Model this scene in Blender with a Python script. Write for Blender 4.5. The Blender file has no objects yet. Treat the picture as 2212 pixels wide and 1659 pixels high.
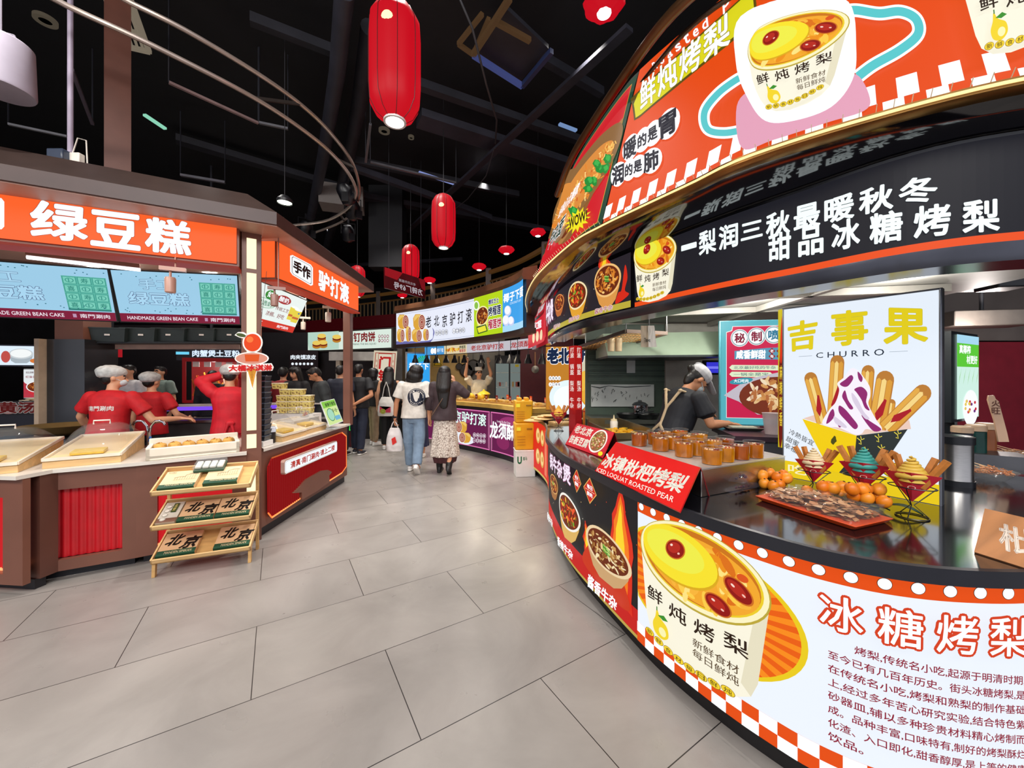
import bpy, bmesh, math, random
from mathutils import Vector as V, Matrix
from mathutils.bvhtree import BVHTree
import numpy as np
random.seed(7)
SC = bpy.context.scene
COL = SC.collection
# ---------------- camera, world, exposure, lights ----------------
FPX, CX, HY, EYE = 817.0, 1106.0, 814.0, 1.48
cd = bpy.data.cameras.new('camera'); cam = bpy.data.objects.new('camera', cd); COL.objects.link(cam)
cam.location = (0, 0, EYE); cam.rotation_euler = (math.pi/2, 0, 0)
cd.sensor_width = 36; cd.lens = 36*FPX/2212; cd.shift_y = -(829.5-HY)/2212; cd.clip_start = .05
SC.camera = cam
SC.view_settings.view_transform = 'Standard'; SC.view_settings.look = 'None'
SC.view_settings.exposure = 0.0; SC.view_settings.gamma = 1.0; SC.view_settings.use_curve_mapping = False
SC.cycles.max_bounces = 6; SC.cycles.diffuse_bounces = 3; SC.cycles.glossy_bounces = 3
SC.cycles.transmission_bounces = 6; SC.cycles.transparent_max_bounces = 12
SC.cycles.caustics_reflective = False; SC.cycles.caustics_refractive = False
SC.cycles.sample_clamp_indirect = 4.0
SC.cycles.use_denoising = True
wd = bpy.data.worlds.new('hall'); SC.world = wd; wd.use_nodes = True
wd.node_tree.nodes['Background'].inputs[0].default_value = (.86, .88, 1.0, 1)
wd.node_tree.nodes['Background'].inputs[1].default_value = .9
def area(name, loc, size, power, col=(1, 1, 1), target=None, sy=None, spread=None):
    l = bpy.data.lights.new(name, 'AREA'); l.shape = 'RECTANGLE'; l.size = size; l.size_y = sy or size
    l.energy = power; l.color = col
    if spread: l.spread = math.radians(spread)
    o = bpy.data.objects.new(name, l); COL.objects.link(o); o.location = loc
    d = V(target or (loc[0], loc[1], 0)) - V(loc)
    o.rotation_euler = d.to_track_quat('-Z', 'Y').to_euler()
    return o
area('fill_light', (-1.0, -2.2, 4.6), 2.4, 165, (1, .97, .93), (-.8, 3.0, 0), 1.2)  # large unseen area lights added behind the camera for even light
area('fill_light', (1.6, -2.4, 4.6), 2.0, 120, (1, .97, .94), (1.6, 3.0, .6), 1.2)
area('fill_light', (-4.6, -.8, 4.4), 1.6, 110, (1, .93, .84), (-2.8, 3.4, .6), 1.0)
def spot(loc, target, power, col=(1, .96, .9), ang=70, r=.05, blend=.6):
    l = bpy.data.lights.new('spot', 'SPOT'); l.energy = power; l.color = col; l.spot_size = math.radians(ang)
    l.spot_blend = blend; l.shadow_soft_size = r
    o = bpy.data.objects.new('spot_light', l); COL.objects.link(o); o.location = loc
    o.rotation_euler = (V(target)-V(loc)).to_track_quat('-Z', 'Y').to_euler(); return o
def point(loc, power, col=(1, .95, .85), r=.06):
    l = bpy.data.lights.new('light_source', 'POINT'); l.energy = power; l.color = col; l.shadow_soft_size = r  # bare point: stall lamps, and added fill where no lamp stands
    o = bpy.data.objects.new('light_source', l); COL.objects.link(o); o.location = loc; return o
for x, y, tx, ty, p in ((-.9, 3.2, -.9, 3.4, 260), (-2.9, 1.6, -3.1, 2.6, 220), (.9, 4.6, -.2, 4.6, 200), (-1.6, 5.6, -1.2, 6.0, 300), (-4.4, 5.2, -4.0, 5.0, 260),
                        (-3.0, 8.0, -2.4, 7.8, 300), (-.6, 8.2, -.8, 7.2, 260), (-6.6, 7.5, -6.2, 7.5, 260), (1.6, 3.2, 1.3, 2.6, 160), (-5.2, 10.5, -5.0, 10, 240)):
    spot((x, y, 5.7), (tx, ty, 0), p*1.4, (1, .965, .92), 88, .07, .8)
# ---------------- pixel helpers: where a picture point stands in the hall ----------------
def at(px, py, Y): return V(((px-CX)/FPX*Y, Y, EYE-(py-HY)/FPX*Y))
def fl(px, py, z=0.0):
    Y = FPX*(EYE-z)/(py-HY); return V(((px-CX)/FPX*Y, Y, z))
def lin(c): return c/12.92 if c <= .04045 else ((c+.055)/1.055)**2.4
def rgb(h): return tuple(lin(int(h[i:i+2], 16)/255) for i in (0, 2, 4))
# ---------------- materials ----------------
_M = {}
def M(col, rough=.5, metal=0, em=0, nz=.12, sc=8.0, bump=0, glass=0, alpha=1, coat=0, kind='', col2=None, spec=.5, str_=(1, 1, 1)):
    key = (col, rough, metal, em, nz, sc, bump, glass, alpha, coat, kind, col2, spec, str_)
    if key in _M: return _M[key]
    m = bpy.data.materials.new('m_%s_%d' % (col, len(_M))); m.use_nodes = True; nt = m.node_tree
    b = nt.nodes['Principled BSDF']; L = nt.links.new
    c = rgb(col)
    b.inputs['Roughness'].default_value = rough; b.inputs['Metallic'].default_value = metal
    b.inputs['Specular IOR Level'].default_value = spec
    if coat: b.inputs['Coat Weight'].default_value = coat; b.inputs['Coat Roughness'].default_value = .08
    if glass: b.inputs['Transmission Weight'].default_value = glass; b.inputs['IOR'].default_value = 1.25
    if alpha < 1: b.inputs['Alpha'].default_value = alpha
    if em:
        b.inputs['Base Color'].default_value = (c[0]*.06, c[1]*.06, c[2]*.06, 1)
        b.inputs['Emission Color'].default_value = (*c, 1); b.inputs['Emission Strength'].default_value = em
        b.inputs['Roughness'].default_value = .5; b.inputs['Specular IOR Level'].default_value = .15
        m.cycles.emission_sampling = 'NONE' if em < 1.5 else 'AUTO'
        if not kind: _M[key] = m; return m
    tc = nt.nodes.new('ShaderNodeTexCoord'); mp = nt.nodes.new('ShaderNodeMapping'); L(tc.outputs['Object'], mp.inputs[0])
    mp.inputs['Scale'].default_value = str_
    n = nt.nodes.new('ShaderNodeTexNoise'); n.inputs['Scale'].default_value = sc; n.inputs['Detail'].default_value = 5
    L(mp.outputs[0], n.inputs['Vector'])
    fac = n.outputs['Fac']
    if kind == 'voro' or kind == 'lace':
        v = nt.nodes.new('ShaderNodeTexVoronoi'); v.inputs['Scale'].default_value = sc; L(mp.outputs[0], v.inputs['Vector'])
        if kind == 'lace': v.feature = 'DISTANCE_TO_EDGE'
        dm = nt.nodes.new('ShaderNodeMix'); dm.data_type = 'VECTOR'; dm.inputs[0].default_value = .06
        L(mp.outputs[0], dm.inputs[4]); L(n.outputs['Color'], dm.inputs[5]); L(dm.outputs[1], v.inputs['Vector'])
        fac = v.outputs['Distance']
    if kind == 'wave':
        v = nt.nodes.new('ShaderNodeTexWave'); v.inputs['Scale'].default_value = sc; v.inputs['Distortion'].default_value = 3
        v.inputs['Detail'].default_value = 3; L(mp.outputs[0], v.inputs['Vector']); fac = v.outputs['Fac']
    r = nt.nodes.new('ShaderNodeValToRGB'); e = r.color_ramp.elements
    if col2:
        e[0].color = (*rgb(col2), 1); e[1].color = (*c, 1); e[0].position = .38; e[1].position = .62
        if kind == 'lace': e[0].position = .035; e[1].position = .07
        if kind == 'voro': e[0].position = .3; e[1].position = .6
        if kind == 'wave': e[0].position = .2; e[1].position = .8
    else:
        e[0].color = (*[x*(1-nz) for x in c], 1); e[1].color = (*[min(1, x*(1+nz)) for x in c], 1)
        e[0].position = .3; e[1].position = .7
    L(fac, r.inputs[0]); L(r.outputs[0], b.inputs['Base Color'])
    if bump:
        bp = nt.nodes.new('ShaderNodeBump'); bp.inputs['Strength'].default_value = bump; bp.inputs['Distance'].default_value = .01
        L(fac, bp.inputs['Height']); L(bp.outputs[0], b.inputs['Normal'])
    _M[key] = m; return m
def E(col, s=1.0): return M(col, em=s)
BM = M('101014', .12, nz=.2, coat=.6); STEEL = M('B4B2AE', .28, 1, nz=.08, sc=30, str_=(1, 1, 12)); GOLD = M('8A6434', .3, .9, nz=.2); DSTEEL = M('6E6E70', .35, .9, nz=.1)
W = E('FAFCFF', 1.05); OR = E('E24E12', 1.0)
I = lambda u, v: V((u, v))
# ---------------- object tree ----------------
def tag(o, label=None, cat=None, group=None, kind=None):
    if label: o['label'] = label
    if cat: o['category'] = cat
    if group: o['group'] = group
    if kind: o['kind'] = kind
    return o
def T(name, label, cat, loc=(0, 0, 0), rz=0, group=None, kind=None):
    o = bpy.data.objects.new(name, None); COL.objects.link(o); o.location = loc; o.rotation_euler = (0, 0, rz)
    o.empty_display_size = .05
    return tag(o, label, cat, group, kind)
def copy_thing(root, loc, rz=None, label=None, group=None, scale=None):
    r = root.copy(); COL.objects.link(r); r.location = loc
    if rz is not None: r.rotation_euler = (0, 0, rz)
    if scale: r.scale = (scale,)*3
    if label: r['label'] = label
    if group: r['group'] = group
    for ch in root.children:
        c = ch.copy(); COL.objects.link(c); c.parent = r
        for g in ch.children:
            d = g.copy(); COL.objects.link(d); d.parent = c
    return r
def finish(name, me, parent=None, world=False, loc=None, bevel=0, sharp=35, mods=None):
    """link a mesh; world=True: the vertices are in hall coordinates and move into the parent's frame"""
    if parent is not None and world:
        mw = Matrix.Identity(4); q = parent; ch = []
        while q: ch.append(q); q = q.parent
        for q in reversed(ch): mw = mw @ (Matrix.Translation(q.location) @ q.rotation_euler.to_matrix().to_4x4())
        me.transform(mw.inverted())
    o = bpy.data.objects.new(name, me); COL.objects.link(o)
    if parent is not None: o.parent = parent
    elif loc is not None: o.location = loc
    elif len(me.vertices):
        a = np.empty(len(me.vertices)*3); me.vertices.foreach_get('co', a); a = a.reshape(-1, 3)
        b = V(((a[:, 0].min()+a[:, 0].max())/2, (a[:, 1].min()+a[:, 1].max())/2, a[:, 2].min()))
        me.transform(Matrix.Translation(-b)); o.location = b
    if sharp is not None and len(me.polygons):
        me.polygons.foreach_set('use_smooth', [True]*len(me.polygons)); me.set_sharp_from_angle(angle=math.radians(sharp))
    if bevel:
        m = o.modifiers.new('bevel', 'BEVEL'); m.width = bevel; m.segments = 2; m.limit_method = 'ANGLE'; m.angle_limit = math.radians(40)
    return o
def unit(v): return V(v).normalized()
class MB:
    def __init__(s): s.v = []; s.f = []; s.m = []; s.slots = []
    def mi(s, mat):
        if mat not in s.slots: s.slots.append(mat)
        return s.slots.index(mat)
    def add(s, vs, fs, mat, X=None):
        b = len(s.v); s.v += [tuple(X @ V(v)) if X is not None else tuple(v) for v in vs]
        k = s.mi(mat)
        for f in fs: s.f.append([b+i for i in f]); s.m.append(k)
        return s
    def box(s, c, d, mat, rz=0, X=None):
        x, y, z = d[0]/2, d[1]/2, d[2]/2; R = Matrix.Translation(c) @ Matrix.Rotation(rz, 4, 'Z')
        if X is not None: R = X @ R
        vs = [(i, j, k) for i in (-x, x) for j in (-y, y) for k in (-z, z)]
        return s.add(vs, [(0, 1, 3, 2), (4, 6, 7, 5), (0, 4, 5, 1), (2, 3, 7, 6), (0, 2, 6, 4), (1, 5, 7, 3)], mat, R)
    def hexa(s, b4, t4, mat):
        return s.add(list(b4)+list(t4), [(3, 2, 1, 0), (4, 5, 6, 7), (0, 1, 5, 4), (1, 2, 6, 5), (2, 3, 7, 6), (3, 0, 4, 7)], mat)
    def bar(s, a, b, w, h, mat, up=(0, 0, 1)):
        a, b = V(a), V(b); d = (b-a).normalized(); u = V(up)
        sd = d.cross(u)
        if sd.length < 1e-4: sd = d.cross(V((0, 1, 0)))
        sd.normalize(); u = sd.cross(d).normalized()
        q = lambda p: [p-sd*w/2-u*h/2, p+sd*w/2-u*h/2, p+sd*w/2+u*h/2, p-sd*w/2+u*h/2]
        return s.add(q(a)+q(b), [(0, 1, 2, 3), (7, 6, 5, 4), (0, 4, 5, 1), (1, 5, 6, 2), (2, 6, 7, 3), (3, 7, 4, 0)], mat)
    def wallbox(s, a, b, z0, z1, th, mat, side=1):
        """upright slab from plan point a to b; th goes to the far side (side=1) of the viewer"""
        a, b = V((a[0], a[1], 0)), V((b[0], b[1], 0)); d = (b-a).normalized(); n = V((-d.y, d.x, 0))*side*th
        p = [a, b, b+n, a+n]
        return s.hexa([q+V((0, 0, z0)) for q in p], [q+V((0, 0, z1)) for q in p], mat)
    def prism(s, pts, z0, z1, mat, X=None):
        n = len(pts); vs = [(p[0], p[1], z0) for p in pts]+[(p[0], p[1], z1) for p in pts]
        return s.add(vs, [tuple(range(n-1, -1, -1)), tuple(range(n, 2*n))]+[(i, (i+1) % n, n+(i+1) % n, n+i) for i in range(n)], mat, X)
    def tube(s, pts, r, mat, n=8, cap=True, closed=False, flat=1, side=None):
        pts = [V(p) for p in pts]; rs = r if isinstance(r, (list, tuple)) else [r]*len(pts)
        vs = []; k = len(pts); u0 = None
        for i, p in enumerate(pts):
            if closed: d = pts[(i+1) % k]-pts[i-1]
            else: d = pts[min(i+1, k-1)]-pts[max(i-1, 0)]
            d.normalize()
            if side is not None: u = V(side); u = (u-d*u.dot(d)).normalized()
            elif u0 is None:
                u = d.cross(V((0, 0, 1)));
                if u.length < .05: u = d.cross(V((0, 1, 0)))
                u.normalize()
            else:
                u = u0-d*u0.dot(d)
                u.normalize()
            u0 = u; w = d.cross(u)
            for j in range(n):
                a = 2*math.pi*j/n; vs.append(p+u*rs[i]*math.cos(a)+w*rs[i]*flat*math.sin(a))
        fs = []
        for i in range(k if closed else k-1):
            for j in range(n):
                a, b = i*n+j, i*n+(j+1) % n; c, d2 = ((i+1) % k)*n+(j+1) % n, ((i+1) % k)*n+j
                fs.append((a, b, c, d2))
        if cap and not closed: fs += [tuple(range(n-1, -1, -1)), tuple(range((k-1)*n, k*n))]
        return s.add(vs, fs, mat)
    def lathe(s, prof, mat, c=(0, 0, 0), n=20, X=None, sx=1, sy=1, a0=0, rip=None):
        R = Matrix.Translation(c)
        if X is not None: R = R @ X
        vs = []; k = len(prof)
        for i, (r, z) in enumerate(prof):
            for j in range(n):
                a = a0+2*math.pi*j/n; q = r*(1+(rip[0]*math.cos(rip[1]*a) if rip else 0)); vs.append((q*sx*math.cos(a), q*sy*math.sin(a), z))
        fs = [(i*n+j, i*n+(j+1) % n, (i+1)*n+(j+1) % n, (i+1)*n+j) for i in range(k-1) for j in range(n)]
        if prof[0][0] > 1e-5: fs.append(tuple(range(n-1, -1, -1)))
        if prof[-1][0] > 1e-5: fs.append(tuple(range((k-1)*n, k*n)))
        return s.add(vs, fs, mat, R)
    def open_lathe(s, prof, mat, c=(0, 0, 0), n=20, X=None, rip=None):
        k0 = len(s.f); s.lathe(prof, mat, c, n, X, rip=rip)
        if prof[-1][0] > 1e-5: s.f.pop(); s.m.pop()
        if prof[0][0] > 1e-5: s.f.pop(); s.m.pop()
        return s
    def ball(s, c, r, mat, n=14, X=None, m=8):
        r = (r, r, r) if not isinstance(r, (tuple, list)) else r
        pr = [(math.sin(math.pi*i/m), -math.cos(math.pi*i/m)) for i in range(m+1)]
        pr[0] = (0.0, -1); pr[-1] = (0.0, 1)
        S = Matrix.Diagonal((*r, 1)); Q = (X if X is not None else Matrix.Identity(4)) @ S
        vs = [(0, 0, -1)]; fs = []
        for i in range(1, m):
            for j in range(n): a = 2*math.pi*j/n; vs.append((pr[i][0]*math.cos(a), pr[i][0]*math.sin(a), pr[i][1]))
        vs.append((0, 0, 1)); e = len(vs)-1
        for j in range(n): fs.append((0, 1+(j+1) % n, 1+j)); fs.append((e, e-n+j, e-n+(j+1) % n))
        for i in range(m-2):
            for j in range(n): fs.append((1+i*n+j, 1+i*n+(j+1) % n, 1+(i+1)*n+(j+1) % n, 1+(i+1)*n+j))
        return s.add(vs, fs, mat, Matrix.Translation(c) @ Q)
    def sweep(s, crv, prof, mat, s0=None, s1=None, ds=.06, closed=True, caps=True):
        """profile [(outward, z), ...] carried along a plan curve"""
        s0 = 0 if s0 is None else s0; s1 = crv.L if s1 is None else s1
        k = max(2, int((s1-s0)/ds)+1); n = len(prof); vs = []
        for i in range(k):
            q = s0+(s1-s0)*i/(k-1); p, nn = crv.pos(q), crv.nrm(q)
            for o, z in prof: vs.append((p.x+nn.x*o, p.y+nn.y*o, z))
        fs = []
        for i in range(k-1):
            for j in range(n if closed else n-1):
                fs.append((i*n+j, i*n+(j+1) % n, (i+1)*n+(j+1) % n, (i+1)*n+j))
        if closed and caps: fs += [tuple(range(n-1, -1, -1)), tuple(range((k-1)*n, k*n))]
        return s.add(vs, fs, mat)
    def mesh(s, name):
        me = bpy.data.meshes.new(name); me.from_pydata(s.v, [], s.f)
        for m in s.slots: me.materials.append(m)
        me.polygons.foreach_set('material_index', s.m); me.update(); return me
    def build(s, name, parent=None, world=False, loc=None, bevel=0, sharp=35):
        return finish(name, s.mesh(name), parent, world, loc, bevel, sharp)
    def solo(s, name, label, cat, group=None, kind=None, bevel=0, sharp=35, loc=None):
        return tag(s.build(name, bevel=bevel, sharp=sharp, loc=loc), label, cat, group, kind)
def fixn(o):
    bm = bmesh.new(); bm.from_mesh(o.data); bmesh.ops.recalc_face_normals(bm, faces=bm.faces); bm.to_mesh(o.data); bm.free(); return o
# ---------------- plan curves and sign surfaces ----------------
class Curve:
    def __init__(s, pts, out=1, sub=14):
        P = [V((p[0], p[1])) for p in pts]; P = [P[0]*2-P[1]]+P+[P[-1]*2-P[-2]]; q = []
        for i in range(1, len(P)-2):
            a, b, c, d = P[i-1:i+3]
            for j in range(sub):
                t = j/sub; q.append(.5*((2*b)+(-a+c)*t+(2*a-5*b+4*c-d)*t*t+(-a+3*b-3*c+d)*t**3))
        q.append(P[-2]); s.q = np.array([(v.x, v.y) for v in q])
        s.d = np.concatenate([[0], np.cumsum(np.hypot(*(s.q[1:]-s.q[:-1]).T))]); s.L = float(s.d[-1]); s.out = out
    def pos(s, t): return V((float(np.interp(t, s.d, s.q[:, 0])), float(np.interp(t, s.d, s.q[:, 1]))))
    def nrm(s, t):
        e = .04; d = s.pos(min(t+e, s.L))-s.pos(max(t-e, 0)); d.normalize(); return V((d.y, -d.x))*s.out
    def offset(s, o, n=40): return Curve([s.pos(s.L*i/n)+s.nrm(s.L*i/n)*o for i in range(n+1)], s.out, 3)
class Round:
    """sign surface over a plan curve: s along it, t up, lean = how far it moves inward per metre of height"""
    def __init__(s, crv, z0, o0=0, lean=0): s.c = crv; s.z0 = z0; s.o0 = o0; s.lean = lean; s.ds = .035
    def p(s, u, t, off=0):
        p, n = s.c.pos(u), s.c.nrm(u); o = s.o0+off-s.lean*t; return V((p.x+n.x*o, p.y+n.y*o, s.z0+t))
    def inv(s, px, py):
        best = None
        for i in range(81):
            u = s.c.L*i/80
            t = 0
            for _ in range(3):
                q = s.p(u, t); t = EYE-(py-HY)/FPX*q.y-s.z0
            q = s.p(u, t); e = abs(q.x/q.y*FPX+CX-px)
            if q.y > 0 and (best is None or e < best[0]): best = (e, u)
        u = best[1]; h = s.c.L/80
        for _ in range(22):
            c = []
            for w in (u-h, u, u+h):
                w = min(max(w, 0), s.c.L); t = 0
                for _ in range(4): q = s.p(w, t); t = EYE-(py-HY)/FPX*q.y-s.z0
                q = s.p(w, t); c.append((abs(q.x/q.y*FPX+CX-px), w, t))
            b = min(c); u = b[1]; h *= .6
        return V((b[1], b[2]))
class Flat:
    ds = None
    def __init__(s, O, ex, ey): s.O = V(O); s.ex = unit(ex); s.ey = unit(ey); s.n = s.ex.cross(s.ey).normalized()
    def p(s, u, t, off=0): return s.O+s.ex*u+s.ey*t+s.n*off
    def inv(s, px, py):
        d = V(((px-CX)/FPX, 1, -(py-HY)/FPX)); c = V((0, 0, EYE)); k = (s.O-c).dot(s.n)/d.dot(s.n); w = c+d*k-s.O
        g = s.ex.dot(s.ey); a, b = w.dot(s.ex), w.dot(s.ey); D = 1-g*g
        return V(((a-g*b)/D, (b-g*a)/D))
    def hit(s, px, py): q = s.inv(px, py); return s.p(q.x, q.y)
def upright(a, b, z0): return Flat((a[0], a[1], z0), (b[0]-a[0], b[1]-a[1], 0), (0, 0, 1))
_tc = bpy.data.curves.new('type', 'FONT'); _to = bpy.data.objects.new('type', _tc); COL.objects.link(_to); _TX = {}
def glyphs(txt, bold):
    if txt not in _TX:
        _tc.body = txt; _tc.resolution_u = 2; _to.update_tag(); bpy.context.view_layer.update()
        m = bpy.data.meshes.new_from_object(_to.evaluated_get(bpy.context.evaluated_depsgraph_get()))
        vs = [(v.co.x, v.co.y) for v in m.vertices]; fs = [tuple(p.vertices) for p in m.polygons]; bpy.data.meshes.remove(m)
        _TX[txt] = (vs, fs)
    vs, fs = _TX[txt]
    if bold <= 0: return vs, fs
    k = (txt, bold)
    if k not in _TX:
        cnt = {}
        for f in fs:
            for i in range(len(f)): e = (f[i], f[(i+1) % len(f)]); e = (min(e), max(e)); cnt[e] = cnt.get(e, 0)+1
        pos = {}; V2 = list(vs); F2 = list(fs); seen = set()
        for (i, j), c in cnt.items():
            if c != 1: continue
            (x0, y0), (x1, y1) = vs[i], vs[j]; dx, dy = x1-x0, y1-y0; h = math.hypot(dx, dy)
            if h < 1e-6: continue
            nx, ny = -dy/h*bold, dx/h*bold; b = len(V2); V2 += [(x0+nx, y0+ny), (x1+nx, y1+ny), (x1-nx, y1-ny), (x0-nx, y0-ny)]; F2.append((b, b+1, b+2, b+3))
            for (x, y) in ((x0, y0), (x1, y1)):
                q = (round(x, 3), round(y, 3))
                if q in seen: continue
                seen.add(q); b = len(V2); V2 += [(x+bold*math.cos(a*1.0472), y+bold*math.sin(a*1.0472)) for a in range(6)]; F2.append(tuple(range(b, b+6)))
        _TX[k] = (V2, F2)
    return _TX[k]
class G:
    """flat artwork on a sign surface, in layers a fraction of a millimetre apart"""
    def __init__(s, surf, step=.0004): s.S = surf; s.v = []; s.f = []; s.m = []; s.slots = []; s.l = 1; s.step = step
    def quad(s, *c):
        """c: TL TR BR BL in picture points -> frame mapping the unit square (v up) to the surface"""
        q = [s.S.inv(*p) for p in c]; tl, tr, br, bl = q
        return lambda u, v: (bl*(1-u)+br*u)*(1-v)+(tl*(1-u)+tr*u)*v
    def rect(s, x0, y0, x1, y1): return lambda u, v: V((x0+(x1-x0)*u, y0+(y1-y0)*v))
    def sub(s, F, x0, y0, x1, y1, rot=0):
        c, sn = math.cos(rot), math.sin(rot)
        def H(u, v):
            a, b = u-.5, v-.5; return F((x0+x1)/2+(a*c-b*sn)*(x1-x0), (y0+y1)/2+(a*sn+b*c)*(y1-y0))
        return H
    def put(s, F, vs, fs, mat, l=None):
        if l is None: l = s.l; s.l += 1
        if mat not in s.slots: s.slots.append(mat)
        k = s.slots.index(mat); b = len(s.v)
        for u, v in vs: q = F(u, v); s.v.append((q.x, q.y, l*s.step))
        for f in fs: s.f.append([b+i for i in f]); s.m.append(k)
    def poly(s, F, pts, mat, l=None): s.put(F, pts, [tuple(range(len(pts)))], mat, l)
    def fill(s, F, mat, l=None): s.poly(F, [(0, 0), (1, 0), (1, 1), (0, 1)], mat, l)
    def box(s, F, x0, y0, x1, y1, mat, l=None): s.poly(F, [(x0, y0), (x1, y0), (x1, y1), (x0, y1)], mat, l)
    def ell(s, F, cx, cy, rx, ry, mat, rot=0, n=28, l=None, wob=0):
        c, sn = math.cos(rot), math.sin(rot); P = []
        for i in range(n):
            a = 2*math.pi*i/n; q = 1+(random.uniform(-wob, wob) if wob else 0); x, y = rx*math.cos(a)*q, ry*math.sin(a)*q
            P.append((cx+x*c-y*sn, cy+x*sn+y*c))
        s.poly(F, P, mat, l)
    def ring(s, F, cx, cy, rx, ry, w, mat, n=32, l=None):
        P = [(cx+rx*math.cos(6.28319*i/n), cy+ry*math.sin(6.28319*i/n)) for i in range(n)]+[(cx+(rx-w)*math.cos(6.28319*i/n), cy+(ry-w*ry/rx)*math.sin(6.28319*i/n)) for i in range(n)]
        s.put(F, P, [(i, (i+1) % n, n+(i+1) % n, n+i) for i in range(n)], mat, l)
    def line(s, F, pts, w, mat, l=None, asp=1.0):
        P = []; k = len(pts)
        for i, p in enumerate(pts):
            a, b = pts[max(i-1, 0)], pts[min(i+1, k-1)]; dx, dy = b[0]-a[0], (b[1]-a[1])/asp; h = math.hypot(dx, dy) or 1
            ww = w[i] if isinstance(w, list) else w
            P += [(p[0]-dy/h*ww/2, p[1]+dx/h*ww/2*asp), (p[0]+dy/h*ww/2, p[1]-dx/h*ww/2*asp)]
        s.put(F, P, [(2*i, 2*i+1, 2*i+3, 2*i+2) for i in range(k-1)], mat, l)
    def txt(s, F, t, x0, y0, x1, y1, mat, bold=.02, out=None, ob=.05, skew=0, l=None):
        ref, _ = glyphs(t, 0.0)
        if not ref: return
        xs = [p[0] for p in ref]; ys = [p[1] for p in ref]; a, b, c, d = min(xs), max(xs), min(ys), max(ys)
        fx = (x1-x0)/(b-a or 1); fy = (y1-y0)/(d-c or 1)
        for mt, bo in ([(out, ob)] if out else [])+[(mat, bold)]:
            vs, fs = glyphs(t, bo)
            s.put(F, [(x0+(p[0]-a)*fx+(p[1]-c)*fy*skew, y0+(p[1]-c)*fy) for p in vs], fs, mt, l)
    def vtxt(s, F, t, x0, y0, x1, y1, mat, bold=.02, out=None, gap=.12, ob=.05):
        n = len(t); h = (y1-y0)/n
        for i, ch in enumerate(t):
            if ch != ' ': s.txt(F, ch, x0, y1-(i+1)*h+h*gap/2, x1, y1-i*h-h*gap/2, mat, bold, out, ob)
    def mesh(s, name):
        bm = bmesh.new(); vv = [bm.verts.new(p) for p in s.v]
        for f, k in zip(s.f, s.m):
            try: q = bm.faces.new([vv[i] for i in f]); q.material_index = k
            except ValueError: pass
        if s.S.ds:
            xs = [p[0] for p in s.v]; a, b = min(xs), max(xs); x = a+s.S.ds
            while x < b:
                bmesh.ops.bisect_plane(bm, geom=bm.verts[:]+bm.edges[:]+bm.faces[:], dist=1e-6, plane_co=(x, 0, 0), plane_no=(1, 0, 0)); x += s.S.ds
        bmesh.ops.triangulate(bm, faces=[f for f in bm.faces if len(f.verts) > 4])
        for v in bm.verts: v.co = s.S.p(v.co.x, v.co.y, v.co.z)
        me = bpy.data.meshes.new(name); bm.to_mesh(me); bm.free()
        for m in s.slots: me.materials.append(m)
        return me
    def build(s, name, parent=None, label=None):
        o = finish(name, s.mesh(name), parent, world=parent is not None, sharp=None)
        if label: o['label'] = label
        return o
# ---------------- artwork motifs, drawn in a unit frame ----------------
FOOD = {'stew': ['C8401E', 'E2762E', '7A2412', 'F0A04A', 'A8341A'], 'noodle': ['E8A24A', 'D9822B', 'F3C578', 'B86420', 'C97A35'],
        'veg': ['C23018', 'E8552A', 'F2B33A', '6FA030', '8E1E14'], 'mush': ['C99A5A', 'A87438', 'E3C58C', '8C5A28', 'F0DDB0']}
def dish(g, F, kind='stew', bowl='E0A050', rim='F4CE8A', onion=True, saucer=None, n=70, em=1.0, seed=1, tilt=1, big=1):
    rnd = random.Random(seed); e = lambda h: E(h, em)
    if saucer:
        g.ell(F, .5, .16, .5, .14, e(saucer), n=30)
    g.poly(F, [(.02, .62), (.06, .4), (.18, .16), (.34, .04), (.66, .04), (.82, .16), (.94, .4), (.98, .62)], e(bowl))
    g.ell(F, .5, .62, .5, .36, e(rim), n=36); g.ell(F, .5, .62, .445, .315, e('6A2A12'), n=36)
    c = FOOD[kind]; L = g.l; g.l += 12
    for i in range(n):
        a = rnd.uniform(0, 6.28); r = math.sqrt(rnd.random())*.9; x, y = .5+.42*r*math.cos(a), .62+.295*r*math.sin(a)
        w = rnd.uniform(.03, .085)*big; g.ell(F, x, y, w, w*rnd.uniform(.25, .5), e(rnd.choice(c)), rnd.uniform(0, 3.14), 9, L+i % 10)
    if onion:
        for i in range(4): g.poly(F, [(.44, .6+i*.035), (.6, .57+i*.035), (.6, .59+i*.035), (.44, .622+i*.035)], e('2FA83A' if i % 2 == 0 else '8FD860'), L+10)
    g.l += 1
def blob(g, F, pts, mat, l=None, sub=6):
    P = []; n = len(pts)
    for i in range(n):
        a, b, c, d = [V(pts[(i+j-1) % n]) for j in range(4)]
        for k in range(sub):
            t = k/sub; q = .5*((2*b)+(-a+c)*t+(2*a-5*b+4*c-d)*t*t+(-a+3*b-3*c+d)*t**3); P.append((q.x, q.y))
    g.poly(F, P, mat, l)
def flame(g, F, seed=1, em=1.0):
    for col, k in (('D8301C', 1), ('F07A1E', .72), ('F6D22C', .42)):
        r = random.Random(seed); P = []
        for i in range(11):
            y = i/10; w = (.48*(1-y)**.6+.06)*k; P.append((.5-w+r.uniform(-.12, .12)*k, y*(.75+.25*k)))
        for i in range(10, -1, -1):
            y = i/10; w = (.48*(1-y)**.6+.04)*k; P.append((.5+w+r.uniform(-.12, .12)*k, y*(.75+.25*k)))
        g.poly(F, P, E(col, em))
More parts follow.
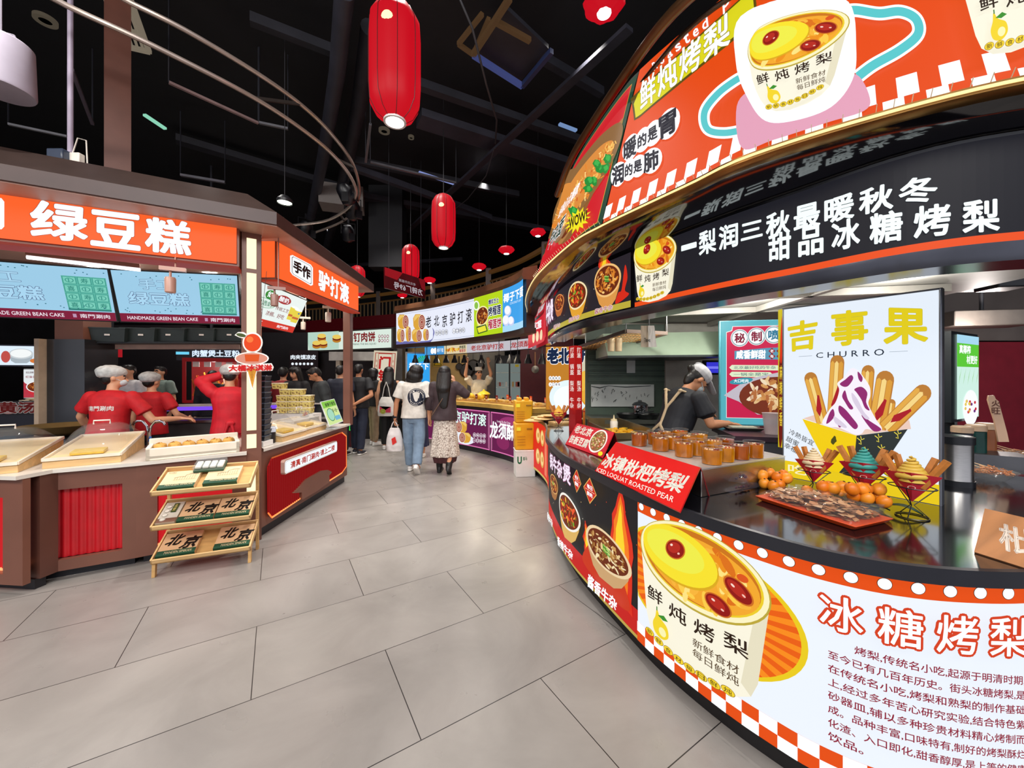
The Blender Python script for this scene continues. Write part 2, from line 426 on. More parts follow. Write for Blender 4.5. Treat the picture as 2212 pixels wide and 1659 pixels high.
def pearcup(g, F, em=1.0, text=True, seed=3, detail=1):
    """paper cup of roasted pear; the unit frame's top 55% is the opening seen at a slant"""
    e = lambda h: E(h, em); rnd = random.Random(seed)
    g.poly(F, [(.0, .66), (.06, .2), (.10, .10), (.2, .035), (.38, .0), (.62, .0), (.8, .035), (.9, .10), (.94, .2), (1., .66)], e('F6F1DC'))
    g.poly(F, [(.84, .15), (.9, .10), (.94, .2), (1., .66), (.92, .6)], e('E3DCC0'))
    g.ell(F, .5, .72, .515, .29, e('B9A43A'), n=48); g.ell(F, .5, .725, .505, .28, e('F7EFC0'), n=48); g.ell(F, .5, .73, .475, .255, e('E9C928'), n=48)
    g.ell(F, .5, .73, .46, .243, e('C8741C'), n=48); g.ell(F, .52, .715, .435, .22, e('EFA62E'), n=40)
    L = g.l; g.l += 10
    for i in range(int(34*detail)):
        a = rnd.uniform(-2.6, 1.2); r = rnd.uniform(.5, .98); x, y = .5+.42*r*math.cos(a), .72+.22*r*math.sin(a)
        w = rnd.uniform(.03, .075); g.ell(F, x, y, w, w*.45, e(rnd.choice(['F7C948', 'E88E1C', 'F3B23A', 'D9701A', 'FADF80'])), rnd.uniform(0, 3.1), 12, L+i % 8)
    g.ell(F, .37, .755, .335, .195, e('D8A81E'), n=40); g.ell(F, .365, .765, .33, .19, e('F3DE2E'), n=40); g.ell(F, .34, .785, .26, .13, e('EBE94A'), n=36)
    if detail > .6:
        for i in range(60):
            a = rnd.uniform(0, 6.28); r = math.sqrt(rnd.random())*.85; g.ell(F, .36+.31*r*math.cos(a), .765+.17*r*math.sin(a), .012, .003, e('D9C92C'), rnd.uniform(0, 3), 6, L+9)
    g.l += 1
    def date(x, y, a, b, r):
        g.ell(F, x, y, a*1.12, b*1.14, e('C86A20'), r); g.ell(F, x, y, a, b, e('8E1712'), r); g.ell(F, x-a*.1, y+b*.15, a*.72, b*.6, e('B32A1E'), r)
        g.ell(F, x-a*.35, y+b*.35, a*.16, b*.14, e('F6D6C8'), r, 10); g.ell(F, x+a*.4, y-b*.3, a*.14, b*.12, e('F3C0B0'), r, 10)
    date(.36, .8, .085, .06, .5); date(.83, .72, .09, .055, -.5); date(.7, .57, .085, .055, -.2); g.ell(F, .86, .81, .035, .024, e('D9541C'))
    if text:
        for i, ch in enumerate('鲜炖烤梨'): g.txt(F, ch, .10+i*.215, .30-.0*i+(.03 if i in (0, 3) else 0), .25+i*.215, .405+(.03 if i in (0, 3) else 0), e('2E1E14'), .012)
        g.txt(F, '新鲜食材', .52, .205, .84, .262, e('5A4630'), .006); g.txt(F, '每日鲜炖', .52, .135, .84, .192, e('5A4630'), .006)
        blob(g, F, [(.2, .29), (.235, .24), (.3, .2), (.31, .13), (.25, .09), (.18, .11), (.16, .17), (.185, .23)], e('EFD22C'))
        g.ell(F, .255, .145, .035, .032, e('F6F0B0')); g.poly(F, [(.21, .25), (.27, .275), (.31, .25), (.26, .235)], e('3C8E2E')); g.box(F, .197, .28, .207, .31, e('3C7A2E'))
        for i, ch in enumerate('新鲜食材每日鲜炖'):
            x = .13+i*.093; y = .075-.045*math.sin(math.pi*(i+.5)/8)+.012; g.ell(F, x, y, .046, .026, e('8A6A18'), n=16, l=g.l); g.ell(F, x, y, .042, .023, e('F0D030'), n=16, l=g.l+1); g.l += 2
            g.txt(F, ch, x-.026, y-.016, x+.026, y+.016, e('4A3408'), .004)
    g.l += 1
def burst(g, F, mat, n=14, r0=.72, cx=.5, cy=.5, seed=0):
    rnd = random.Random(seed); P = []
    for i in range(2*n):
        r = (.5 if i % 2 == 0 else .5*r0)*(rnd.uniform(.85, 1) if seed else 1); a = math.pi*i/n; P.append((cx+r*math.cos(a), cy+r*math.sin(a)))
    g.poly(F, P, mat)
def roll(g, F, em=1):
    """pastry roll with a spiral end"""
    e = lambda h: E(h, em)
    g.poly(F, [(.05, .3), (.02, .75), (.2, .97), (.55, .98), (.72, .9), (.72, .12), (.5, .02), (.2, .08)], e('D9A23C'))
    g.poly(F, [(.1, .55), (.08, .78), (.24, .93), (.52, .95), (.6, .85), (.4, .8)], e('E9C46A'))
    g.ell(F, .72, .5, .27, .46, e('F3E3C8')); g.ell(F, .72, .5, .245, .42, e('8E2A22'))
    for k in range(3): g.ring(F, .72, .5, .2-.06*k, .34-.1*k, .022, e('EBC8B0'), 20)
def checker(g, F, nx, c1, rows=2, y0=0, y1=1):
    h = (y1-y0)/rows
    for i in range(nx):
        for r in range(rows):
            if (i+r) % 2: g.box(F, i/nx, y0+r*h, (i+1)/nx, y0+(r+1)*h, c1, g.l)
    g.l += 1
def frame_text(g, quad, t, mat, bold=.02, out=None, ob=.05): g.txt(g.quad(*quad), t, 0, 0, 1, 1, mat, bold, out, ob)
def ordn(i): return ['first', 'second', 'third', 'fourth', 'fifth', 'sixth', 'seventh', 'eighth', 'ninth', 'tenth', 'eleventh', 'twelfth', 'thirteenth', 'fourteenth', 'fifteenth', 'sixteenth'][i]
# ================= the hall =================
UA = math.radians(90-58.1)
def floor_mat():
    m = bpy.data.materials.new('floor_tiles'); m.use_nodes = True; nt = m.node_tree; L = nt.links.new; N = nt.nodes.new
    b = nt.nodes['Principled BSDF']; tc = N('ShaderNodeTexCoord'); mp = N('ShaderNodeMapping'); L(tc.outputs['Object'], mp.inputs[0])
    mp.inputs['Location'].default_value = (.10, -.303, 0)
    br = N('ShaderNodeTexBrick'); L(mp.outputs[0], br.inputs['Vector']); br.offset = .5; br.offset_frequency = 2; br.squash = 1
    for k, v in (('Scale', 1), ('Mortar Size', .0022), ('Mortar Smooth', .1), ('Bias', 0), ('Brick Width', 1.2), ('Row Height', .6)): br.inputs[k].default_value = v
    br.inputs['Color1'].default_value = (*rgb('9A9590'), 1); br.inputs['Color2'].default_value = (*rgb('928D89'), 1); br.inputs['Mortar'].default_value = (*rgb('2E2A2A'), 1)
    n = N('ShaderNodeTexNoise'); n.inputs['Scale'].default_value = 1.7; n.inputs['Detail'].default_value = 8; n.inputs['Roughness'].default_value = .62; n.inputs['Distortion'].default_value = .6
    L(mp.outputs[0], n.inputs['Vector']); r = N('ShaderNodeValToRGB'); r.color_ramp.elements[0].position = .3; r.color_ramp.elements[1].position = .68
    r.color_ramp.elements[0].color = (.78, .77, .76, 1); r.color_ramp.elements[1].color = (1.06, 1.05, 1.04, 1); L(n.outputs['Fac'], r.inputs[0])
    mx = N('ShaderNodeMix'); mx.data_type = 'RGBA'; mx.blend_type = 'MULTIPLY'; mx.inputs[0].default_value = 1; L(br.outputs['Color'], mx.inputs[6]); L(r.outputs[0], mx.inputs[7])
    v = N('ShaderNodeTexVoronoi'); v.inputs['Scale'].default_value = 1.1; L(mp.outputs[0], v.inputs['Vector']); r2 = N('ShaderNodeValToRGB')
    r2.color_ramp.elements[0].color = (.12, .1, .1, 1); r2.color_ramp.elements[1].color = (1, 1, 1, 1); r2.color_ramp.elements[0].position = .003; r2.color_ramp.elements[1].position = .009
    L(v.outputs['Distance'], r2.inputs[0]); m2 = N('ShaderNodeMix'); m2.data_type = 'RGBA'; m2.blend_type = 'MULTIPLY'; m2.inputs[0].default_value = .8
    L(mx.outputs[2], m2.inputs[6]); L(r2.outputs[0], m2.inputs[7]); L(m2.outputs[2], b.inputs['Base Color'])
    n2 = N('ShaderNodeTexNoise'); n2.inputs['Scale'].default_value = 5; n2.inputs['Detail'].default_value = 6; L(mp.outputs[0], n2.inputs['Vector'])
    mr = N('ShaderNodeMapRange'); mr.inputs[3].default_value = .2; mr.inputs[4].default_value = .42; L(n2.outputs['Fac'], mr.inputs[0]); L(mr.outputs[0], b.inputs['Roughness'])
    bp = N('ShaderNodeBump'); bp.inputs['Strength'].default_value = .25; bp.inputs['Distance'].default_value = .002; L(br.outputs['Fac'], bp.inputs['Height']); bp.invert = True; L(bp.outputs[0], b.inputs['Normal'])
    return m
mb = MB(); mb.box((0, 6, -.05), (34, 34, .1), floor_mat())
o = mb.mesh('floor'); o.transform(Matrix.Rotation(-UA, 4, 'Z')); o = finish('floor', o, loc=(0, 0, 0)); o.rotation_euler.z = UA; tag(o, 'grey stone tile floor with thin dark joints', kind='structure')
BLK = M('0B0B10', .75, nz=.35, sc=2); BLK2 = M('15151B', .6, nz=.4, sc=3); BLK3 = M('26262E', .55, nz=.3, sc=3)
mb = MB(); mb.box((0, 9, 6.1), (26, 22, .1), BLK); tag(mb.build('ceiling', loc=(0, 0, 0)), 'black painted hall ceiling', kind='structure')
mb = MB(); mb.box((0, 19.5, 3), (26, .2, 6.2), BLK); tag(mb.build('wall_back'), 'black far wall', kind='structure')
mb = MB(); mb.box((-12.5, 9, 3), (.2, 22, 6.2), BLK2); tag(mb.build('wall_left'), 'dark left wall', kind='structure')
mb = MB(); mb.box((9.5, 9, 3), (.2, 22, 6.2), M('241418', .7)); tag(mb.build('wall_right'), 'dark right wall', kind='structure')
# ================= left kiosk =================
WD = M('744A3B', .42, nz=.1, sc=3); WD2 = M('5A382E', .4, nz=.12, sc=3); TOPW = M('D8D2C8', .25, nz=.04); PINE = M('D9B27A', .5, nz=.14, sc=4, str_=(1, 8, 8)); PINE2 = M('C99E62', .5, nz=.15, sc=4, str_=(1, 8, 8))
REDR = M('C21822', .35, nz=.1); REDL = M('E0242A', .35, em=.75); CREAM = E('FFF0C4', 1.25); WHT = M('E8E6E2', .4, nz=.04); CHROME = M('D0D2D6', .12, 1, nz=.03)  # REDL: light of the strips on the ribs put into the red as glow
def FR(a, b, z=0):
    e = V((b[0]-a[0], b[1]-a[1], 0)).normalized(); n = V((-e.y, e.x, 0))
    return Matrix(((e.x, n.x, 0, a[0]), (e.y, n.y, 0, a[1]), (0, 0, 1, z), (0, 0, 0, 1)))
def dist(a, b): return math.hypot(b[0]-a[0], b[1]-a[1])
kc, kb, ka = (-2.36, 3.36), (-2.925, 2.945), (-3.42, 2.664)
def ribs(mb, X, x0, x1, z0, z1, y, mat, n, r=.012):
    w = (x1-x0)/n; vs = []; k = 6
    for i in range(n*k+1):
        x = x0+(x1-x0)*i/(n*k); yy = y-r*abs(math.sin(math.pi*i/k)); vs += [(x, yy, z0), (x, yy, z1)]
    mb.add(vs, [(2*i, 2*i+2, 2*i+3, 2*i+1) for i in range(n*k)], mat, X)
def cabinet(name, label, a, b, x0, x1, z0, z1, mat, lit, dp=.5):
    X = FR(a, b); L = dist(a, b); t = T(name, label, 'cabinet', (a[0], a[1], 0))
    mb = MB(); mb.box((x0/2, .02, .43), (x0, .04, .72), WD, X=X); mb.box(((x1+L)/2, .02, .43), (L-x1, .04, .72), WD, X=X)
    mb.box(((x0+x1)/2, .02, (z0+.07)/2), (x1-x0, .04, z0-.07), WD, X=X); mb.box(((x0+x1)/2, .02, (z1+.79)/2), (x1-x0, .04, .79-z1), WD, X=X); mb.build('front_frame', t, True)
    mb = MB(); mb.box((L/2, .09+dp/2, .43), (L-.01, dp, .72), WD2, X=X); mb.build('carcass', t, True)
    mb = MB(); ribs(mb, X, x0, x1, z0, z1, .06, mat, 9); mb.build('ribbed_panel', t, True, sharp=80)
    mb = MB(); mb.box((L/2, .06+dp/2, .035), (L-.06, dp-.04, .07), M('1C1C22', .5), X=X); mb.build('toe_kick', t, True)
    if lit: mb = MB(); mb.box(((x0+x1)/2, .05, z0+.008), (x1-x0, .02, .012), E('FF8A5A', 2.2), X=X); mb.build('light_strip', t, True)
    return t
cabinet('kiosk_cabinet', 'brown counter cabinet with a unlit red ribbed inset, left of the box rack', ka, kb, .10, .49, .15, .66, REDR, False)
cabinet('kiosk_cabinet', 'brown counter cabinet with a lit red ribbed panel, behind the box rack', kb, kc, .12, .60, .12, .68, REDL, True, .28)
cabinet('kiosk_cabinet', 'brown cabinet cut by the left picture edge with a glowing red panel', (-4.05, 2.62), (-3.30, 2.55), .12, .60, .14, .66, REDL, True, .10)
t = T('kiosk_countertop', 'pale countertop of the left kiosk under the clear domes and bun box', 'countertop', (-2.9, 3.2, .79))
mb = MB(); mb.prism([(-4.2, 2.6), (-3.30, 2.515), (-3.28, 2.70), (-2.91, 2.915), (-2.34, 3.335), (-2.75, 3.95), (-3.9, 3.25), (-4.5, 3.1)], .791, .817, TOPW); fixn(mb.build('front_slab', t, True))
mb = MB(); mb.prism([(-2.285, 3.48), (-2.29, 5.36), (-2.95, 5.4), (-2.95, 3.95), (-2.72, 3.95)], .791, .817, TOPW); fixn(mb.build('side_slab', t, True))
# ---- right-hand cabinet with the lit gate panel
ra_, rb_ = (-2.283, 3.43), (-2.318, 5.36); X = FR(ra_, rb_); L = dist(ra_, rb_); SR = upright(ra_, rb_, 0)
t = T('gate_cabinet', 'brown kiosk side counter with red ribbed panel, gate silhouette and white lit plaque', 'cabinet', (-2.3, 4.4, 0))
mb = MB(); mb.box((L/2, .32, .44), (L, .6, .70), WD, X=X); mb.build('carcass', t, True)
mb = MB(); mb.box((L/2, .3, .045), (L-.04, .5, .09), M('1C1A20', .5), X=X); mb.build('toe_kick', t, True)
c8 = lambda pts: [SR.inv(280+x/4.254, 920+y/4.254) for x, y in pts]
oct_ = c8([(1262, 380), (1300, 295), (1945, 60), (1985, 95), (1987, 372), (1945, 432), (1300, 842), (1265, 800)])
def plate(mb, pts, S, o0, o1, mat):
    n = len(pts); mb.add([S.p(p[0], p[1], o1) for p in pts]+[S.p(p[0], p[1], o0) for p in pts], [tuple(range(n)), tuple(range(2*n-1, n-1, -1))]+[(i, n+i, n+(i+1) % n, (i+1) % n) for i in range(n)], mat)
g = G(SR, .0008); g.poly(lambda u, v: V((u, v)), [(p.x, p.y) for p in oct_], M('B81A1E', .35)); g.build('red_inset', t)
mb = MB(); xs = sorted(p.x for p in oct_)
def span(x):
    ys = []
    for i in range(8):
        p, q = oct_[i], oct_[(i+1) % 8]
        if (p.x-x)*(q.x-x) < 0: ys.append(p.y+(q.y-p.y)*(x-p.x)/(q.x-p.x))
    return (min(ys), max(ys)) if len(ys) > 1 else None
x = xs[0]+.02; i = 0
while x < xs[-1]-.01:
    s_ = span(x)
    if s_: a = SR.p(x, s_[0]+.012, .004); b = SR.p(x, s_[1]-.012, .004); mb.tube([a, b], .011, M('CE1E22', .3, em=.35), 6)  # strip light falling on the ribs put into their red as glow
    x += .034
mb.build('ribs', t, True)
mb = MB()
edge = [oct_[i] for i in (1, 2, 3, 4, 5)]
for i in range(4): mb.bar(SR.p(edge[i].x, edge[i].y, .008), SR.p(edge[i+1].x, edge[i+1].y, .008), .006, .012, E('FF7A3A', 1.6 if i > 0 else .5))
mb.bar(SR.p(oct_[6].x, oct_[6].y, .008), SR.p(oct_[7].x, oct_[7].y, .008), .006, .012, E('FF7A3A', 1.3)); q = c8([(1300, 842), (1560, 668)])
mb.bar(SR.p(q[0].x, q[0].y, .008), SR.p(q[1].x, q[1].y, .008), .006, .014, E('FF8A4A', 1.8)); q = c8([(1820, 510), (1945, 432)]); mb.bar(SR.p(q[0].x, q[0].y, .008), SR.p(q[1].x, q[1].y, .008), .006, .014, E('FF8A4A', 1.8)); mb.build('light_strip', t, True)
mb = MB(); sil = c8([(1560, 680), (1558, 612), (1482, 618), (1540, 560), (1600, 492), (1740, 412), (1800, 405), (1838, 425), (1812, 458), (1816, 515), (1700, 600)]); plate(mb, [(p.x, p.y) for p in sil], SR, .002, .03, WD); fixn(mb.build('gate_silhouette', t, True))
pq = [SR.inv(*p) for p in ((603, 997), (720, 952), (720.5, 973), (603, 1027))]; x0, x1 = pq[0].x, pq[1].x; z0, z1 = (pq[3].y+pq[2].y)/2-.005, (pq[0].y+pq[1].y)/2+.005
mb = MB(); oc = lambda x0, z0, x1, z1, c: [(x0+c, z0), (x1-c, z0), (x1, z0+c), (x1, z1-c), (x1-c, z1), (x0+c, z1), (x0, z1-c), (x0, z0+c)]
plate(mb, oc(x0, z0, x1, z1, .02), SR, .01, .05, M('B89A8C', .4)); o = fixn(mb.build('plaque', t, True))
g = G(SR, .0005); g.l = 104; g.poly(I, oc(x0+.008, z0+.008, x1-.008, z1-.008, .018), E('EEF4F8', 1.05)); g.poly(I, oc(x0+.02, z0+.016, x1-.02, z1-.016, .014), E('8A5A50')); g.poly(I, oc(x0+.022, z0+.018, x1-.022, z1-.018, .013), E('EEF4F8', 1.05))
g.txt(g.rect(x0, z0, x1, z1), '清真·南门涮肉·请上二楼', .09, .26, .93, .74, E('B0322A'), .03); finish('plaque_lettering', g.mesh('p'), t, True, sharp=None)
# ---- corner light post and end post
t = T('light_post', 'brown corner post with cream light strips, between the front and side signs', 'post', (-2.36, 3.43, 0)); X = Matrix.Translation((-2.355, 3.42, 0)) @ Matrix.Rotation(.603, 4, 'Z')
mb = MB(); mb.box((0, .03, 1.39), (.15, .12, 2.78), WD, X=X); mb.build('column', t, True, bevel=.004)
for a, b in ((2.45, 2.72), (1.0, 2.41), (.84, .965), (.40, .72)): mb = MB(); mb.box((.0, -.03, (a+b)/2), (.072, .012, b-a), CREAM, X=X); mb.build('light_strip', t, True)
mb = MB(); mb.box((-2.35, 5.42, 1.6), (.10, .10, 1.62), WD); mb.solo('end_post', 'plain brown square post at the far end of the kiosk side sign', 'post', bevel=.004)
# ---- canopy
t = T('kiosk_canopy', 'brown flat canopy with angled corner over the left kiosk', 'canopy', (-3.6, 4, 2.78))
P = [(-5.6, 1.27), (-2.01, 3.23), (-2.10, 5.75), (-5.2, 6.3), (-8, 3.4)]; SOF = M('B08474', .5, nz=.05)
mb = MB(); mb.prism(P, 2.78, 2.885, M('3A2420', .45, nz=.1)); fixn(mb.build('fascia', t, True)); mb = MB(); mb.prism([(p[0]*.995-.02, p[1]+.02) for p in P], 2.770, 2.782, SOF); fixn(mb.build('soffit', t, True))
Q = [(-5.8, 1.42), (-2.33, 3.33), (-2.36, 5.6), (-5.2, 6.1), (-7.8, 3.5)]; mb = MB(); n = 5
mb.add([(p[0], p[1], 2.885) for p in P]+[(p[0], p[1], 3.09) for p in Q], [(0, 1, 6, 5), (1, 2, 7, 6), (2, 3, 8, 7), (3, 4, 9, 8), (4, 0, 5, 9), (5, 6, 7, 8, 9)], M('352824', .35)); fixn(mb.build('sloped_top', t, True))
for x, y in ((-2.9, 3.6), (-3.7, 3.3), (-3.1, 4.6), (-4.4, 3.9), (-2.75, 5.0), (-5.6, 5.5), (-3.4, 5.75)): point((x, y, 2.55), 9, (1, .93, .82), .05)  # rearmost points are added, without a lamp, to brighten the far customers
# ---- main orange sign
ORS = E('F8622A', 1.05); sa, sb = (-4.85, 2.07), (-2.389, 3.282); X = FR(sa, sb); L = dist(sa, sb)
t = T('front_sign', 'long orange lit sign with three large white characters under the canopy edge', 'sign', (-3.6, 2.7, 2.44))
mb = MB(); mb.box((L/2, .09, 2.625), (L+.03, .16, .37), WD, X=X); mb.build('housing', t, True)
mb = MB(); mb.box((L/2, .07, 2.425), (L+.03, .18, .02), M('B03A2A', .4, em=.5), X=X); mb.build('lower_trim', t, True)
S = upright(sa, sb, 2.46); g = G(S); g.l = 12
g.fill(g.rect(.0, .0, L, .335), ORS)
for ch, q in (('绿', ((70, 433), (187, 449), (187, 522), (70, 512))), ('豆', ((200, 455), (301, 468), (301, 540), (200, 528))), ('糕', ((317, 470), (411, 483), (411, 551), (317, 541)))):
    g.txt(g.quad(*q), ch, 0, 0, 1, 1, E('F4FAFF', 1.05), .034, E('A8381E'), .044)
Fb = g.quad((-150, 405), (11, 430), (11, 497), (-150, 480)); g.poly(Fb, [(.04, 0), (.96, 0), (1, .1), (1, .9), (.96, 1), (.04, 1), (0, .9), (0, .1)], E('F4FAFF', 1.05)); g.txt(Fb, '手工', .12, .12, .88, .88, E('3A1A14'), .03)
g.build('lit_face', t)
# ---- side sign
sa, sb = (-2.245, 3.60), (-2.198, 5.42); X = FR(sa, sb); L = dist(sa, sb)
t = T('side_sign', 'orange lit side sign with a white two-character badge and three white characters', 'sign', (-2.25, 4.5, 2.4))
mb = MB(); mb.box((L/2, .075, 2.60), (L, .14, .385), WD, X=X); mb.build('housing', t, True); mb = MB(); mb.box((L/2, .06, 2.395), (L+.02, .15, .02), M('C0402A', .4, em=.6), X=X); mb.build('lower_trim', t, True)
S = upright(sa, sb, 2.42); g = G(S); g.l = 6; g.fill(g.rect(.012, .005, L-.012, .36), ORS)
Qb = g.quad((626, 548), (675.5, 574), (675.5, 620), (626, 591)); g.poly(Qb, [(.1, 0), (.9, 0), (1, .1), (1, .9), (.9, 1), (.1, 1), (0, .9), (0, .1)], E('F4FAFF', 1.05)); g.poly(Qb, [(.13, .06), (.87, .06), (.93, .13), (.93, .87), (.87, .94), (.13, .94), (.07, .87), (.07, .13)], E('5A2A20')); g.poly(Qb, [(.145, .08), (.855, .08), (.91, .145), (.91, .855), (.855, .92), (.145, .92), (.09, .855), (.09, .145)], E('F4FAFF', 1.05))
g.txt(Qb, '手作', .14, .24, .86, .78, E('2A1614'), .05)
for ch, q in (('驴', ((688, 583), (710, 594), (710, 634), (688, 623))), ('打', ((713, 597), (731, 606), (731, 647), (713, 637))), ('滚', ((734, 608), (752, 617), (752, 657), (734, 648)))): g.txt(g.quad(*q), ch, 0, 0, 1, 1, E('F4FAFF', 1.05), .045, E('A8381E'), .058)
g.build('lit_face', t)
S = upright((-2.385, 3.598), (-2.25, 3.598), 2.42); g = G(S); g.l = 5; g.fill(g.rect(.0, .005, .13, .36), ORS); g.build('lit_end', t)
# ---- tilted menu screens
def screen(label, TL, TR, BL, art, name='menu_screen'):
    S = Flat(BL, TR-TL, TL-BL); w = (TR-TL).length; h = (TL-BL).length; t = T(name, label, 'screen', tuple((TR+BL)/2))
    mb = MB(); c = [S.p(-.012, -.012, -.002), S.p(w+.012, -.012, -.002), S.p(w+.012, h+.012, -.002), S.p(-.012, h+.012, -.002)]
    mb.hexa([p-S.n*.045 for p in c], c, M('15151A', .3)); fixn(mb.build('housing', t, True)); g = G(S); art(g, g.rect(0, 0, w, h)); g.build('display', t); return t
BLU = E('9CCBE6', 1.0); NAVY = E('3A3A6A')
def cakes(g, F, x0, y0, x1, y1):
    g.box(F, x0, y0-.03, x1, y1, E('2F7A72')); g.box(F, x0, y0, x1, y1, E('5CB5A4')); nx, ny = 3, 4
    for i in range(nx):
        for j in range(ny):
            a, b = x0+(x1-x0)*i/nx, y0+(y1-y0)*j/ny; w, h = (x1-x0)/nx, (y1-y0)/ny; l = g.l
            g.box(F, a+w*.04, b+h*.06, a+w*.96, b+h*.94, E('3E9488'), l); g.box(F, a+w*.1, b+h*.12, a+w*.9, b+h*.88, E('78CBB8'), l+1)
            if (j+i) % 2: g.ring(F, a+w*.5, b+h*.5, w*.3, h*.28, w*.07, E('3E9488'), 14, l+2); g.box(F, a+w*.42, b+h*.3, a+w*.5, b+h*.7, E('3E9488'), l+3)
            else: g.txt(F, '寿' if i else '喜', a+w*.25, b+h*.2, a+w*.75, b+h*.8, E('2E8478'), .01, l=l+2)
    g.l += 4
def bean(g, F, shift):
    g.fill(F, BLU); g.box(F, 0, 0, 1, .17, E('7E1E3A'))
    g.txt(F, '手工', shift, .66, shift+.26, .86, E('A8D4EE'), .02, NAVY, .04); g.txt(F, '绿豆糕', shift-.1, .36, shift+.38, .6, E('A8D4EE'), .03, NAVY, .05)
    cakes(g, F, .68, .22, .98, .84)
    for i in range(30): g.ell(F, random.uniform(.02, .98), random.choice([random.uniform(.2, .3), random.uniform(.88, .97)]), .006, .009, E('2E6A7A'), 0, 8, g.l)
    g.l += 1; g.txt(F, 'HANDMADE GREEN BEAN CAKE', .06, .05, .64, .12, E('F0E4EE'), .01); g.box(F, .7, .05, .725, .12, E('B890B0')); g.txt(F, '南門涮肉', .75, .045, .96, .125, E('F0E4EE'), .01)
z = lambda x, y, w: V((x, y, w))
TL, TR, BL = z(-3.53, 3.325, 2.42), z(-2.56, 3.52, 2.42), z(-3.657, 3.54, 2.0); screen('blue menu screen with green pressed cakes, right of the two at the front', TL, TR, BL, lambda g, F: bean(g, F, .2))
TR, d = z(-3.555, 3.32, 2.42), z(-.94, -.334, 0)*.99; TL = TR+d; BL = z(-3.69, 3.53, 2.0)+d; screen('blue menu screen with green cakes, cut by the left picture edge', TL, TR, BL, lambda g, F: bean(g, F, .15))
def yog(g, F):
    g.fill(F, E('EAF4F0')); g.box(F, 0, 0, 1, .18, E('D2382A')); g.txt(F, 'YOGURT', .06, .06, .3, .13, W, .01); g.txt(F, '南門涮肉', .6, .05, .85, .13, W, .01)
    g.ell(F, .25, .8, .1, .12, E('3E8A3A')); g.txt(F, '奶', .19, .74, .31, .88, W, .02); g.ell(F, .52, .8, .15, .11, E('A83A3A')); g.txt(F, '酸奶', .42, .74, .62, .87, W, .02)
    g.ell(F, .2, .58, .2, .12, E('3E9A6A')); g.ell(F, .2, .58, .19, .11, E('DFF0E6')); g.txt(F, '优选奶', .05, .52, .34, .64, E('2E7A5A'), .01); g.txt(F, '传统工艺', .42, .5, .7, .6, E('8A3A3A'), .01); g.txt(F, '厚重、浓稠、好吃', .06, .3, .66, .42, E('8A3A3A'), .01)
    for x, y in ((.72, .34), (.82, .3)):
        g.poly(F, [(x, y), (x+.15, y), (x+.17, y+.36), (x-.02, y+.36)], E('E6D24A')); g.box(F, x, y+.1, x+.15, y+.16, E('C8663A')); g.ell(F, x+.075, y+.37, .095, .03, E('F8FCFA')); g.ell(F, x+.11, y+.28, .02, .025, E('3A6AB0'))
screen('white and red yogurt menu screen under the side sign', z(-2.49, 3.746, 2.42), z(-2.537, 4.68, 2.42), z(-2.70, 3.80, 2.03), yog)
# ---- lamps under the canopy
a, b = at(58, 556, 2.95), at(303, 583, 3.3); b.z = a.z = (a.z+b.z)/2
t = T('tube_lamp', 'slim white fluorescent tube lamp hanging under the orange front sign', 'lamp', tuple((a+b)/2)); mb = MB(); mb.bar(a+V((0, 0, .03)), b+V((0, 0, .03)), .05, .035, M('8A6A60', .4)); mb.build('housing', t, True); mb = MB(); mb.tube([a, b], .014, E('FFF8FF', 3.0), 10); mb.build('tube', t, True)
def tracklamp(px, py, Y, label, col='C89A88', sc=1.0):
    c = at(px, py, Y); t = T('track_spotlight', label, 'spotlight', tuple(c)); mm = M(col, .35, nz=.03)
    mb = MB(); mb.lathe([(.028*sc, -.045*sc), (.034*sc, -.04*sc), (.036*sc, .06*sc), (.032*sc, .075*sc), (.0, .075*sc)], mm, n=20); mb.open_lathe([(.028*sc, -.045*sc), (.024*sc, -.02*sc)], mm, n=20); mb.build('head', t)
    mb = MB(); mb.lathe([(0, -.032*sc), (.027*sc, -.032*sc)], E('FFF6E8', 3.0), n=16); mb.build('lens', t)
    mb = MB(); mb.box((0, 0, .1*sc), (.012, .012, .06*sc), mm); mb.box((0.02, 0, .14*sc), (.16*sc, .03*sc, .03*sc), mm, rz=.5); mb.box((.04*sc, 0, (.14*sc+2.765-c.z)/2), (.008, .008, 2.765-c.z-.14*sc), mm); mb.build('bracket', t)
    spot(tuple(c-V((0, 0, .06*sc))), (c.x, c.y-.05, 0), 14, (1, .95, .88), 80, .02)
tracklamp(368, 620, 3.1, 'copper track spotlight in front of the right blue screen', sc=1.05); tracklamp(593, 652, 3.5, 'brown unlit track spotlight in front of the yogurt screen', '9A7268', .9)
tracklamp(709, 688, 5.0, 'white track spotlight beside the end post', 'D8D0C4', 1.05); tracklamp(655, 706, 5.3, 'white track spotlight right of the yogurt screen', 'D8D0C4', .9)
